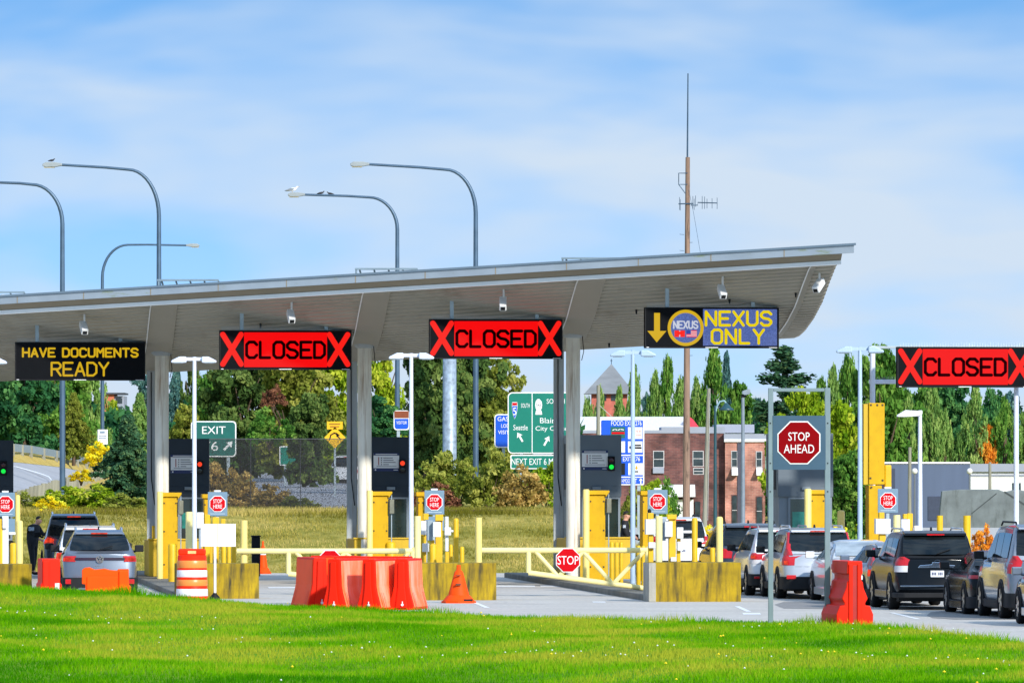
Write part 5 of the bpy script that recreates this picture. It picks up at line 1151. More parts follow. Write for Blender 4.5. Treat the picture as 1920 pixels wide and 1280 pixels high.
    for sg_ in (-1, 1):
        m2 = MB(); m2.lathe([(.002, -.032), (.016, -.02), (.02, .01), (.012, .032), (.002, .036)], 8); m2.build('ear', SKIN, th, loc=hc + side * sg_ * .083)
        m2 = MB(); m2.lathe([(.002, -.01), (.011, -.004), (.011, .004), (.002, .01)], 8); m2.build('eye', BLACK, th, loc=hc + fwd * .076 + side * sg_ * .032 + Vector((0, 0, .03)))
    m2 = MB(); m2.box(-.022, .022, -.006, .006, -.004, .004); o = m2.build('mouth', M('lips', lin(150, 82, 74), .5), th, loc=hc + fwd * .08 + Vector((0, 0, -.055))); o.rotation_euler = (0, 0, math.atan2(fwd.y, fwd.x) - math.pi / 2)
    m2 = MB(); a = patch_at; m2.box(-a[3], a[3], -.012, .0, -a[4], a[4]); m2.build('shoulder_badge' if a[3] < .06 else 'back_panel', M('pale_cloth_print', lin(175, 185, 195), .7, var=.5, scale=25), th, loc=a[:3], bevel=.004)
P1 = dict(pelvis=(0, 0, 1.0), belly=(.0, .02, 1.16), chest=(.03, .05, 1.40), neck=(.13, .10, 1.56), head0=(.18, .13, 1.64), head1=(.20, .15, 1.72), shL=(-.06, -.10, 1.47), elL=(.02, -.08, 1.18), haL=(.20, .06, 1.10), shR=(.16, .20, 1.46), elR=(.28, .30, 1.26), haR=(.42, .34, 1.22), hipL=(-.05, -.07, .94), knL=(.0, -.05, .52), anL=(.02, -.04, .10), toL=(.15, -.07, .045), hipR=(.05, .08, .94), knR=(.05, .10, .52), anR=(.0, .12, .10), toR=(.13, .15, .045))
officer('officer in black uniform leaning to the window of the dark car at the left', 61, 60.6, 0, P1, (-.02, -.235, 1.42, .085, .06), 1.0)
P2 = dict(pelvis=(0, 0, 1.0), belly=(.01, .0, 1.16), chest=(.01, .0, 1.42), neck=(.03, .0, 1.56), head0=(.06, .0, 1.64), head1=(.07, .0, 1.72), shL=(.0, -.17, 1.46), elL=(.04, -.22, 1.18), haL=(.14, -.16, .98), shR=(.02, .17, 1.46), elR=(.08, .22, 1.18), haR=(.24, .18, 1.10), hipL=(0, -.09, .94), knL=(.02, -.1, .52), anL=(0, -.1, .10), toL=(.14, -.11, .045), hipR=(0, .09, .94), knR=(.02, .1, .52), anR=(0, .1, .10), toR=(.14, .11, .045))
officer('officer in dark uniform with a shoulder badge, beside the booth and pale pole', 1171, 63.2, .15, P2, (-.01, -.275, 1.37, .04, .045), 1.03)
# ---------------------------------------------------------------- stop ahead frame
FRAME = M('weathered_green_grey_steel', lin(122, 140, 146), .5, metal=.25, var=.12, scale=2, streak=lin(70, 90, 60), streak_amt=.5, streak_scale=(12, 12, .8), streak_lo=.6, streak_hi=.8)
s = 91; th = thing('stop_ahead_sign', 'tall steel frame holding a dark red STOP AHEAD octagon on the lawn edge', 'sign', at(1498, s), 0); q = PX(th, 1498, s)
for x0, x1 in ((1440.5, 1450), (1546.5, 1557)):
    mb = MB(); q.box(mb, x0, x1, 727, 1176, 0, .1); mb.build('post', FRAME, th, bevel=.012)
mb = MB(); q.box(mb, 1450.5, 1546, 727.5, 734, .005, .095); mb.build('crossbar', FRAME, th, bevel=.01)
mb = MB(); q.box(mb, 1449, 1548, 779, 880, -.012, -.002); mb.build('panel', SIGNDARK, th)
xc, zc, rr = q.x(1498), q.z(829.5), 40.3 / s / math.cos(R(22.5))
mb = MB(); octagon(mb, xc, zc, rr, -.02, -.0125); mb.build('octagon_border', SIGNW, th)
mb = MB(); octagon(mb, xc, zc, rr * .945, -.027, -.0205); mb.build('octagon', DKRED, th)
mb = MB(); font_text(mb, 'STOP', xc, q.z(818), 40 / s, 16 / s, -.028); mb.build('lettering', SIGNW, th); mb = MB(); font_text(mb, 'AHEAD', xc, q.z(841), 57 / s, 16 / s, -.028); mb.build('lettering', SIGNW, th)
mb = MB()
for px in (1444.5, 1552):
    for py in (793, 868, 921): mb.box(q.x(px) - .012, q.x(px) + .012, -.012, -.001, q.z(py) - .012, q.z(py) + .012)
mb.build('bolts', BLACK, th)

# ---------------------------------------------------------------- tall bent lamps behind the canopy
def highway_lamp(px, ytop_arm, ybend, xarm_start, xhead, yhead, hl, s, lab, ybase=None, arm_y=None):
    p = at(px, s); zg = land_z(p.x, p.y) - .1
    th = thing('highway_lamp', lab, 'street lamp', (p.x, p.y, 0), 0, 'tall bent-arm highway lamps'); q = PX(th, px, s)
    x1, z1 = q.x(xarm_start), q.z(arm_y or ytop_arm); zb = q.z(ybend); pts = [(0, 0, zg), (0, 0, (zg + zb) / 2), (0, 0, zb)]
    for k in range(1, 11):                                  # quarter-ellipse bend
        a = math.pi / 2 * k / 10; pts.append((x1 * (1 - math.cos(a)), 0, zb + (z1 - zb) * math.sin(a)))
    xe, ze = q.x(xhead), q.z(yhead); pts += [((x1 * 2 + xe) / 3, 0, (z1 * 2 + ze) / 3 + .02), (xe, 0, ze)]
    n_ = len(pts); rr = [.115] + [.11, .088] + [.088 - .036 * k / (n_ - 3) for k in range(1, n_ - 2)]
    mb = MB(); mb.tube(pts, rr[:n_], 12); mb.build('pole', POLEB if True else GALV, th)
    sg = 1 if xe > 0 else -1; l_ = hl / s
    mb = MB(); xs_ = [xe - sg * .1, xe + sg * l_ * .25, xe + sg * l_ * .8, xe + sg * l_]
    top = [.05, .10, .10, .03]; bot = [-.04, -.09, -.10, -.06]
    mb.prism([(a, ze + b) for a, b in zip(xs_, top)] + [(a, ze + b) for a, b in zip(xs_[::-1], bot[::-1])], -.17, .17); mb.build('lamp_head', M('lamp_head_grey', lin(150, 158, 160), .5, var=.08), th, bevel=.02)
    mb = MB(); mb.box(min(xs_[1], xs_[3]) + .06, max(xs_[1], xs_[3]) - .03, -.13, .13, ze - .13, ze - .098); mb.build('lens', M('lamp_lens', lin(190, 180, 150), .3), th)
    return th, q
highway_lamp(298, 318, 405, 240, 112, 309, 32, 46, 'tallest left lamp, bird on its head, pole rising by the roof rail frame', arm_y=318)
highway_lamp(117, 345, 420, 60, -8, 342, 32, 46.6, 'bent lamp at the far left whose head is out of the photo', arm_y=346)
highway_lamp(192, 459, 520, 240, 352, 460, 22, 33, 'lower bent lamp whose arm points right across another pole', arm_y=459)
highway_lamp(745, 370, 430, 692, 568, 365, 28, 41, 'bent lamp with a gull and two small birds, left of the middle', arm_y=370)
highway_lamp(892, 317, 400, 835, 688, 308, 31, 46.4, 'bent lamp rising highest over the middle of the canopy', arm_y=318)
def bird(px, py, s, k, lab, mat, rot=0):
    th = thing('bird', lab, 'bird', at(px, s), R(rot)); z = zat(py, s)
    mb = MB(); mb.tube([(-.5 * k, 0, z + .10 * k), (-.25 * k, 0, z + .17 * k), (0, 0, z + .22 * k), (.2 * k, 0, z + .25 * k), (.30 * k, 0, z + .33 * k), (.36 * k, 0, z + .42 * k), (.44 * k, 0, z + .42 * k)], [.02 * k, .09 * k, .14 * k, .12 * k, .07 * k, .075 * k, .03 * k], 10); mb.build('body', mat, th, smooth=60)
    mb = MB(); mb.tube([(.43 * k, 0, z + .42 * k), (.54 * k, 0, z + .40 * k)], [.025 * k, .006 * k], 6); mb.build('beak', M('bird_beak', lin(190, 150, 60), .5), th)
    for y in (-.04, .04):
        mb = MB(); mb.tube([(.02 * k, y * k, z + .12 * k), (.03 * k, y * k, z)], .014 * k, 5); mb.build('leg', MATS['bird_beak'], th)
    mb = MB(); mb.prism([(.18 * k, z + .30 * k), (.05 * k, z + .16 * k), (-.6 * k, z + .12 * k), (-.15 * k, z + .32 * k)], -.15 * k, .15 * k); mb.build('wing', M('bird_grey', lin(130, 138, 145), .8, var=.1) if k > .4 else mat, th, bevel=.02)
bird(548, 361, 41, .62, 'white gull with grey wings perched on the head of the middle lamp', M('gull_white', (.8, .8, .8), .8))
bird(602, 365, 41, .36, 'small dark bird on the lamp arm, nearer the gull', M('starling_black', (.02, .02, .025), .6), 10)
bird(619, 366, 41, .34, 'small dark bird on the lamp arm, farther from the gull', MATS['starling_black'], 190)
bird(97, 304, 46, .32, 'small bird on the head of the tallest left lamp', MATS['starling_black'], 30)

# thick steel post seen through the canopy gap, and roadside plates on lamp poles
p = at(843, 47.5); mb = MB(); mb.lathe([(.28, land_z(p.x, p.y) - .2), (.26, 9.6), (.02, 9.62)], 20); sp = thing('steel_post', 'thick mottled steel post between the twin light pole and the middle closed sign', 'post', (p.x, p.y, 0)); mb.build('shaft', M('mottled_galvanised', lin(150, 165, 178), .5, metal=.3, var=.35, scale=6), sp)
mb = MB(); mb.lathe([(.45, 1.85), (.45, 1.95), (.3, 2.05)], 16); mb.build('foot', CONC, sp)
s = 34; th = thing('roadside_sign', 'white roadside notice on the pole by the ramp at the left', 'sign', at(193, s)); q = PX(th, 193, s); mb = MB(); q.box(mb, 183.5, 202.5, 805, 833, -.3, -.26); pn = mb.build('panel', SIGNW, th, bevel=.02)
mb = MB(); q.box(mb, 186, 200, 816, 817.5, -.31, -.302); q.box(mb, 186, 200, 820, 821.5, -.31, -.302); q.box(mb, 188, 197, 808, 812, -.31, -.302); mb.build('print_lines', M('grey_blue_print', lin(120, 140, 160), .6), pn)
mb = MB(); mb.box(-.05, .05, -.25, -.15, land_z(at(193, s).x, at(193, s).y) - .1, q.z(806)); mb.build('post', GALV, th)

# ---------------------------------------------------------------- road signs
def plate_sign(name, label, px0, px1, y0, y1, s, mat, border=True, posts=(), rad=.12, ground=None, group=None):
    xm = (px0 + px1) / 2; p = at(xm, s); th = thing(name, label, 'road sign', (p.x, p.y, 0), 0, group); q = PX(th, xm, s)
    x0, x1, z0, z1 = q.x(px0), q.x(px1), q.z(y1), q.z(y0)
    def rr(x0, x1, z0, z1, r_):
        o = []
        for cx, cz, a in ((x1 - r_, z1 - r_, 0), (x0 + r_, z1 - r_, 90), (x0 + r_, z0 + r_, 180), (x1 - r_, z0 + r_, 270)):
            o += [(cx + r_ * math.cos(R(a + 22.5 * k)), cz + r_ * math.sin(R(a + 22.5 * k))) for k in range(5)]
        return o
    mb = MB(); mb.prism(rr(x0, x1, z0, z1, rad), 0, .04); mb.build('border' if border else 'panel', SIGNW if border else mat, th)
    if border:
        e = .045; mb = MB(); mb.prism(rr(x0 + e, x1 - e, z0 + e, z1 - e, rad * .8), -.012, -.001); mb.build('panel', mat, th)
    for px in posts:
        x = q.x(px); g = ground if ground is not None else land_z(p.x + x, p.y) - .1; mb = MB(); mb.box(x - .06, x + .06, .05, .15, g, z1 - .1); mb.build('post', GALV, th)
    return th, q
def arrow(mb, x, z, ln, ang, y=-.02):
    c, s_ = math.cos(R(ang)), math.sin(R(ang)); P_ = [(-.5, -.09), (.1, -.09), (.05, -.3), (.5, 0), (.05, .3), (.1, .09), (-.5, .09)]
    mb.prism([(x + ln * (a * c - b * s_), z + ln * (a * s_ + b * c)) for a, b in P_], y - .006, y)
th, q = plate_sign('guide_sign', 'large green guide sign with a road shield, half hidden by a column', 952, 1078, 735, 850, 48, GREEN, posts=(978, 1050), rad=.18)
mb = MB(); q.box(mb, 997, 998.5, 737, 849, -.018, -.0125); mb.build('divider', SIGNW, th)
mb = MB(); font_text(mb, 'Seattle', q.x(976), q.z(801), 27 / 48, 10 / 48, -.018); mb.build('lettering', SIGNW, th); mb = MB(); font_text(mb, 'SOUTH', q.x(985), q.z(760), 16 / 48, 8 / 48, -.018); mb.build('lettering', SIGNW, th); mb = MB(); font_text(mb, 'SOUTH', q.x(1042), q.z(752), 34 / 48, 9 / 48, -.018); mb.build('lettering', SIGNW, th); mb = MB(); font_text(mb, 'Blaine', q.x(1031), q.z(788), 37 / 48, 10 / 48, -.018); mb.build('lettering', SIGNW, th); mb = MB(); font_text(mb, 'City Center', q.x(1037), q.z(804), 66 / 48, 11 / 48, -.018); mb.build('lettering', SIGNW, th)
mb = MB(); arrow(mb, q.x(975), q.z(819), 20 / 48, 120); mb.build('arrow', SIGNW, th); mb = MB(); arrow(mb, q.x(1025), q.z(826), 20 / 48, 62); mb.build('arrow', SIGNW, th)
sx, sz, k = q.x(965), q.z(769), 15 / 48
shp = [(-.5, .95), (.5, .95), (.55, .6), (.5, .0), (.3, -.6), (0, -1), (-.3, -.6), (-.5, .0), (-.55, .6)]
mb = MB(); mb.prism([(sx + k * .56 * a * 1.15, sz + k * b * 1.08) for a, b in shp], -.02, -.0125); sh = mb.build('route_shield', SIGNW, th)
mb = MB(); mb.prism([(sx + k * .56 * a, sz + k * (b if b < .6 else .55)) for a, b in shp], -.028, -.0205); mb.build('shield_field', BLUE, sh)
mb = MB(); mb.box(sx - k * .3, sx + k * .3, -.028, -.0205, sz + k * .62, sz + k * .95); mb.build('shield_band', RED, sh)
mb = MB(); font_text(mb, '5', sx, sz - k * .12, k * .42, k * .95, -.0285); mb.build('shield_number', SIGNW, sh)
hx, hz_, k = q.x(1010), q.z(762), 15 / 48       # pale head-shaped state route marker
hd = [(-.42, -1), (.45, -1), (.36, -.55), (.26, -.42), (.38, -.2), (.44, .2), (.36, .65), (.1, .95), (-.15, .95), (-.38, .65), (-.44, .2), (-.38, -.2), (-.26, -.42), (-.36, -.55)]
mb = MB(); mb.prism([(hx + k * a, hz_ + k * b) for a, b in hd], -.02, -.0125); hh = mb.build('route_marker', SIGNW, th)
mb = MB(); font_text(mb, '543', hx, hz_ + k * .2, k * .62, k * .45, -.0205); mb.build('route_number', BLACK, hh)
th2, q = plate_sign('exit_plate', 'green plate reading NEXT EXIT 6 MILES below the large guide sign', 957, 1078, 852, 879, 48, GREEN, posts=(), rad=.06)
mb = MB(); font_text(mb, 'NEXT EXIT 6 MILES', q.x(1008), q.z(865), 98 / 48, 12 / 48, -.018); mb.build('lettering', SIGNW, th2)
mb = MB(); mb.box(q.x(1000), q.x(1035), .041, .06, q.z(878), q.z(845)); mb.build('bracket', GALV, th2)
th, q = plate_sign('exit_sign', 'green EXIT sign with a diagonal arrow, partly behind a booth', 358, 443, 789, 856, 49, M('mesh_dimmed_sign_green', lin(0, 92, 84), .5, var=.12, scale=4), posts=(428, 372), rad=.14)  # sign green darkened in the colour to stand for dimming by the mesh
mb = MB(); font_text(mb, 'EXIT', q.x(401), q.z(806), 44 / 49, 14 / 49, -.018); mb.build('lettering', SIGNW, th); mb = MB(); font_text(mb, '276', q.x(387), q.z(836), 44 / 49, 17 / 49, -.018); mb.build('lettering', SIGNW, th)
mb = MB(); arrow(mb, q.x(428), q.z(835), 23 / 49, 45); mb.build('arrow', SIGNW, th)
th, q = plate_sign('service_sign', 'blue sign listing gas and lodging, behind the edge of the green guide sign', 927, 990, 776, 839, 47.4, BLUE, posts=(944,), rad=.14)
mb = MB(); font_text(mb, 'GAS', q.x(943), q.z(785), 20 / 47, 8 / 47, -.018); mb.build('lettering', SIGNW, th); mb = MB(); font_text(mb, 'LODGING', q.x(957), q.z(798), 34 / 47, 7 / 47, -.018); mb.build('lettering', SIGNW, th); mb = MB(); font_text(mb, 'VISITOR', q.x(951), q.z(810), 34 / 47, 7 / 47, -.018); mb.build('lettering', SIGNW, th)
th, q = plate_sign('services_board', 'tall blue FOOD EXIT 276 board with white logo squares', 1125, 1208, 785, 909, 50, BLUE, posts=(1140, 1198), rad=.06, ground=-.4)
mb = MB(); font_text(mb, 'FOOD EXIT 276', q.x(1174.5), q.z(793), 57 / 50, 9 / 50, -.018); mb.build('lettering', SIGNW, th); mb = MB(); font_text(mb, 'EXIT 276', q.x(1184), q.z(860), 32 / 50, 8 / 50, -.018); mb.build('lettering', SIGNW, th); mb = MB(); font_text(mb, 'HMOO', q.x(1173.5), q.z(901), 15 / 50, 8 / 50, -.018); mb.build('lettering', SIGNW, th); mb = MB(); font_text(mb, 'T', q.x(1192), q.z(901), 5 / 50, 8 / 50, -.018); mb.build('lettering', SIGNW, th)
mb = MB(); arrow(mb, q.x(1201.5), q.z(901.5), 12 / 50, 90); mb.build('arrow', SIGNW, th)
mb = MB(); q.box(mb, 1126, 1207, 852, 854, -.018, -.0125); q.box(mb, 1126, 1207, 893, 895, -.018, -.0125); mb.build('divider', SIGNW, th)
for x0, x1, y0, y1, mt in ((1177.5, 1204.5, 800.5, 822.5, SIGNW), (1177.5, 1204.5, 827, 848, SIGNW), (1155, 1172, 827, 848, SIGNW), (1178, 1205.5, 868, 890, SIGNW), (1160, 1172, 868, 890, BLACK), (1145, 1172, 800, 821, M('logo_green', lin(0, 90, 80), .5))):
    mb = MB(); q.box(mb, x0, x1, y0, y1, -.02, -.0125); lg = mb.build('logo_panel', mt, th)
    m2 = MB()
    if x0 == 1145: q.box(m2, 1147, 1171, 809.5, 813.5, -.026, -.0205); m2.build('logo_red', RED, lg); m2 = MB(); m2.stroke([(q.x(1149), q.z(806)), (q.x(1153), q.z(804)), (q.x(1158), q.z(806.5)), (q.x(1163), q.z(804)), (q.x(1169), q.z(805.5))], .03, -.026, -.0205); m2.build('logo_script', SIGNW, lg)
    elif y0 == 800.5: [q.box(m2, 1192 + k * 3, 1193.6 + k * 3, 806, 810, -.026, -.0205) for k in range(4)]; q.box(m2, 1192, 1203, 814, 815.5, -.026, -.0205); m2.build('logo_print', M('pale_red_print', lin(214, 140, 130), .6), lg)
    elif y0 == 827 and x0 > 1170: q.box(m2, 1190, 1202, 833, 836, -.026, -.0205); q.box(m2, 1188, 1203, 837.5, 841, -.026, -.0205); q.box(m2, 1180, 1184, 836, 841, -.026, -.0205); m2.build('logo_print', BLACK, lg)
    elif y0 == 868 and x0 > 1170: m2.prism([(q.x(1193.5), q.z(872)), (q.x(1191), q.z(877)), (q.x(1193.5), q.z(881)), (q.x(1196), q.z(877))][::-1], -.026, -.0205); m2.build('logo_flame', LEDAMB if False else M('logo_gold', lin(215, 165, 20), .5), lg); m2 = MB(); q.box(m2, 1190, 1197, 882.5, 885, -.026, -.0205); m2.build('logo_print', BLACK, lg)
th, q = plate_sign('service_sign', 'small sign half brown half blue behind the second twin light pole', 738, 768, 769, 806, 49, BLUE, posts=(747,), rad=.12)
mb = MB(); q.box(mb, 739.5, 766.5, 770.5, 783.5, -.02, -.0125); mb.build('brown_field', M('sign_brown', lin(130, 62, 28), .5), th)
mb = MB(); q.box(mb, 739.5, 766.5, 783.6, 784.8, -.02, -.0125); font_text(mb, 'VISITOR', q.x(753), q.z(792), 20 / 49, 6 / 49, -.0205); mb.build('lettering', SIGNW, th)
YSIGN = M('warning_sign_yellow', lin(235, 180, 10), .45, var=.06)
s = 48; th = thing('warning_sign', 'yellow diamond warning sign with a curved arrow under a small plate', 'road sign', at(628, s)); q = PX(th, 628, s)
mb = MB(); c_ = (q.x(628), q.z(820)); d_ = 20 / s; mb.prism([(c_[0] - d_, c_[1]), (c_[0], c_[1] - d_), (c_[0] + d_, c_[1]), (c_[0], c_[1] + d_)], -.0, .03); mb.build('diamond', YSIGN, th)
mb = MB(); mb.stroke([(c_[0] - .2, c_[1] - .06), (c_[0] - .16, c_[1] + .1), (c_[0] - .02, c_[1] + .18), (c_[0] + .12, c_[1] + .12)], .05, -.012, -.001); mb.prism([(c_[0] + .05, c_[1] + .2), (c_[0] + .2, c_[1] + .08), (c_[0] + .06, c_[1] + .03)], -.012, -.001); mb.stroke([(c_[0] + .1, c_[1] + .05), (c_[0] + .22, c_[1] - .06)], .04, -.012, -.001); mb.build('curved_arrow', BLACK, th)
mb = MB(); q.box(mb, 613, 642.5, 790, 804.5, 0, .03); mb.build('name_plate', YSIGN, th)
mb = MB(); q.box(mb, 617, 638, 793.5, 795.5, -.01, -.001); q.box(mb, 619, 636, 798.5, 800.5, -.01, -.001); mb.build('plate_print', M('rust_print', lin(150, 90, 10), .6), th)
mb = MB(); mb.box(-.04, .04, .04, .1, 1.6, q.z(791)); mb.build('post', GALV, th)
th, q = plate_sign('far_guide_sign', 'blurred green sign behind the mesh screen', 524, 594, 836, 872, 42, GREEN, posts=(535, 585), rad=.05)

# ---------------------------------------------------------------- mesh screen on the bank
m = bpy.data.materials.new('woven_mesh'); m.use_nodes = True; t = m.node_tree; n = t.nodes; l = t.links
o = n.new('ShaderNodeTexCoord'); v_ = n.new('ShaderNodeTexVoronoi'); v_.inputs['Scale'].default_value = 22; v_.feature = 'DISTANCE_TO_EDGE'; l.new(o.outputs['Object'], v_.inputs['Vector'])
g = n.new('ShaderNodeMapRange'); g.inputs['From Min'].default_value = .02; g.inputs['From Max'].default_value = .14; g.inputs['To Min'].default_value = .92; g.inputs['To Max'].default_value = .3; l.new(v_.outputs['Distance'], g.inputs['Value'])
tr = n.new('ShaderNodeBsdfTransparent'); ms = n.new('ShaderNodeMixShader'); p_ = n['Principled BSDF']; p_.inputs['Base Color'].default_value = (.018, .019, .022, 1); p_.inputs['Roughness'].default_value = .8
l.new(g.outputs[0], ms.inputs[0]); l.new(tr.outputs[0], ms.inputs[1]); l.new(p_.outputs[0], ms.inputs[2]); l.new(ms.outputs[0], n['Material Output'].inputs['Surface'])
s = 56.2; th = thing('mesh_fence', 'dark see-through mesh screen along the top of the bank', 'fence', at(522, s)); q = PX(th, 522, s)
mb = MB(); mb.add([(q.x(392), 0, q.z(961)), (q.x(657), 0, q.z(961)), (q.x(657), 0, q.z(823)), (q.x(392), 0, q.z(823))], [(0, 1, 2, 3)]); mb.build('mesh', m, th)
mb = MB(); mb.tube([(q.x(392), 0, q.z(822.5)), (q.x(657), 0, q.z(822.5))], .012, 6); mb.build('top_rail', M('dark_rail', lin(90, 92, 96), .5, var=.1), th)
for px in (392, 470, 563, 657): mb = MB(); mb.tube([(q.x(px), .03, q.z(966)), (q.x(px), .03, q.z(822))], .016, 6); mb.build('post', MATS['dark_rail'], th)
# low timber edging on top of the bank
s = 56.6; mb = MB(); 
for a, b in ((190, 280), (395, 652), (780, 1036)):
    e = thing('timber_edging', 'dark timber edging along the top of the grass bank, ' + {190: 'left of the first column', 395: 'under the mesh screen', 780: 'below the olive shrubs'}[a], 'edging', at((a + b) / 2, s), 0, 'timber edging on the bank'); w_ = (b - a) / s / 2
    mb = MB(); mb.box(-w_, w_, -.05, .05, 1.75, 1.93); mb.build('beam', M('dark_edging', lin(84, 66, 50), .9, var=.3), e, bevel=.02)

# ---------------------------------------------------------------- ramp at the left, far road, guard rail
def strip(name, near, far, mat, n=24, kind='structure'):
    def res(pts, n):
        pts = [Vector(p) for p in pts]; d = [0]
        for a, b in zip(pts[:-1], pts[1:]): d.append(d[-1] + (b - a).length)
        return [Vector([float(np.interp(u * d[-1], d, [p[i] for p in pts])) for i in range(3)]) for u in np.linspace(0, 1, n)]
    A, B_ = res(near, n), res(far, n)
    o = grid_mesh(name, [[tuple(a.lerp(b, k / 4)) for k in range(5)] for a, b in zip(A, B_)], mat); 
    if kind: o['kind'] = kind
    return o
def wp(px, py, s): return (*at(px, s).xy, zat(py, s))
RAMPM = ground_mat('ramp_concrete', lin(166, 166, 168), lin(178, 178, 180), lin(158, 158, 160), .2, 5, .1, .85)
near = [wp(-160, 945, 56), wp(37, 921, 50), wp(128, 903, 43), wp(191, 887, 35.5), wp(270, 880, 30)]
far = [wp(-160, 858, 47), wp(27, 866, 43), wp(117, 876, 37.5), wp(170, 886, 33), wp(262, 879.5, 29)]
strip('ramp_road', near, far, RAMPM)
ln_a = [wp(-160, 872, 47.5), wp(29, 876, 44), wp(66, 886, 43.6), wp(90, 894, 44), wp(100, 906, 45.3)]
strip('ramp_edge_line', [(a, b, c + .03) for a, b, c in ln_a], [(a, b + .55, c + .05) for a, b, c in ln_a], LINE)
DRYG = ground_mat('dry_golden_grass', lin(196, 160, 80), lin(214, 186, 110), lin(150, 140, 70), .6, 5, .4)
strip('dry_verge', [(a, b, c + .01) for a, b, c in far], [wp(-160, 835, 44), wp(27, 846, 40.5), wp(117, 858, 35.5), wp(191, 872, 31), wp(262, 872, 28)], DRYG)
strip('ramp_embankment', [wp(-160, 1010, 57), wp(37, 985, 56.5), wp(128, 975, 56), wp(215, 966, 56), wp(290, 962, 56)], [(a, b, c - .02) for a, b, c in near], DRYG)
th = thing('guard_rail', 'silver guard rail curving along the ramp at the left', 'guard rail', at(100, 38)); o_ = Vector(th.location); pts = [Vector(wp(a, b, s_)) - o_ for a, b, s_ in ((-160, 832, 45), (20, 839, 41.5), (60, 843, 39.5), (117, 853, 36.5), (160, 861, 33.5), (200, 871, 31.5))]
mb = MB()
for dz, out in ((.0, 0), (.12, .05), (.2, 0), (.28, .05), (.38, 0)): pass
prof_ = [(0, .0), (.07, .08), (0, .16), (.07, .26), (0, .36)]
rows_ = [[(p.x, p.y - d_, p.z - .16 + z_) for d_, z_ in prof_] for p in pts]
mb.add([v for rw in rows_ for v in rw], [(i * 5 + j, i * 5 + j + 1, (i + 1) * 5 + j + 1, (i + 1) * 5 + j) for i in range(len(rows_) - 1) for j in range(4)]); mb.build('rail', GALV, th)
for u in np.linspace(.05, .98, 12):
    k = u * (len(pts) - 1); i = int(k); p = pts[i].lerp(pts[min(i + 1, len(pts) - 1)], k - i); mb = MB(); mb.box(p.x - .08, p.x + .08, p.y + .01, p.y + .15, p.z - .95, p.z + .18); mb.build('post', GTIMBER, th)
# weathered board fence on the near side of the ramp
th = thing('board_fence', 'low fence of weathered grey boards along the near side of the ramp', 'fence', at(110, 46)); o_ = Vector(th.location)
bp_ = [wp(36, 930, 51), wp(90, 915, 48), wp(128, 905, 45), wp(160, 898, 41), (wp(200, 886, 36.5))]
tops = 23
for k in range(30):
    u = k / 29 * 4; i = min(3, int(u)); a = Vector(bp_[i]).lerp(Vector(bp_[i + 1]), u - i) - o_; h_ = .20 + .08 * rnd.random()
    mb = MB(); mb.box(-.08, .08, -.03, .03, -.50, h_); b = mb.build('board', GTIMBER, th, loc=a); b.rotation_euler = (0, rnd.uniform(-.05, .05), rnd.uniform(-.3, .3))
# road behind the screen and a white car on it
strip('far_road', [wp(380, 957, 54), wp(520, 957, 55), wp(660, 955, 55), wp(760, 950, 52)], [wp(500, 881, 34), wp(570, 880, 34), wp(640, 880, 34), wp(700, 880, 34)], RAMPM)
YLN = M('road_line_yellow', lin(210, 165, 60), .7)
strip('far_road_line', [(a, b, c + .03) for a, b, c in (wp(556, 897, 37), wp(575, 907, 40), wp(592, 930, 46), wp(601, 955, 54))], [(a + .2, b, c + .03) for a, b, c in (wp(556, 897, 37), wp(575, 907, 40), wp(592, 930, 46), wp(601, 955, 54))], YLN)
cr_ = car('white_suv', 'white car on the road behind the mesh screen, beside a column', 646, 41, WHT, 4.5, 1.8, 1.65, 1.05, .3, .76, 'suv', .45, -25, .36, tail=[(.65, .85, 1.0, .2, TL)], plate=False, group='')
cr_.location.z = zat(921, 41)

# ---------------------------------------------------------------- poles
def timber_pole(px, ytop, s, r0, r1, lab, lean=0, mat=TIMBER, ybase=None):
    p = at(px, s); th = thing('utility_pole', lab, 'utility pole', (p.x, p.y, 0), 0); zt = zat(ytop, s)
    g = land_z(p.x, p.y) - .2; n_ = 9; mb = MB(); mb.tube([(lean / s * k / n_, 0, g + (zt - g) * k / n_) for k in range(n_ + 1)], [r0 + (r1 - r0) * k / n_ for k in range(n_ + 1)], 12); mb.build('pole', mat, th); return th, PX(th, px, s)
s = 36; th, q = timber_pole(1286.5, 295, s, .20, .115, 'tall brown timber pole with antennas rising above the canopy', 3)
AN = M('antenna_metal', lin(60, 84, 104), .4, metal=.4)
mb = MB(); mb.tube([(q.x(1288.8), 0, q.z(300)), (q.x(1290), 0, q.z(138))], [.045, .03], 8); mb.build('whip_antenna', AN, th)
mb = MB(); mb.tube([(q.x(1289), -.1, q.z(325)), (q.x(1272.5), -.1, q.z(325)), (q.x(1272.5), -.1, q.z(346)), (q.x(1289), -.1, q.z(346))], .03, 6); mb.tube([(q.x(1272.5), -.1, q.z(346)), (q.x(1285), -.1, q.z(363))], .025, 6); mb.build('side_bracket', AN, th)
mb = MB(); mb.tube([(q.x(1272), -.15, q.z(382.5)), (q.x(1300), -.15, q.z(382))], .035, 6); mb.tube([(q.x(1295), -.15, q.z(385)), (q.x(1308), -.15, q.z(385)), (q.x(1308), -.15, q.z(380)), (q.x(1345), -.15, q.z(381))], .03, 6)
for px, a, b in ((1274, 370, 394), (1275.5, 374, 395), (1299, 368, 392), (1301.5, 373, 394), (1304, 367, 388), (1316.5, 368, 392), (1321, 369, 392), (1325.5, 373, 391), (1335, 372, 391), (1344.5, 371, 392)): mb.tube([(q.x(px), -.15, q.z(b)), (q.x(px), -.15, q.z(a))], .014, 5)
mb.build('yagi_antenna', AN, th)
mb = MB()
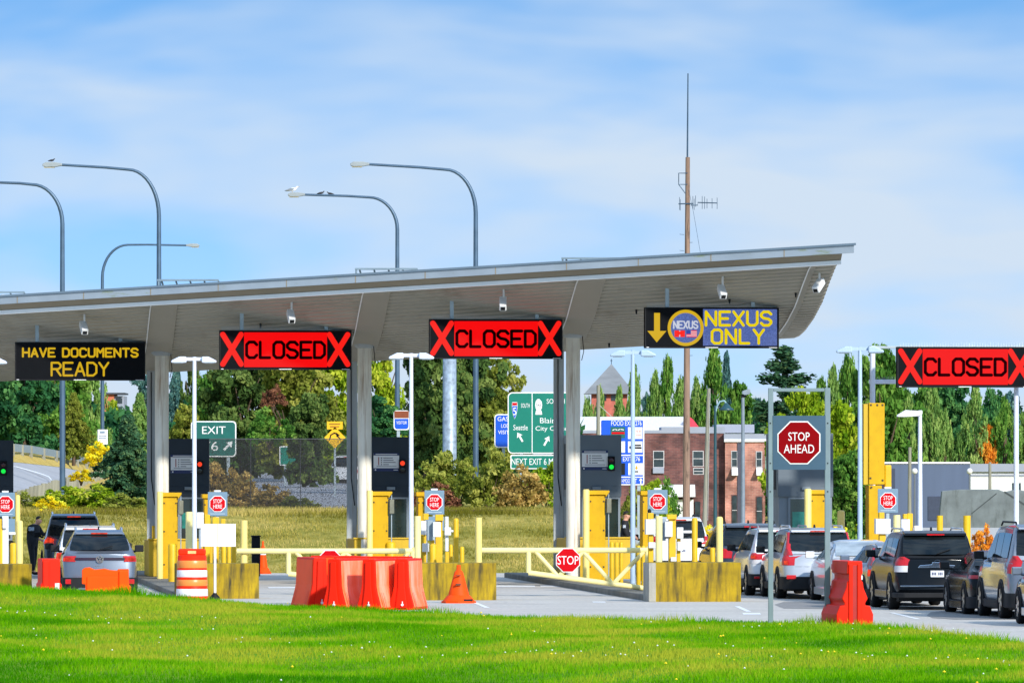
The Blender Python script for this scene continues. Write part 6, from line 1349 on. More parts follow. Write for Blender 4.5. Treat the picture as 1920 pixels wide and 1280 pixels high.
for k in range(16):
    z = q.z(440) - k * .42; sd = 1 if k % 2 else -1; mb.tube([(sd * .1, 0, z), (sd * .34, 0, z + .02)], .012, 5)
mb.build('climbing_pegs', AN, th)
mb = MB(); mb.tube([(q.x(1291), -.1, q.z(355)), (q.x(1300), -.5, q.z(400)), (q.x(1312), -2, q.z(480))], .009, 5); mb.build('guy_wire', AN, th)
s = 34; th, q = timber_pole(1320, 728, s, .14, .10, 'leaning grey timber pole between the antenna pole and the bell lamp', 9, GTIMBER)
mb = MB(); mb.tube([(q.x(1331), -.13, q.z(735)), (q.x(1327), -.13, q.z(975))], .012, 5); mb.build('wire', M('pale_wire', lin(190, 190, 185), .6), th)
s = 30; th, q = timber_pole(1121, 722, s, .14, .11, 'short grey timber pole in front of the pointed church roof', 1, GTIMBER)
mb = MB(); mb.tube([(q.x(1124), -.1, q.z(760)), (q.x(1146), -.1, q.z(780))], .02, 5); mb.build('wire', MATS['pale_wire'], th)
s = 30; timber_pole(1705, 838, s, .13, .10, 'thin grey timber pole in front of the dark blue warehouse', 1, GTIMBER)
s = 30; timber_pole(1856, 866, s, .12, .09, 'thin grey pole in front of the low white building', 0, GTIMBER)
s = 38; th = thing('bell_lamp', 'dark green street lamp with a curved arm and bell shade', 'street lamp', at(1341, s)); q = PX(th, 1341, s); BG = M('dark_green_lamp_paint', lin(36, 74, 82), .4, var=.1)
mb = MB(); mb.tube([(0, 0, -.3), (0, 0, q.z(760))], [.10, .06], 12); mb.build('pole', BG, th)
mb = MB(); mb.tube([(0, 0, q.z(775)), (q.x(1344), 0, q.z(762)), (q.x(1350), 0, q.z(752.5)), (q.x(1358), 0, q.z(751)), (q.x(1361.5), 0, q.z(756))], .045, 8); mb.build('arm', M('pale_arm', lin(140, 172, 180), .4), th)
mb = MB(); mb.lathe([(.06, q.z(755)), (.12, q.z(758)), (.22, q.z(763)), (.38, q.z(767.5)), (.36, q.z(769)), (.02, q.z(769))], 18, cx=q.x(1362)); mb.build('bell_shade', BG, th)
s = 40; th = thing('floodlight_pole', 'grey pole with a boxy floodlight on top, left of the stop ahead frame', 'floodlight', at(1393, s)); q = PX(th, 1393, s)
mb = MB(); mb.tube([(0, 0, -.3), (0, 0, q.z(741))], [.11, .075], 12); mb.build('pole', M('grey_pole', lin(120, 132, 142), .5), th)
mb = MB(); mb.box(q.x(1390), q.x(1398), -.08, .08, q.z(745), q.z(739)); mb.build('mount', BLACK, th)
mb = MB(); mb.prism([(q.x(1391), q.z(738)), (q.x(1391.5), q.z(733)), (q.x(1404), q.z(728.5)), (q.x(1407), q.z(730)), (q.x(1405.5), q.z(739)), (q.x(1396), q.z(740.5))][::-1], -.22, .2); mb.build('lamp_head', M('floodlight_grey', lin(130, 142, 152), .5), th, bevel=.02)
s = 64; th = thing('lamp_post', 'white tapered post with a single lamp head, in front of the dark warehouse', 'lamp post', at(1725, s)); q = PX(th, 1725, s)
mb = MB(); mb.tube([(0, 0, -.1), (0, 0, q.z(769))], [.085, .055], 12); mb.build('pole', POLEW, th)
mb = MB(); mb.prism([(q.x(1681), q.z(781)), (q.x(1681.5), q.z(778)), (q.x(1697), q.z(768.5)), (q.x(1722), q.z(770)), (q.x(1729), q.z(769)), (q.x(1729), q.z(776)), (q.x(1722), q.z(780)), (q.x(1694), q.z(781.5))][::-1], -.17, .17); mb.build('lamp_head', SIGNW, th, bevel=.03)
s = 68; th = thing('gantry_leg', 'white steel leg under the right end of the closed sign', 'post', at(1905.5, s)); mb = MB(); mb.tube([(0, 0, -.05), (0, 0, zat(700, s))], [.075, .065], 12); mb.build('pole', POLEW, th)
mb = MB(); mb.lathe([(.15, 0), (.15, .04), (.08, .05)], 12); mb.build('base_plate', GALV, th)
for px, py, lab in ((1715, 883, 'round white globe lamp on a slim post before the warehouse, at its left'), (1818, 883, 'round white globe lamp on a slim post at the warehouse right corner')):
    s = 30; th = thing('globe_lamp', lab, 'street lamp', at(px, s)); mb = MB(); z = zat(py, s); mb.tube([(0, 0, -.5), (0, 0, z - .17)], .05, 8); mb.build('post', M('slim_post', lin(110, 116, 120), .5), th)
    mb = MB(); mb.lathe([(.19 * math.sin(a), z - .19 * math.cos(a)) for a in np.linspace(.05, 3.09, 12)], 16); mb.build('globe', M('opal_globe', (.8, .8, .75), .3), th)

# ---------------------------------------------------------------- buildings
def brick_mat(name, c1, c2, mort, sc=1.0):
    m = bpy.data.materials.new(name); m.use_nodes = True; t = m.node_tree; n = t.nodes; l = t.links
    p = n['Principled BSDF']; p.inputs['Roughness'].default_value = .9
    o = n.new('ShaderNodeTexCoord'); sp_ = n.new('ShaderNodeSeparateXYZ'); cb = n.new('ShaderNodeCombineXYZ'); l.new(o.outputs['Object'], sp_.inputs[0])
    ad_ = n.new('ShaderNodeMath'); l.new(sp_.outputs['X'], ad_.inputs[0]); l.new(sp_.outputs['Y'], ad_.inputs[1]); l.new(ad_.outputs[0], cb.inputs[0]); l.new(sp_.outputs['Z'], cb.inputs[1])
    b = n.new('ShaderNodeTexBrick'); b.inputs['Scale'].default_value = 1.0; b.inputs['Brick Width'].default_value = .42 * sc; b.inputs['Row Height'].default_value = .13 * sc; b.inputs['Mortar Size'].default_value = .012
    b.inputs['Color1'].default_value = (*c1, 1); b.inputs['Color2'].default_value = (*c2, 1); b.inputs['Mortar'].default_value = (*mort, 1); l.new(cb.outputs[0], b.inputs['Vector'])
    z = n.new('ShaderNodeTexNoise'); z.inputs['Scale'].default_value = .7; z.inputs['Detail'].default_value = 6; l.new(o.outputs['Object'], z.inputs['Vector'])
    r_ = n.new('ShaderNodeMapRange'); r_.inputs['From Min'].default_value = .35; r_.inputs['From Max'].default_value = .7; r_.inputs['To Min'].default_value = .42; r_.inputs['To Max'].default_value = 1.25; l.new(z.outputs['Fac'], r_.inputs['Value'])
    mu = n.new('ShaderNodeVectorMath'); mu.operation = 'SCALE'; l.new(b.outputs['Color'], mu.inputs[0]); l.new(r_.outputs[0], mu.inputs['Scale']); l.new(mu.outputs[0], p.inputs['Base Color']); return m
BR1 = brick_mat('aged_purple_brick', lin(134, 84, 78), lin(100, 64, 64), lin(124, 100, 94)); BR2 = brick_mat('warm_red_brick', lin(208, 142, 122), lin(180, 118, 104), lin(200, 165, 150))
GREYPAR = M('grey_parapet', lin(150, 156, 170), .7, var=.08, scale=.5); WALLW = M('white_wall', lin(225, 225, 222), .7, var=.06, scale=.6)
WIN = M('dim_window_glass', (.03, .045, .05), .08, var=.6, scale=1.2, spec=.7); WFR = M('pale_window_frame', lin(200, 196, 196), .6)
s = 24.0; th = thing('brick_building', 'old two-storey brick building with flat grey parapets beyond the booths', 'building', at(1260, s), 0); q = PX(th, 1260, s)
gz = -1.2
mb = MB(); mb.box(q.x(1082), q.x(1358), 0, 9, gz, q.z(812)); mb.build('long_wall', BR1, th)
mb = MB(); mb.box(q.x(1359), q.x(1434), -.8, 9, gz, q.z(826)); mb.build('corner_block', BR2, th)
mb = MB(); mb.box(q.x(1240), q.x(1359.5), -.06, 9, q.z(812) + .004, q.z(800)); mb.box(q.x(1082), q.x(1240), -.06, 9, q.z(812) + .004, q.z(806)); mb.box(q.x(1342), q.x(1416), 2, 9, q.z(811), q.z(795)); mb.build('parapet', GREYPAR, th)
mb = MB(); mb.box(q.x(1357), q.x(1436), -.9, 9, q.z(826) + .004, q.z(813)); mb.build('corner_parapet', GREYPAR, th)
mb = MB(); mb.box(q.x(1357), q.x(1437), -.98, 2, q.z(828.5), q.z(823)); mb.build('white_cornice', WALLW, th, bevel=.03)
mb = MB(); mb.box(q.x(1382), q.x(1391), -.88, -.804, gz, q.z(830)); mb.build('drain_pipe', M('dark_pipe', lin(70, 70, 84), .6), th)
def win(x0, x1, y0, y1, d, arch=False, box=None):
    mb = MB(); q.box(mb, x0 - 1.4, x1 + 1.4, y0 - 1.4, y1 + 1.4, d - .05, d - .003); fr = mb.build('window', WFR if not arch else BR1, th)
    m2 = MB()
    if arch:
        cx = (q.x(x0) + q.x(x1)) / 2; r_ = (q.x(x1) - q.x(x0)) / 2; zt = q.z(y0) - r_ * .5
        m2.prism([(q.x(x0), q.z(y1)), (q.x(x1), q.z(y1))] + [(cx + r_ * math.cos(a), zt + r_ * .5 * math.sin(a)) for a in np.linspace(0, math.pi, 9)], d - .07, d - .052)
    else: q.box(m2, x0, x1, y0, y1, d - .07, d - .052)
    m2.build('pane', WIN, fr)
    m2 = MB(); ym = (y0 + y1) / 2; q.box(m2, x0, x1, ym - .6, ym + .6, d - .085, d - .071); m2.build('sash_bar', WFR, fr)
    if box: m2 = MB(); m2.prism([(d - .07, q.z(box[0])), (d - .75, q.z(box[1]) + .1), (d - .75, q.z(box[1])), (d - .07, q.z(box[1]))], q.x(x0 - .8), q.x(x1 + 1.6), axis='x'); m2.build('window_unit', WALLW, fr)
win(1226, 1244, 846, 875, 0); win(1300, 1318, 846, 873, 0); win(1301, 1318, 878, 888, 0)
win(1372, 1381, 846, 874, -.8, box=(876, 891)); win(1418, 1427, 847, 874, -.8, box=(876, 891)); win(1372, 1381, 928, 984, -.8, True); win(1418, 1428, 931, 984, -.8, True)
mb = MB(); q.box(mb, 1224, 1245, 876, 887, -.25, -.004); mb.build('window_unit', GREYPAR, th, bevel=.02)
mb = MB(); mb.prism([(-.003, q.z(908)), (-1.2, q.z(926)), (-1.2, q.z(931)), (-.003, q.z(931))], q.x(1237), q.x(1303), axis='x'); mb.build('awning', WALLW, th)
mb = MB(); q.box(mb, 1258, 1300, 936, 990, -.5, -.004); mb.build('white_porch', WALLW, th); mb = MB(); q.box(mb, 1303, 1313, 940, 990, -.2, -.004); mb.build('porch_window', WIN, th)
mb = MB(); q.box(mb, 1434.5, 1445, 838, 880, 1, 6); mb.build('rear_bay', M('green_trim', lin(120, 160, 150), .6), th)
s = 22.5; th = thing('low_hall', 'low hall with long white roof and red gable, behind the brick building', 'building', at(1190, s), 0); q = PX(th, 1190, s)
mb = MB(); mb.prism([(0, q.z(806)), (0, q.z(803)), (5.2, q.z(780)), (9, q.z(803)), (9, q.z(806))], q.x(1060), q.x(1291), axis='x'); mb.build('roof', M('white_metal_roof', lin(228, 226, 220), .6, var=.06, scale=1, stretch=(8, 1, 1)), th)
mb = MB(); mb.prism([(q.x(1291) + .01, q.z(803)), (q.x(1313), q.z(803)), (q.x(1300), q.z(786)), (q.x(1292), q.z(780))], .5, 5.2); mb.build('red_gable', M('red_gable_paint', lin(215, 60, 84), .6), th)
mb = MB(); mb.box(q.x(1062), q.x(1290), .3, 8.7, -1.1, q.z(806)); mb.build('wall', BR1, th)
s = 19; th = thing('church', 'church tower with a grey pyramid roof and small cross among the trees', 'church', at(1143, s), 0); q = PX(th, 1143, s)
mb = MB(); hb = 48 / s; mb.add([(-hb, 0, q.z(738)), (hb, 0, q.z(738)), (hb, 2 * hb, q.z(738)), (-hb, 2 * hb, q.z(738)), (q.x(1147), hb, q.z(681))], [(0, 1, 4), (1, 2, 4), (2, 3, 4), (3, 0, 4), (3, 2, 1, 0)]); mb.build('roof', M('grey_slate_roof', lin(124, 128, 132), .8, var=.12, scale=.8, stretch=(1, 1, 3)), th)
mb = MB(); mb.box(-hb * .7, hb * .7, hb * .3, hb * 1.7, -1.5, q.z(738)); mb.build('tower', M('church_brick', lin(190, 106, 92), .9, var=.15, scale=2), th)
mb = MB(); mb.box(q.x(1127), q.x(1137), hb * .3 - .05, hb * .3 - .004, q.z(751), q.z(740)); mb.box(q.x(1146), q.x(1156), hb * .3 - .05, hb * .3 - .004, q.z(751), q.z(740)); mb.build('belfry_opening', WIN, th)
mb = MB(); mb.tube([(q.x(1147), hb, q.z(682)), (q.x(1147), hb, q.z(672))], .04, 6); mb.tube([(q.x(1145), hb, q.z(675)), (q.x(1149), hb, q.z(675))], .04, 6); mb.build('cross', AN, th)
s = 25; th = thing('warehouse', 'dark blue-grey flat warehouse with a thin white roof edge', 'building', at(1742, s), 0); q = PX(th, 1742, s)
mb = MB(); mb.box(q.x(1655), q.x(1818), 0, 8, -1.1, q.z(869)); mb.build('wall', M('blue_grey_cladding', lin(84, 98, 124), .7, var=.06, scale=.5, stretch=(3, 1, .3)), th)
mb = MB(); mb.box(q.x(1654), q.x(1819), -.08, 8, q.z(869) + .003, q.z(865.5)); mb.build('roof_edge', WALLW, th)
mb = MB(); q.box(mb, 1664, 1678, 878, 960, -.06, -.003); mb.build('door', M('dark_blue_door', lin(52, 62, 84), .6), th); mb = MB(); q.box(mb, 1740, 1790, 930, 975, -.06, -.003); mb.build('door', MATS['dark_blue_door'], th)
s = 23; th = thing('white_building', 'low white building with a grey roof at the right edge', 'building', at(1885, s), 0); q = PX(th, 1885, s)
mb = MB(); mb.box(q.x(1820), q.x(1990), 0, 8, -1.2, q.z(884)); mb.build('wall', WALLW, th); mb = MB(); mb.box(q.x(1818), q.x(1992), -.3, 8.2, q.z(884) + .003, q.z(869)); mb.build('roof', GREYPAR, th)
mb = MB(); q.box(mb, 1898, 1914, 905, 935, -.06, -.003); mb.build('dark_window', WIN, th); mb = MB(); q.box(mb, 1820, 1990, 889, 892.5, -.08, -.003); mb.build('trim', GREYPAR, th)
s = 31; th = thing('rubble_wall', 'grey weathered concrete slab wall with a slanted top behind the bollards', 'wall', at(1850, s), 0); q = PX(th, 1850, s)
SLAB = M('grey_slab_concrete', lin(112, 120, 122), .9, var=.22, scale=1.2, bump=.4, streak=lin(70, 76, 72), streak_amt=.5, streak_scale=(3, 3, .8))
mb = MB(); mb.prism([(q.x(1757), -1), (q.x(1990), -1), (q.x(1990), q.z(930)), (q.x(1905), q.z(917)), (q.x(1884), q.z(922)), (q.x(1872), q.z(917)), (q.x(1800), q.z(917)), (q.x(1766), q.z(920))], 0, .8); mb.build('slab', SLAB, th, bevel=.05)
mb = MB(); mb.stroke([(q.x(1822), q.z(962)), (q.x(1868), q.z(925))], .06, -.012, -.001); mb.stroke([(q.x(1884), q.z(922)), (q.x(1920), q.z(945))], .1, -.012, -.001); mb.build('crack', M('dark_crack', lin(66, 72, 74), .9), th)
s = 19.5; th = thing('apartment_block', 'modern block with a red brick bay and dark upper windows far at the left', 'building', at(222, s), 0); q = PX(th, 222, s)
mb = MB(); mb.box(q.x(195), q.x(214), 0, 6, 0, q.z(739)); mb.build('brick_bay', M('orange_brick', lin(196, 110, 80), .8, var=.15), th)
mb = MB(); mb.box(q.x(214) + .01, q.x(232), .3, 6, 0, q.z(742)); mb.build('wall', GREYPAR, th); mb = MB(); mb.box(q.x(193), q.x(234), -.4, 6.4, q.z(739), q.z(736)); mb.build('roof', M('dark_roof', lin(60, 66, 74), .7), th)
mb = MB()
for y in (746, 762, 776): q.box(mb, 217, 229, y, y + 10, .24, .297)
mb.build('windows', WIN, th)
# ---------------------------------------------------------------- trees and shrubs
BARK = M('bark', lin(92, 76, 60), .95, var=.3, scale=4, stretch=(4, 4, .6), bump=.5)
LM = {
 'mid': leafmat('leaf_mid_green', lin(44, 88, 34), lin(96, 144, 56), lin(158, 190, 88)),
 'lime': leafmat('leaf_lime', lin(84, 122, 18), lin(150, 176, 36), lin(208, 212, 74)),
 'olive': leafmat('leaf_olive', lin(72, 88, 30), lin(140, 150, 58), lin(192, 190, 96)),
 'dark': leafmat('leaf_dark', lin(40, 64, 32), lin(84, 112, 54), lin(134, 150, 78), .25),
 'deep': leafmat('leaf_deep_green', lin(26, 70, 46), lin(64, 122, 72), lin(120, 170, 92)),
 'blue': leafmat('leaf_blue_green', lin(36, 69, 73), lin(80, 124, 120), lin(143, 178, 159), .25),  # bluish tone of distance haze painted into the leaves
  'pop': leafmat('leaf_poplar', lin(70, 112, 58), lin(132, 170, 84), lin(190, 208, 122)),  # poplar green lightened, distance haze put into the leaf colour
 'pine': leafmat('leaf_pine', lin(27, 57, 45), lin(66, 106, 73), lin(127, 152, 94), .2),
 'gold': leafmat('leaf_gold', lin(180, 145, 18), lin(250, 226, 29), lin(250, 250, 87)),
 'rust': leafmat('leaf_rust', lin(157, 99, 29), lin(243, 154, 48), lin(250, 206, 87)),
 'dry': leafmat('leaf_dry_brush', lin(92, 83, 41), lin(175, 148, 78), lin(245, 212, 136)),
 'brown': leafmat('leaf_brown', lin(66, 43, 34), lin(127, 83, 62), lin(168, 117, 87), .2),
}
def leaf_quads(Pc, Nn, size, r, long=1.5):
    n = len(Pc); a = r.normal(size=(n, 3)) + Nn * .8; a /= np.linalg.norm(a, axis=1)[:, None]
    b = np.cross(a, r.normal(size=(n, 3))); b /= np.linalg.norm(b, axis=1)[:, None] + 1e-9; c = np.cross(a, b)
    sz = size * r.uniform(.6, 1.35, n)[:, None]
    return np.stack([Pc - b * sz * long * .5, Pc + c * sz * .45, Pc + b * sz * long * .5, Pc - c * sz * .45], 1)
def clumps(centers, radii, per, size, r, tone_sd=.2, base=.5):
    """leaf clusters round many small centres; each cluster has its own tone"""
    Ps, Ns, T = [], [], []
    for c, rad in zip(centers, radii):
        d = r.normal(size=(per, 3)); d /= np.linalg.norm(d, axis=1)[:, None]; rr = rad * r.uniform(0, 1, per)[:, None] ** .5
        Ps.append(np.asarray(c) + d * rr * np.array([1, 1, .75])); Ns.append(d); t = np.clip(base + r.normal(0, tone_sd), .05, .95); T.append(np.clip(t + r.normal(0, .11, per), 0, 1))
    P, Nn, T = np.concatenate(Ps), np.concatenate(Ns), np.concatenate(T)
    return leaf_quads(P, Nn, size, r), T
def proto_broad(seed, nb=15, sub=14, per=100, leaf=.034, hw_=.5, z0=.02):
    """unit tree: crown 1 high, 1 wide"""
    r = np.random.RandomState(seed); C_, Rd = [], []
    for k in range(nb):
        u = k / (nb - 1); z = z0 + .12 + (.86 - z0) * u ** .9; prof = math.sin(math.pi * min(1, .22 + .70 * u)) ** .6
        a = r.uniform(0, 6.28); rad = hw_ * .62 * prof * r.uniform(.2, 1); br = r.uniform(.15, .24) * (1.1 - .35 * u)
        for j in range(sub):
            d = r.normal(size=3); d /= np.linalg.norm(d); c = np.array([rad * math.cos(a), rad * math.sin(a), z]) + d * br * np.array([1.15, 1.15, .8]) * r.uniform(.55, 1.05)
            C_.append(c); Rd.append(r.uniform(.045, .085))
    return clumps(C_, Rd, per, leaf, r)
def proto_column(seed, n=170, per=56, leaf=.034, sharp=.75):
    r = np.random.RandomState(seed); C_, Rd = [], []
    for k in range(n):
        z = r.uniform(.04, .99); w_ = (.5 + .12 * math.sin(z * 13 + seed)) * (math.sin(math.pi * min(1, (1.02 - z) * .62 + .0)) ** sharp) * (.55 + .45 * min(1, z / .12))
        a = r.uniform(0, 6.28); q = w_ * r.uniform(.45, 1.05); C_.append((q * math.cos(a), q * math.sin(a), z + r.normal(0, .02))); Rd.append(r.uniform(.05, .12))
    V, T = clumps(C_, Rd, per, leaf, r, .17); return V, T
def proto_conifer(seed, levels=20, leaf=.028, gap=0., flat=False, per=24):
    r = np.random.RandomState(seed); C_, Rd = [], []
    for k in range(levels):
        u = k / (levels - 1); z = .1 + .88 * u; ln = .5 * ((1 - u) ** .85 * .94 + .05) * r.uniform(.8, 1.1)
        nbr = 9 if not flat else 5
        for j in range(nbr):
            a = r.uniform(0, 6.28); l2 = ln * r.uniform(.55, 1.08)
            for q in np.linspace(.25, 1, 7 if not flat else 6):
                if r.uniform() < gap: continue
                C_.append((l2 * q * math.cos(a), l2 * q * math.sin(a), z - .07 * q * (1 if not flat else -.4) + r.normal(0, .006))); Rd.append(.035 + .028 * (1 - q) if not flat else .05)
    V, T = clumps(C_, Rd, per, leaf, r, .16, .45)
    if flat:
        zc = V.mean(1, keepdims=True); V = zc + (V - zc) * np.array([1.3, 1.3, .6])
    return V, T
def proto_shrub(seed, n=70, per=50, leaf=.05):
    r = np.random.RandomState(seed); C_, Rd = [], []
    for k in range(n):
        a = r.uniform(0, 6.28); q = .5 * r.uniform(0, 1) ** .5; zt = (1 - (q / .55) ** 2) ** .5 if q < .55 else 0; C_.append((q * math.cos(a), q * math.sin(a), max(.05, zt * r.uniform(.25, 1) * .9))); Rd.append(r.uniform(.07, .14))
    return clumps(C_, Rd, per, leaf, r)
PROTO = {}
def proto(kind, i):
    k = (kind, i)
    if k in PROTO: return PROTO[k]
    V, T = {'broad': lambda: proto_broad(10 + i), 'column': lambda: proto_column(30 + i), 'conifer': lambda: proto_conifer(50 + i), 'airy': lambda: proto_conifer(61 + i, 12, .022, .2, True, 30), 'pine': lambda: proto_conifer(71 + i, 15, .024, .05, False, 30), 'shrub': lambda: proto_shrub(90 + i), 'sparse': lambda: proto_broad(20 + i, 14, 10, 80, .03)}[kind]()
    V = np.array(V); z_ = V[..., 2]; V[..., 2] = (z_ - min(0, np.percentile(z_, .5))) / (np.percentile(z_, 99.7) - min(0, np.percentile(z_, .5)))
    for ax in (0, 1): V[..., ax] *= .5 / np.percentile(np.abs(V[..., ax]), 98.5)
    me = soup('crown_proto', V, 4, LM['mid'], T); m_ = me.data; bpy.data.objects.remove(me); PROTO[k] = m_; return m_
LABS = set()
def tree(px, ytop, wpx, s, kind, i, leaf, lab, ybase=None, name=None, group=None, cat='tree', rot=None, zb=None):
    if kind == 'column': wpx *= 1.25
    p = at(px, s); g = zb if zb is not None else (zat(ybase, s) if ybase else land_z(p.x, p.y)); zt = zat(ytop, s); h_ = zt - g; w_ = wpx / s
    nm = name or {'broad': 'broadleaf_tree', 'column': 'poplar_tree', 'conifer': 'conifer_tree', 'airy': 'pine_tree', 'pine': 'pine_tree', 'shrub': 'shrub', 'sparse': 'broadleaf_tree'}[kind]
    th = thing(nm, lab, cat, (p.x, p.y, g), rot if rot is not None else rnd.uniform(0, 6.28), group)
    co = bpy.data.objects.new('crown', proto(kind, i)); C.objects.link(co); co.parent = th; co.scale = (w_ * 1.06, w_ * 1.06, h_)
    co.material_slots[0].link = 'OBJECT'; co.material_slots[0].material = LM[leaf]
    r_ = random.Random(int(px) + i); mb = MB()
    if kind == 'shrub':
        for k in range(5): a = k * 1.26; mb.tube([(0, 0, -.1), (w_ * .12 * math.cos(a), w_ * .12 * math.sin(a), h_ * .3), (w_ * .28 * math.cos(a), w_ * .28 * math.sin(a), h_ * .62)], [.03, .022, .01], 5)
        mb.build('stems', BARK, th)
    else:
        tr_ = max(.08, h_ * .022); top = .9 if kind in ('conifer', 'airy', 'pine', 'column') else .55
        mb.tube([(0, 0, -.3), (.02 * w_, 0, h_ * top * .5), (0, .02 * w_, h_ * top)], [tr_ * 1.25, tr_, tr_ * .35], 9)
        if kind in ('broad', 'sparse'):
            for k in range(6): a = k * 1.05 + r_.random(); b = .25 + .3 * r_.random(); mb.tube([(0, 0, h_ * (b - .08)), (w_ * .16 * math.cos(a), w_ * .16 * math.sin(a), h_ * (b + .12)), (w_ * .32 * math.cos(a), w_ * .32 * math.sin(a), h_ * (b + .28))], [tr_ * .5, tr_ * .35, tr_ * .12], 6)
        elif kind in ('airy', 'pine', 'conifer'):
            for k in range(14): a = k * 2.4; u = .15 + .75 * k / 14; l_ = w_ * .4 * (1 - u); mb.tube([(0, 0, h_ * u), (l_ * math.cos(a), l_ * math.sin(a), h_ * (u - .02))], [tr_ * .3, tr_ * .08], 5)
        mb.build('trunk', BARK, th)
    return th
GT = 'trees behind the booths at the left'; GP = 'poplars and conifers behind the town buildings'; GS = 'shrubs along the bank'
# left of the first column
tree(-40, 628, 150, 34, 'broad', 0, 'deep', 'dense green tree at the left edge above the ramp, mostly out of frame', group=GT)
tree(42, 640, 150, 33, 'broad', 1, 'deep', 'dense dark green tree behind the ramp, under the documents sign at its left', group=GT)
tree(105, 650, 110, 32, 'broad', 2, 'mid', 'mid green tree behind the ramp, right of the ramp lamp pole', group=GT)
tree(138, 738, 66, 36, 'pine', 0, 'olive', 'brownish olive small pine in front of the green trees by the ramp', ybase=862, group=GT)
tree(168, 668, 62, 31, 'column', 0, 'pop', 'slim bright green tree just left of the notice pole', group=GT)
tree(212, 752, 44, 30, 'column', 1, 'lime', 'yellow-green narrow tree by the far modern block', group=GT)
tree(272, 700, 76, 22, 'sparse', 0, 'blue', 'hazy blue-green tree far behind the first column', group=GT)
tree(240, 782, 130, 50, 'pine', 1, 'pine', 'bushy dark green pine standing on the bank left of the first column', ybase=968, group=GT)
tree(262, 740, 78, 44, 'pine', 0, 'pop', 'lighter green young pine behind the dark bank pine', ybase=930, group=GT)
tree(188, 828, 66, 46, 'shrub', 0, 'gold', 'golden yellow shrub overhanging the board fence', ybase=880, cat='shrub', group=GS)
tree(152, 880, 40, 50, 'shrub', 1, 'gold', 'small orange-yellow shrub before the board fence', ybase=905, cat='shrub', group=GS)
# between first and second columns
tree(330, 682, 60, 21, 'conifer', 0, 'blue', 'bluish conifer far behind, left of the white light pole', group=GT)
tree(362, 668, 50, 26, 'sparse', 1, 'dark', 'dark loose tree behind the white light pole', group=GT)
tree(345, 762, 70, 40, 'broad', 3, 'olive', 'small olive tree above the left booth', group=GT)
tree(398, 700, 92, 36, 'broad', 0, 'mid', 'rounded green tree above the EXIT sign', group=GT)
tree(455, 650, 130, 38, 'broad', 1, 'dark', 'big dark green tree below the leftmost closed sign', group=GT)
tree(548, 648, 150, 40, 'broad', 2, 'olive', 'broad olive tree with a reddish dead branch', group=GT)
tree(622, 650, 120, 39, 'sparse', 2, 'lime', 'light yellow-green tree left of the second column', group=GT)
tree(585, 742, 90, 43, 'broad', 3, 'dark', 'low dark tree above the mesh screen', group=GT)
tree(505, 765, 80, 44, 'shrub', 2, 'mid', 'green bush above the mesh screen', ybase=840, cat='shrub', group=GS)
tree(512, 722, 44, 41, 'shrub', 0, 'brown', 'reddish brown dead foliage hanging in the olive tree', ybase=768, name='dead_branch', cat='branch')
for px, yt, wd, s_, i, lf, lab in [(420, 868, 90, 54, 1, 'dry', 'dry straw-coloured brush left of the mesh screen road'), (470, 886, 84, 54.5, 2, 'dry', 'dry brush with green tips behind the mesh screen'), (512, 912, 90, 55.2, 0, 'dry', 'low dry brush left of the yellow road line'), (560, 930, 70, 55.6, 1, 'olive', 'low mixed brush in front of the far road'), (352, 880, 60, 52, 0, 'olive', 'olive brush seen beside the left booth')]: tree(px, yt, wd, s_, 'shrub', i, lf, lab, ybase=964, cat='shrub', group=GS)
# between second and third columns
tree(716, 640, 100, 40, 'sparse', 0, 'lime', 'sunlit yellow-green tree just right of the second column', group=GT)
tree(708, 745, 84, 42, 'broad', 2, 'deep', 'dark green lower tree above the middle booth', ybase=850, group=GT)
tree(800, 640, 120, 47, 'broad', 3, 'dark', 'large dark tree behind the second twin light pole', ybase=900, group=GT)
tree(872, 648, 110, 46, 'broad', 0, 'dark', 'dark tree between the thick post and the lamp pole', ybase=900, group=GT)
tree(935, 662, 110, 43, 'sparse', 1, 'olive', 'loose olive tree left of the green guide sign', ybase=900, group=GT)
tree(912, 742, 90, 46, 'broad', 1, 'olive', 'lower yellowish green tree behind the blue service sign', ybase=900, group=GT)
for k, (px, yt, wd, s_, i, lf, lab) in enumerate([(800, 868, 90, 54, 0, 'olive', 'olive shrub behind the second stop here sign'), (855, 848, 100, 53, 1, 'olive', 'olive shrub at the foot of the thick post'), (915, 842, 105, 53.5, 2, 'olive', 'broad olive shrub left of the guide sign post'), (975, 872, 96, 54.5, 0, 'dry', 'brownish shrub at the guide sign post'), (1022, 868, 80, 54, 1, 'lime', 'bright yellow-green shrub below the guide sign'), (815, 905, 80, 55.5, 2, 'brown', 'low dark brush above the bank right of the second stop sign')]): tree(px, yt, wd, s_, 'shrub', i, lf, lab, ybase=963, cat='shrub', group=GS)
# yellow flowering weeds on the bank at the left
for px, yt, wd, s_, i, lf, lab in [(60, 922, 80, 56, 0, 'olive', 'greenish weed clump behind the officer at the left'), (118, 912, 90, 56, 1, 'lime', 'yellow flowering weeds below the ramp lamp pole'), (172, 908, 96, 56, 2, 'lime', 'yellow-green weeds below the board fence'), (232, 925, 90, 56.2, 0, 'olive', 'olive weeds under the dark bank pine'), (272, 930, 60, 56, 1, 'mid', 'green weeds against the first column'), (96, 930, 60, 56.6, 2, 'gold', 'bright yellow weeds above the silver car')]: tree(px, yt, wd, s_, 'shrub', i, lf, lab, ybase=968, cat='shrub', group=GS)
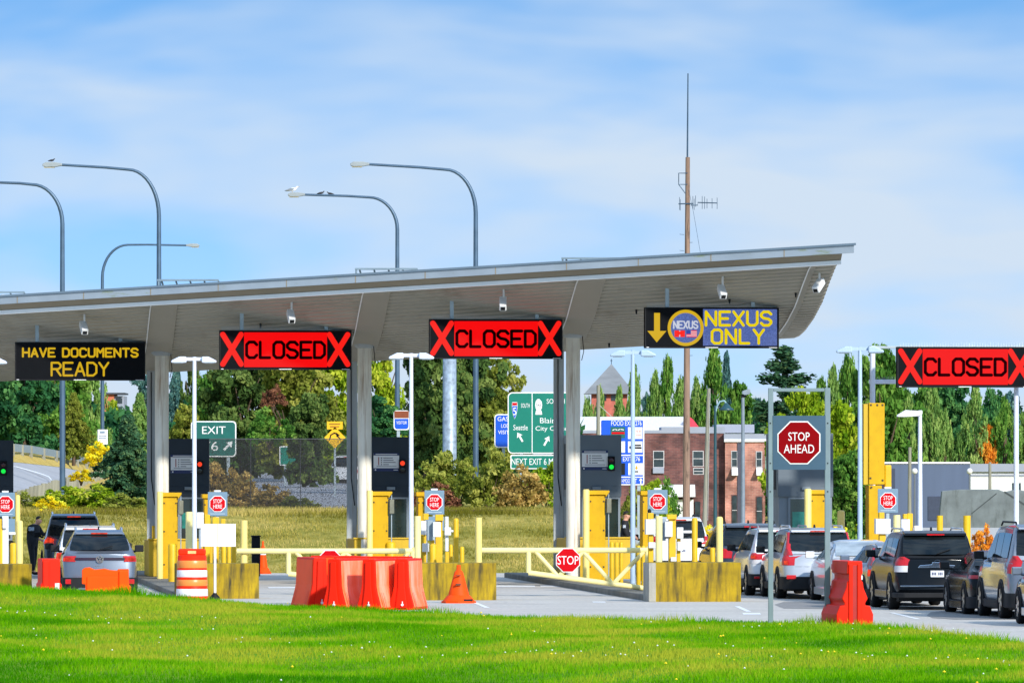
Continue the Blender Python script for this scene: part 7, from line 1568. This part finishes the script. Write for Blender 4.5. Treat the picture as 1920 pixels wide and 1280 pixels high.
# right half: town trees
for px, yt, wd, s_, kd, i, lf, lab in [
 (1102, 748, 34, 20, 'column', 2, 'pop', 'narrow green tree left of the church roof'), (1126, 728, 30, 20.5, 'column', 0, 'pop', 'pale narrow tree in front of the church tower, at its left'), (1162, 728, 34, 20.5, 'column', 1, 'pop', 'narrow tree covering the right of the church roof'), (1190, 690, 40, 20, 'column', 2, 'pop', 'narrow tree right behind the pale twin light pole'),
 (1212, 742, 44, 19, 'broad', 1, 'blue', 'small blue-green tree between the poplars'), (1228, 700, 44, 20, 'column', 0, 'pop', 'poplar with a pale flank right of the twin light pole'), (1252, 672, 46, 20, 'column', 1, 'mid', 'tallest poplar left of the antenna pole'), (1278, 712, 44, 20, 'column', 2, 'pop', 'poplar directly behind the antenna pole'), (1306, 712, 40, 20, 'column', 0, 'pop', 'poplar right of the antenna pole'),
 (1338, 652, 62, 20, 'column', 1, 'mid', 'tallest dark green poplar, right of the antenna pole'), (1362, 668, 62, 19, 'conifer', 0, 'blue', 'bluish conifer behind the tallest poplar'), (1388, 722, 60, 20, 'broad', 2, 'mid', 'rounded tree beside the floodlight'), (1424, 752, 60, 19, 'broad', 0, 'blue', 'low blue-green tree behind the stop ahead frame, left of it'),
 (1470, 652, 190, 21, 'airy', 0, 'pine', 'open layered dark pine left of the stop ahead frame'), (1590, 672, 60, 22, 'column', 2, 'mid', 'tall green poplar left of the tall yellow cabinet'), (1562, 690, 50, 21, 'column', 0, 'pop', 'green poplar above the stop ahead frame right post'), (1540, 712, 46, 21, 'column', 1, 'mid', 'slim poplar just above the stop ahead frame'),
 (1655, 655, 110, 22.8, 'broad', 3, 'mid', 'broad bright green tree behind the gantry pole'), (1690, 735, 90, 21, 'broad', 0, 'deep', 'dark green tree below the left end of the rightmost closed sign'), (1702, 735, 44, 22.5, 'column', 1, 'pop', 'upright cypress left of the single lamp post'), (1748, 720, 46, 22.5, 'column', 2, 'pop', 'tall cypress right of the single lamp post'), (1772, 770, 40, 22.5, 'column', 0, 'pop', 'short cypress above the middle of the warehouse'),
 (1800, 716, 100, 22, 'broad', 1, 'deep', 'dark green broad tree behind the cypresses'), (1828, 722, 50, 22.5, 'column', 1, 'pop', 'tall pale cypress above the warehouse right corner'), (1853, 798, 44, 22.5, 'broad', 2, 'rust', 'small orange autumn tree between two cypresses'), (1884, 748, 46, 22.5, 'column', 0, 'mid', 'cypress left of the gantry leg'), (1750, 716, 90, 21, 'broad', 2, 'mid', 'green tree filling the gap behind the tall cypress'), (1900, 742, 70, 20, 'broad', 2, 'blue', 'hazy tree at the far right'), (1925, 770, 60, 22, 'broad', 1, 'pop', 'light green tree at the right edge'), (1860, 735, 60, 21, 'broad', 3, 'deep', 'deep green tree behind the orange autumn tree')]:
    tree(px, yt, wd, s_, kd, i, lf, lab, group=GP)
tree(1502, 735, 120, 42, 'broad', 1, 'lime', 'bright lime tree showing through the top of the stop ahead frame', group=GP)
tree(1578, 762, 110, 44, 'broad', 2, 'lime', 'lime and green tree between the frame and the tall cabinet', group=GP)
tree(1590, 850, 100, 46, 'broad', 0, 'mid', 'lower green tree behind the faded bollard left of the tall cabinet', group=GP)
tree(1240, 898, 60, 46, 'shrub', 0, 'mid', 'green bush behind the stop here sign by the brick building', ybase=990, cat='shrub')
tree(1222, 900, 60, 47, 'shrub', 1, 'lime', 'light bush beside the pale twin light pole', ybase=990, cat='shrub')
tree(1185, 915, 50, 48, 'shrub', 2, 'olive', 'olive bush behind the second officer', ybase=1000, cat='shrub')
tree(1328, 985, 40, 50, 'shrub', 2, 'gold', 'yellow weeds behind the tall bollard at the block end', ybase=1030, cat='shrub')
tree(1562, 985, 60, 52, 'shrub', 1, 'gold', 'yellow weeds behind the faded bollard by the silver car', ybase=1040, cat='shrub')
tree(1842, 984, 40, 52, 'shrub', 0, 'rust', 'dry brown bush right of the rightmost bollard', ybase=1045, cat='shrub')
# taller weeds along the lawn edge come with the lawn blades

# the wood beyond, one unbroken mass
def far_wood(name, x0, x1, D0, dz, y_lo, n, leaf, seed):
    r = np.random.RandomState(seed); Cn, Rd = [], []
    for k in range(n):
        X = r.uniform(x0, x1); D = D0 + r.uniform(0, dz); s_ = F / D; top = zat(y_lo, s_) + 1.2 * math.sin(X * .9) + .8 * math.sin(X * 2.3 + 1); zb_ = land_z(X, D)
        Cn.append((X, D, zb_ + (top - zb_) * r.uniform(0, 1))); Rd.append(r.uniform(.7, 1.4))
    V, T = clumps(Cn, Rd, 60, .42, r, .2, .38); stuff(soup(name, V, 4, LM[leaf], T))
far_wood('far_wood', -36, 5, 440, 18, 800, 520, 'deep', 5)
far_wood('town_wood', 17, 62, 690, 25, 770, 520, 'deep', 6)
far_wood('roadside_thicket', -16, -9.5, 395, 12, 836, 160, 'dark', 7)
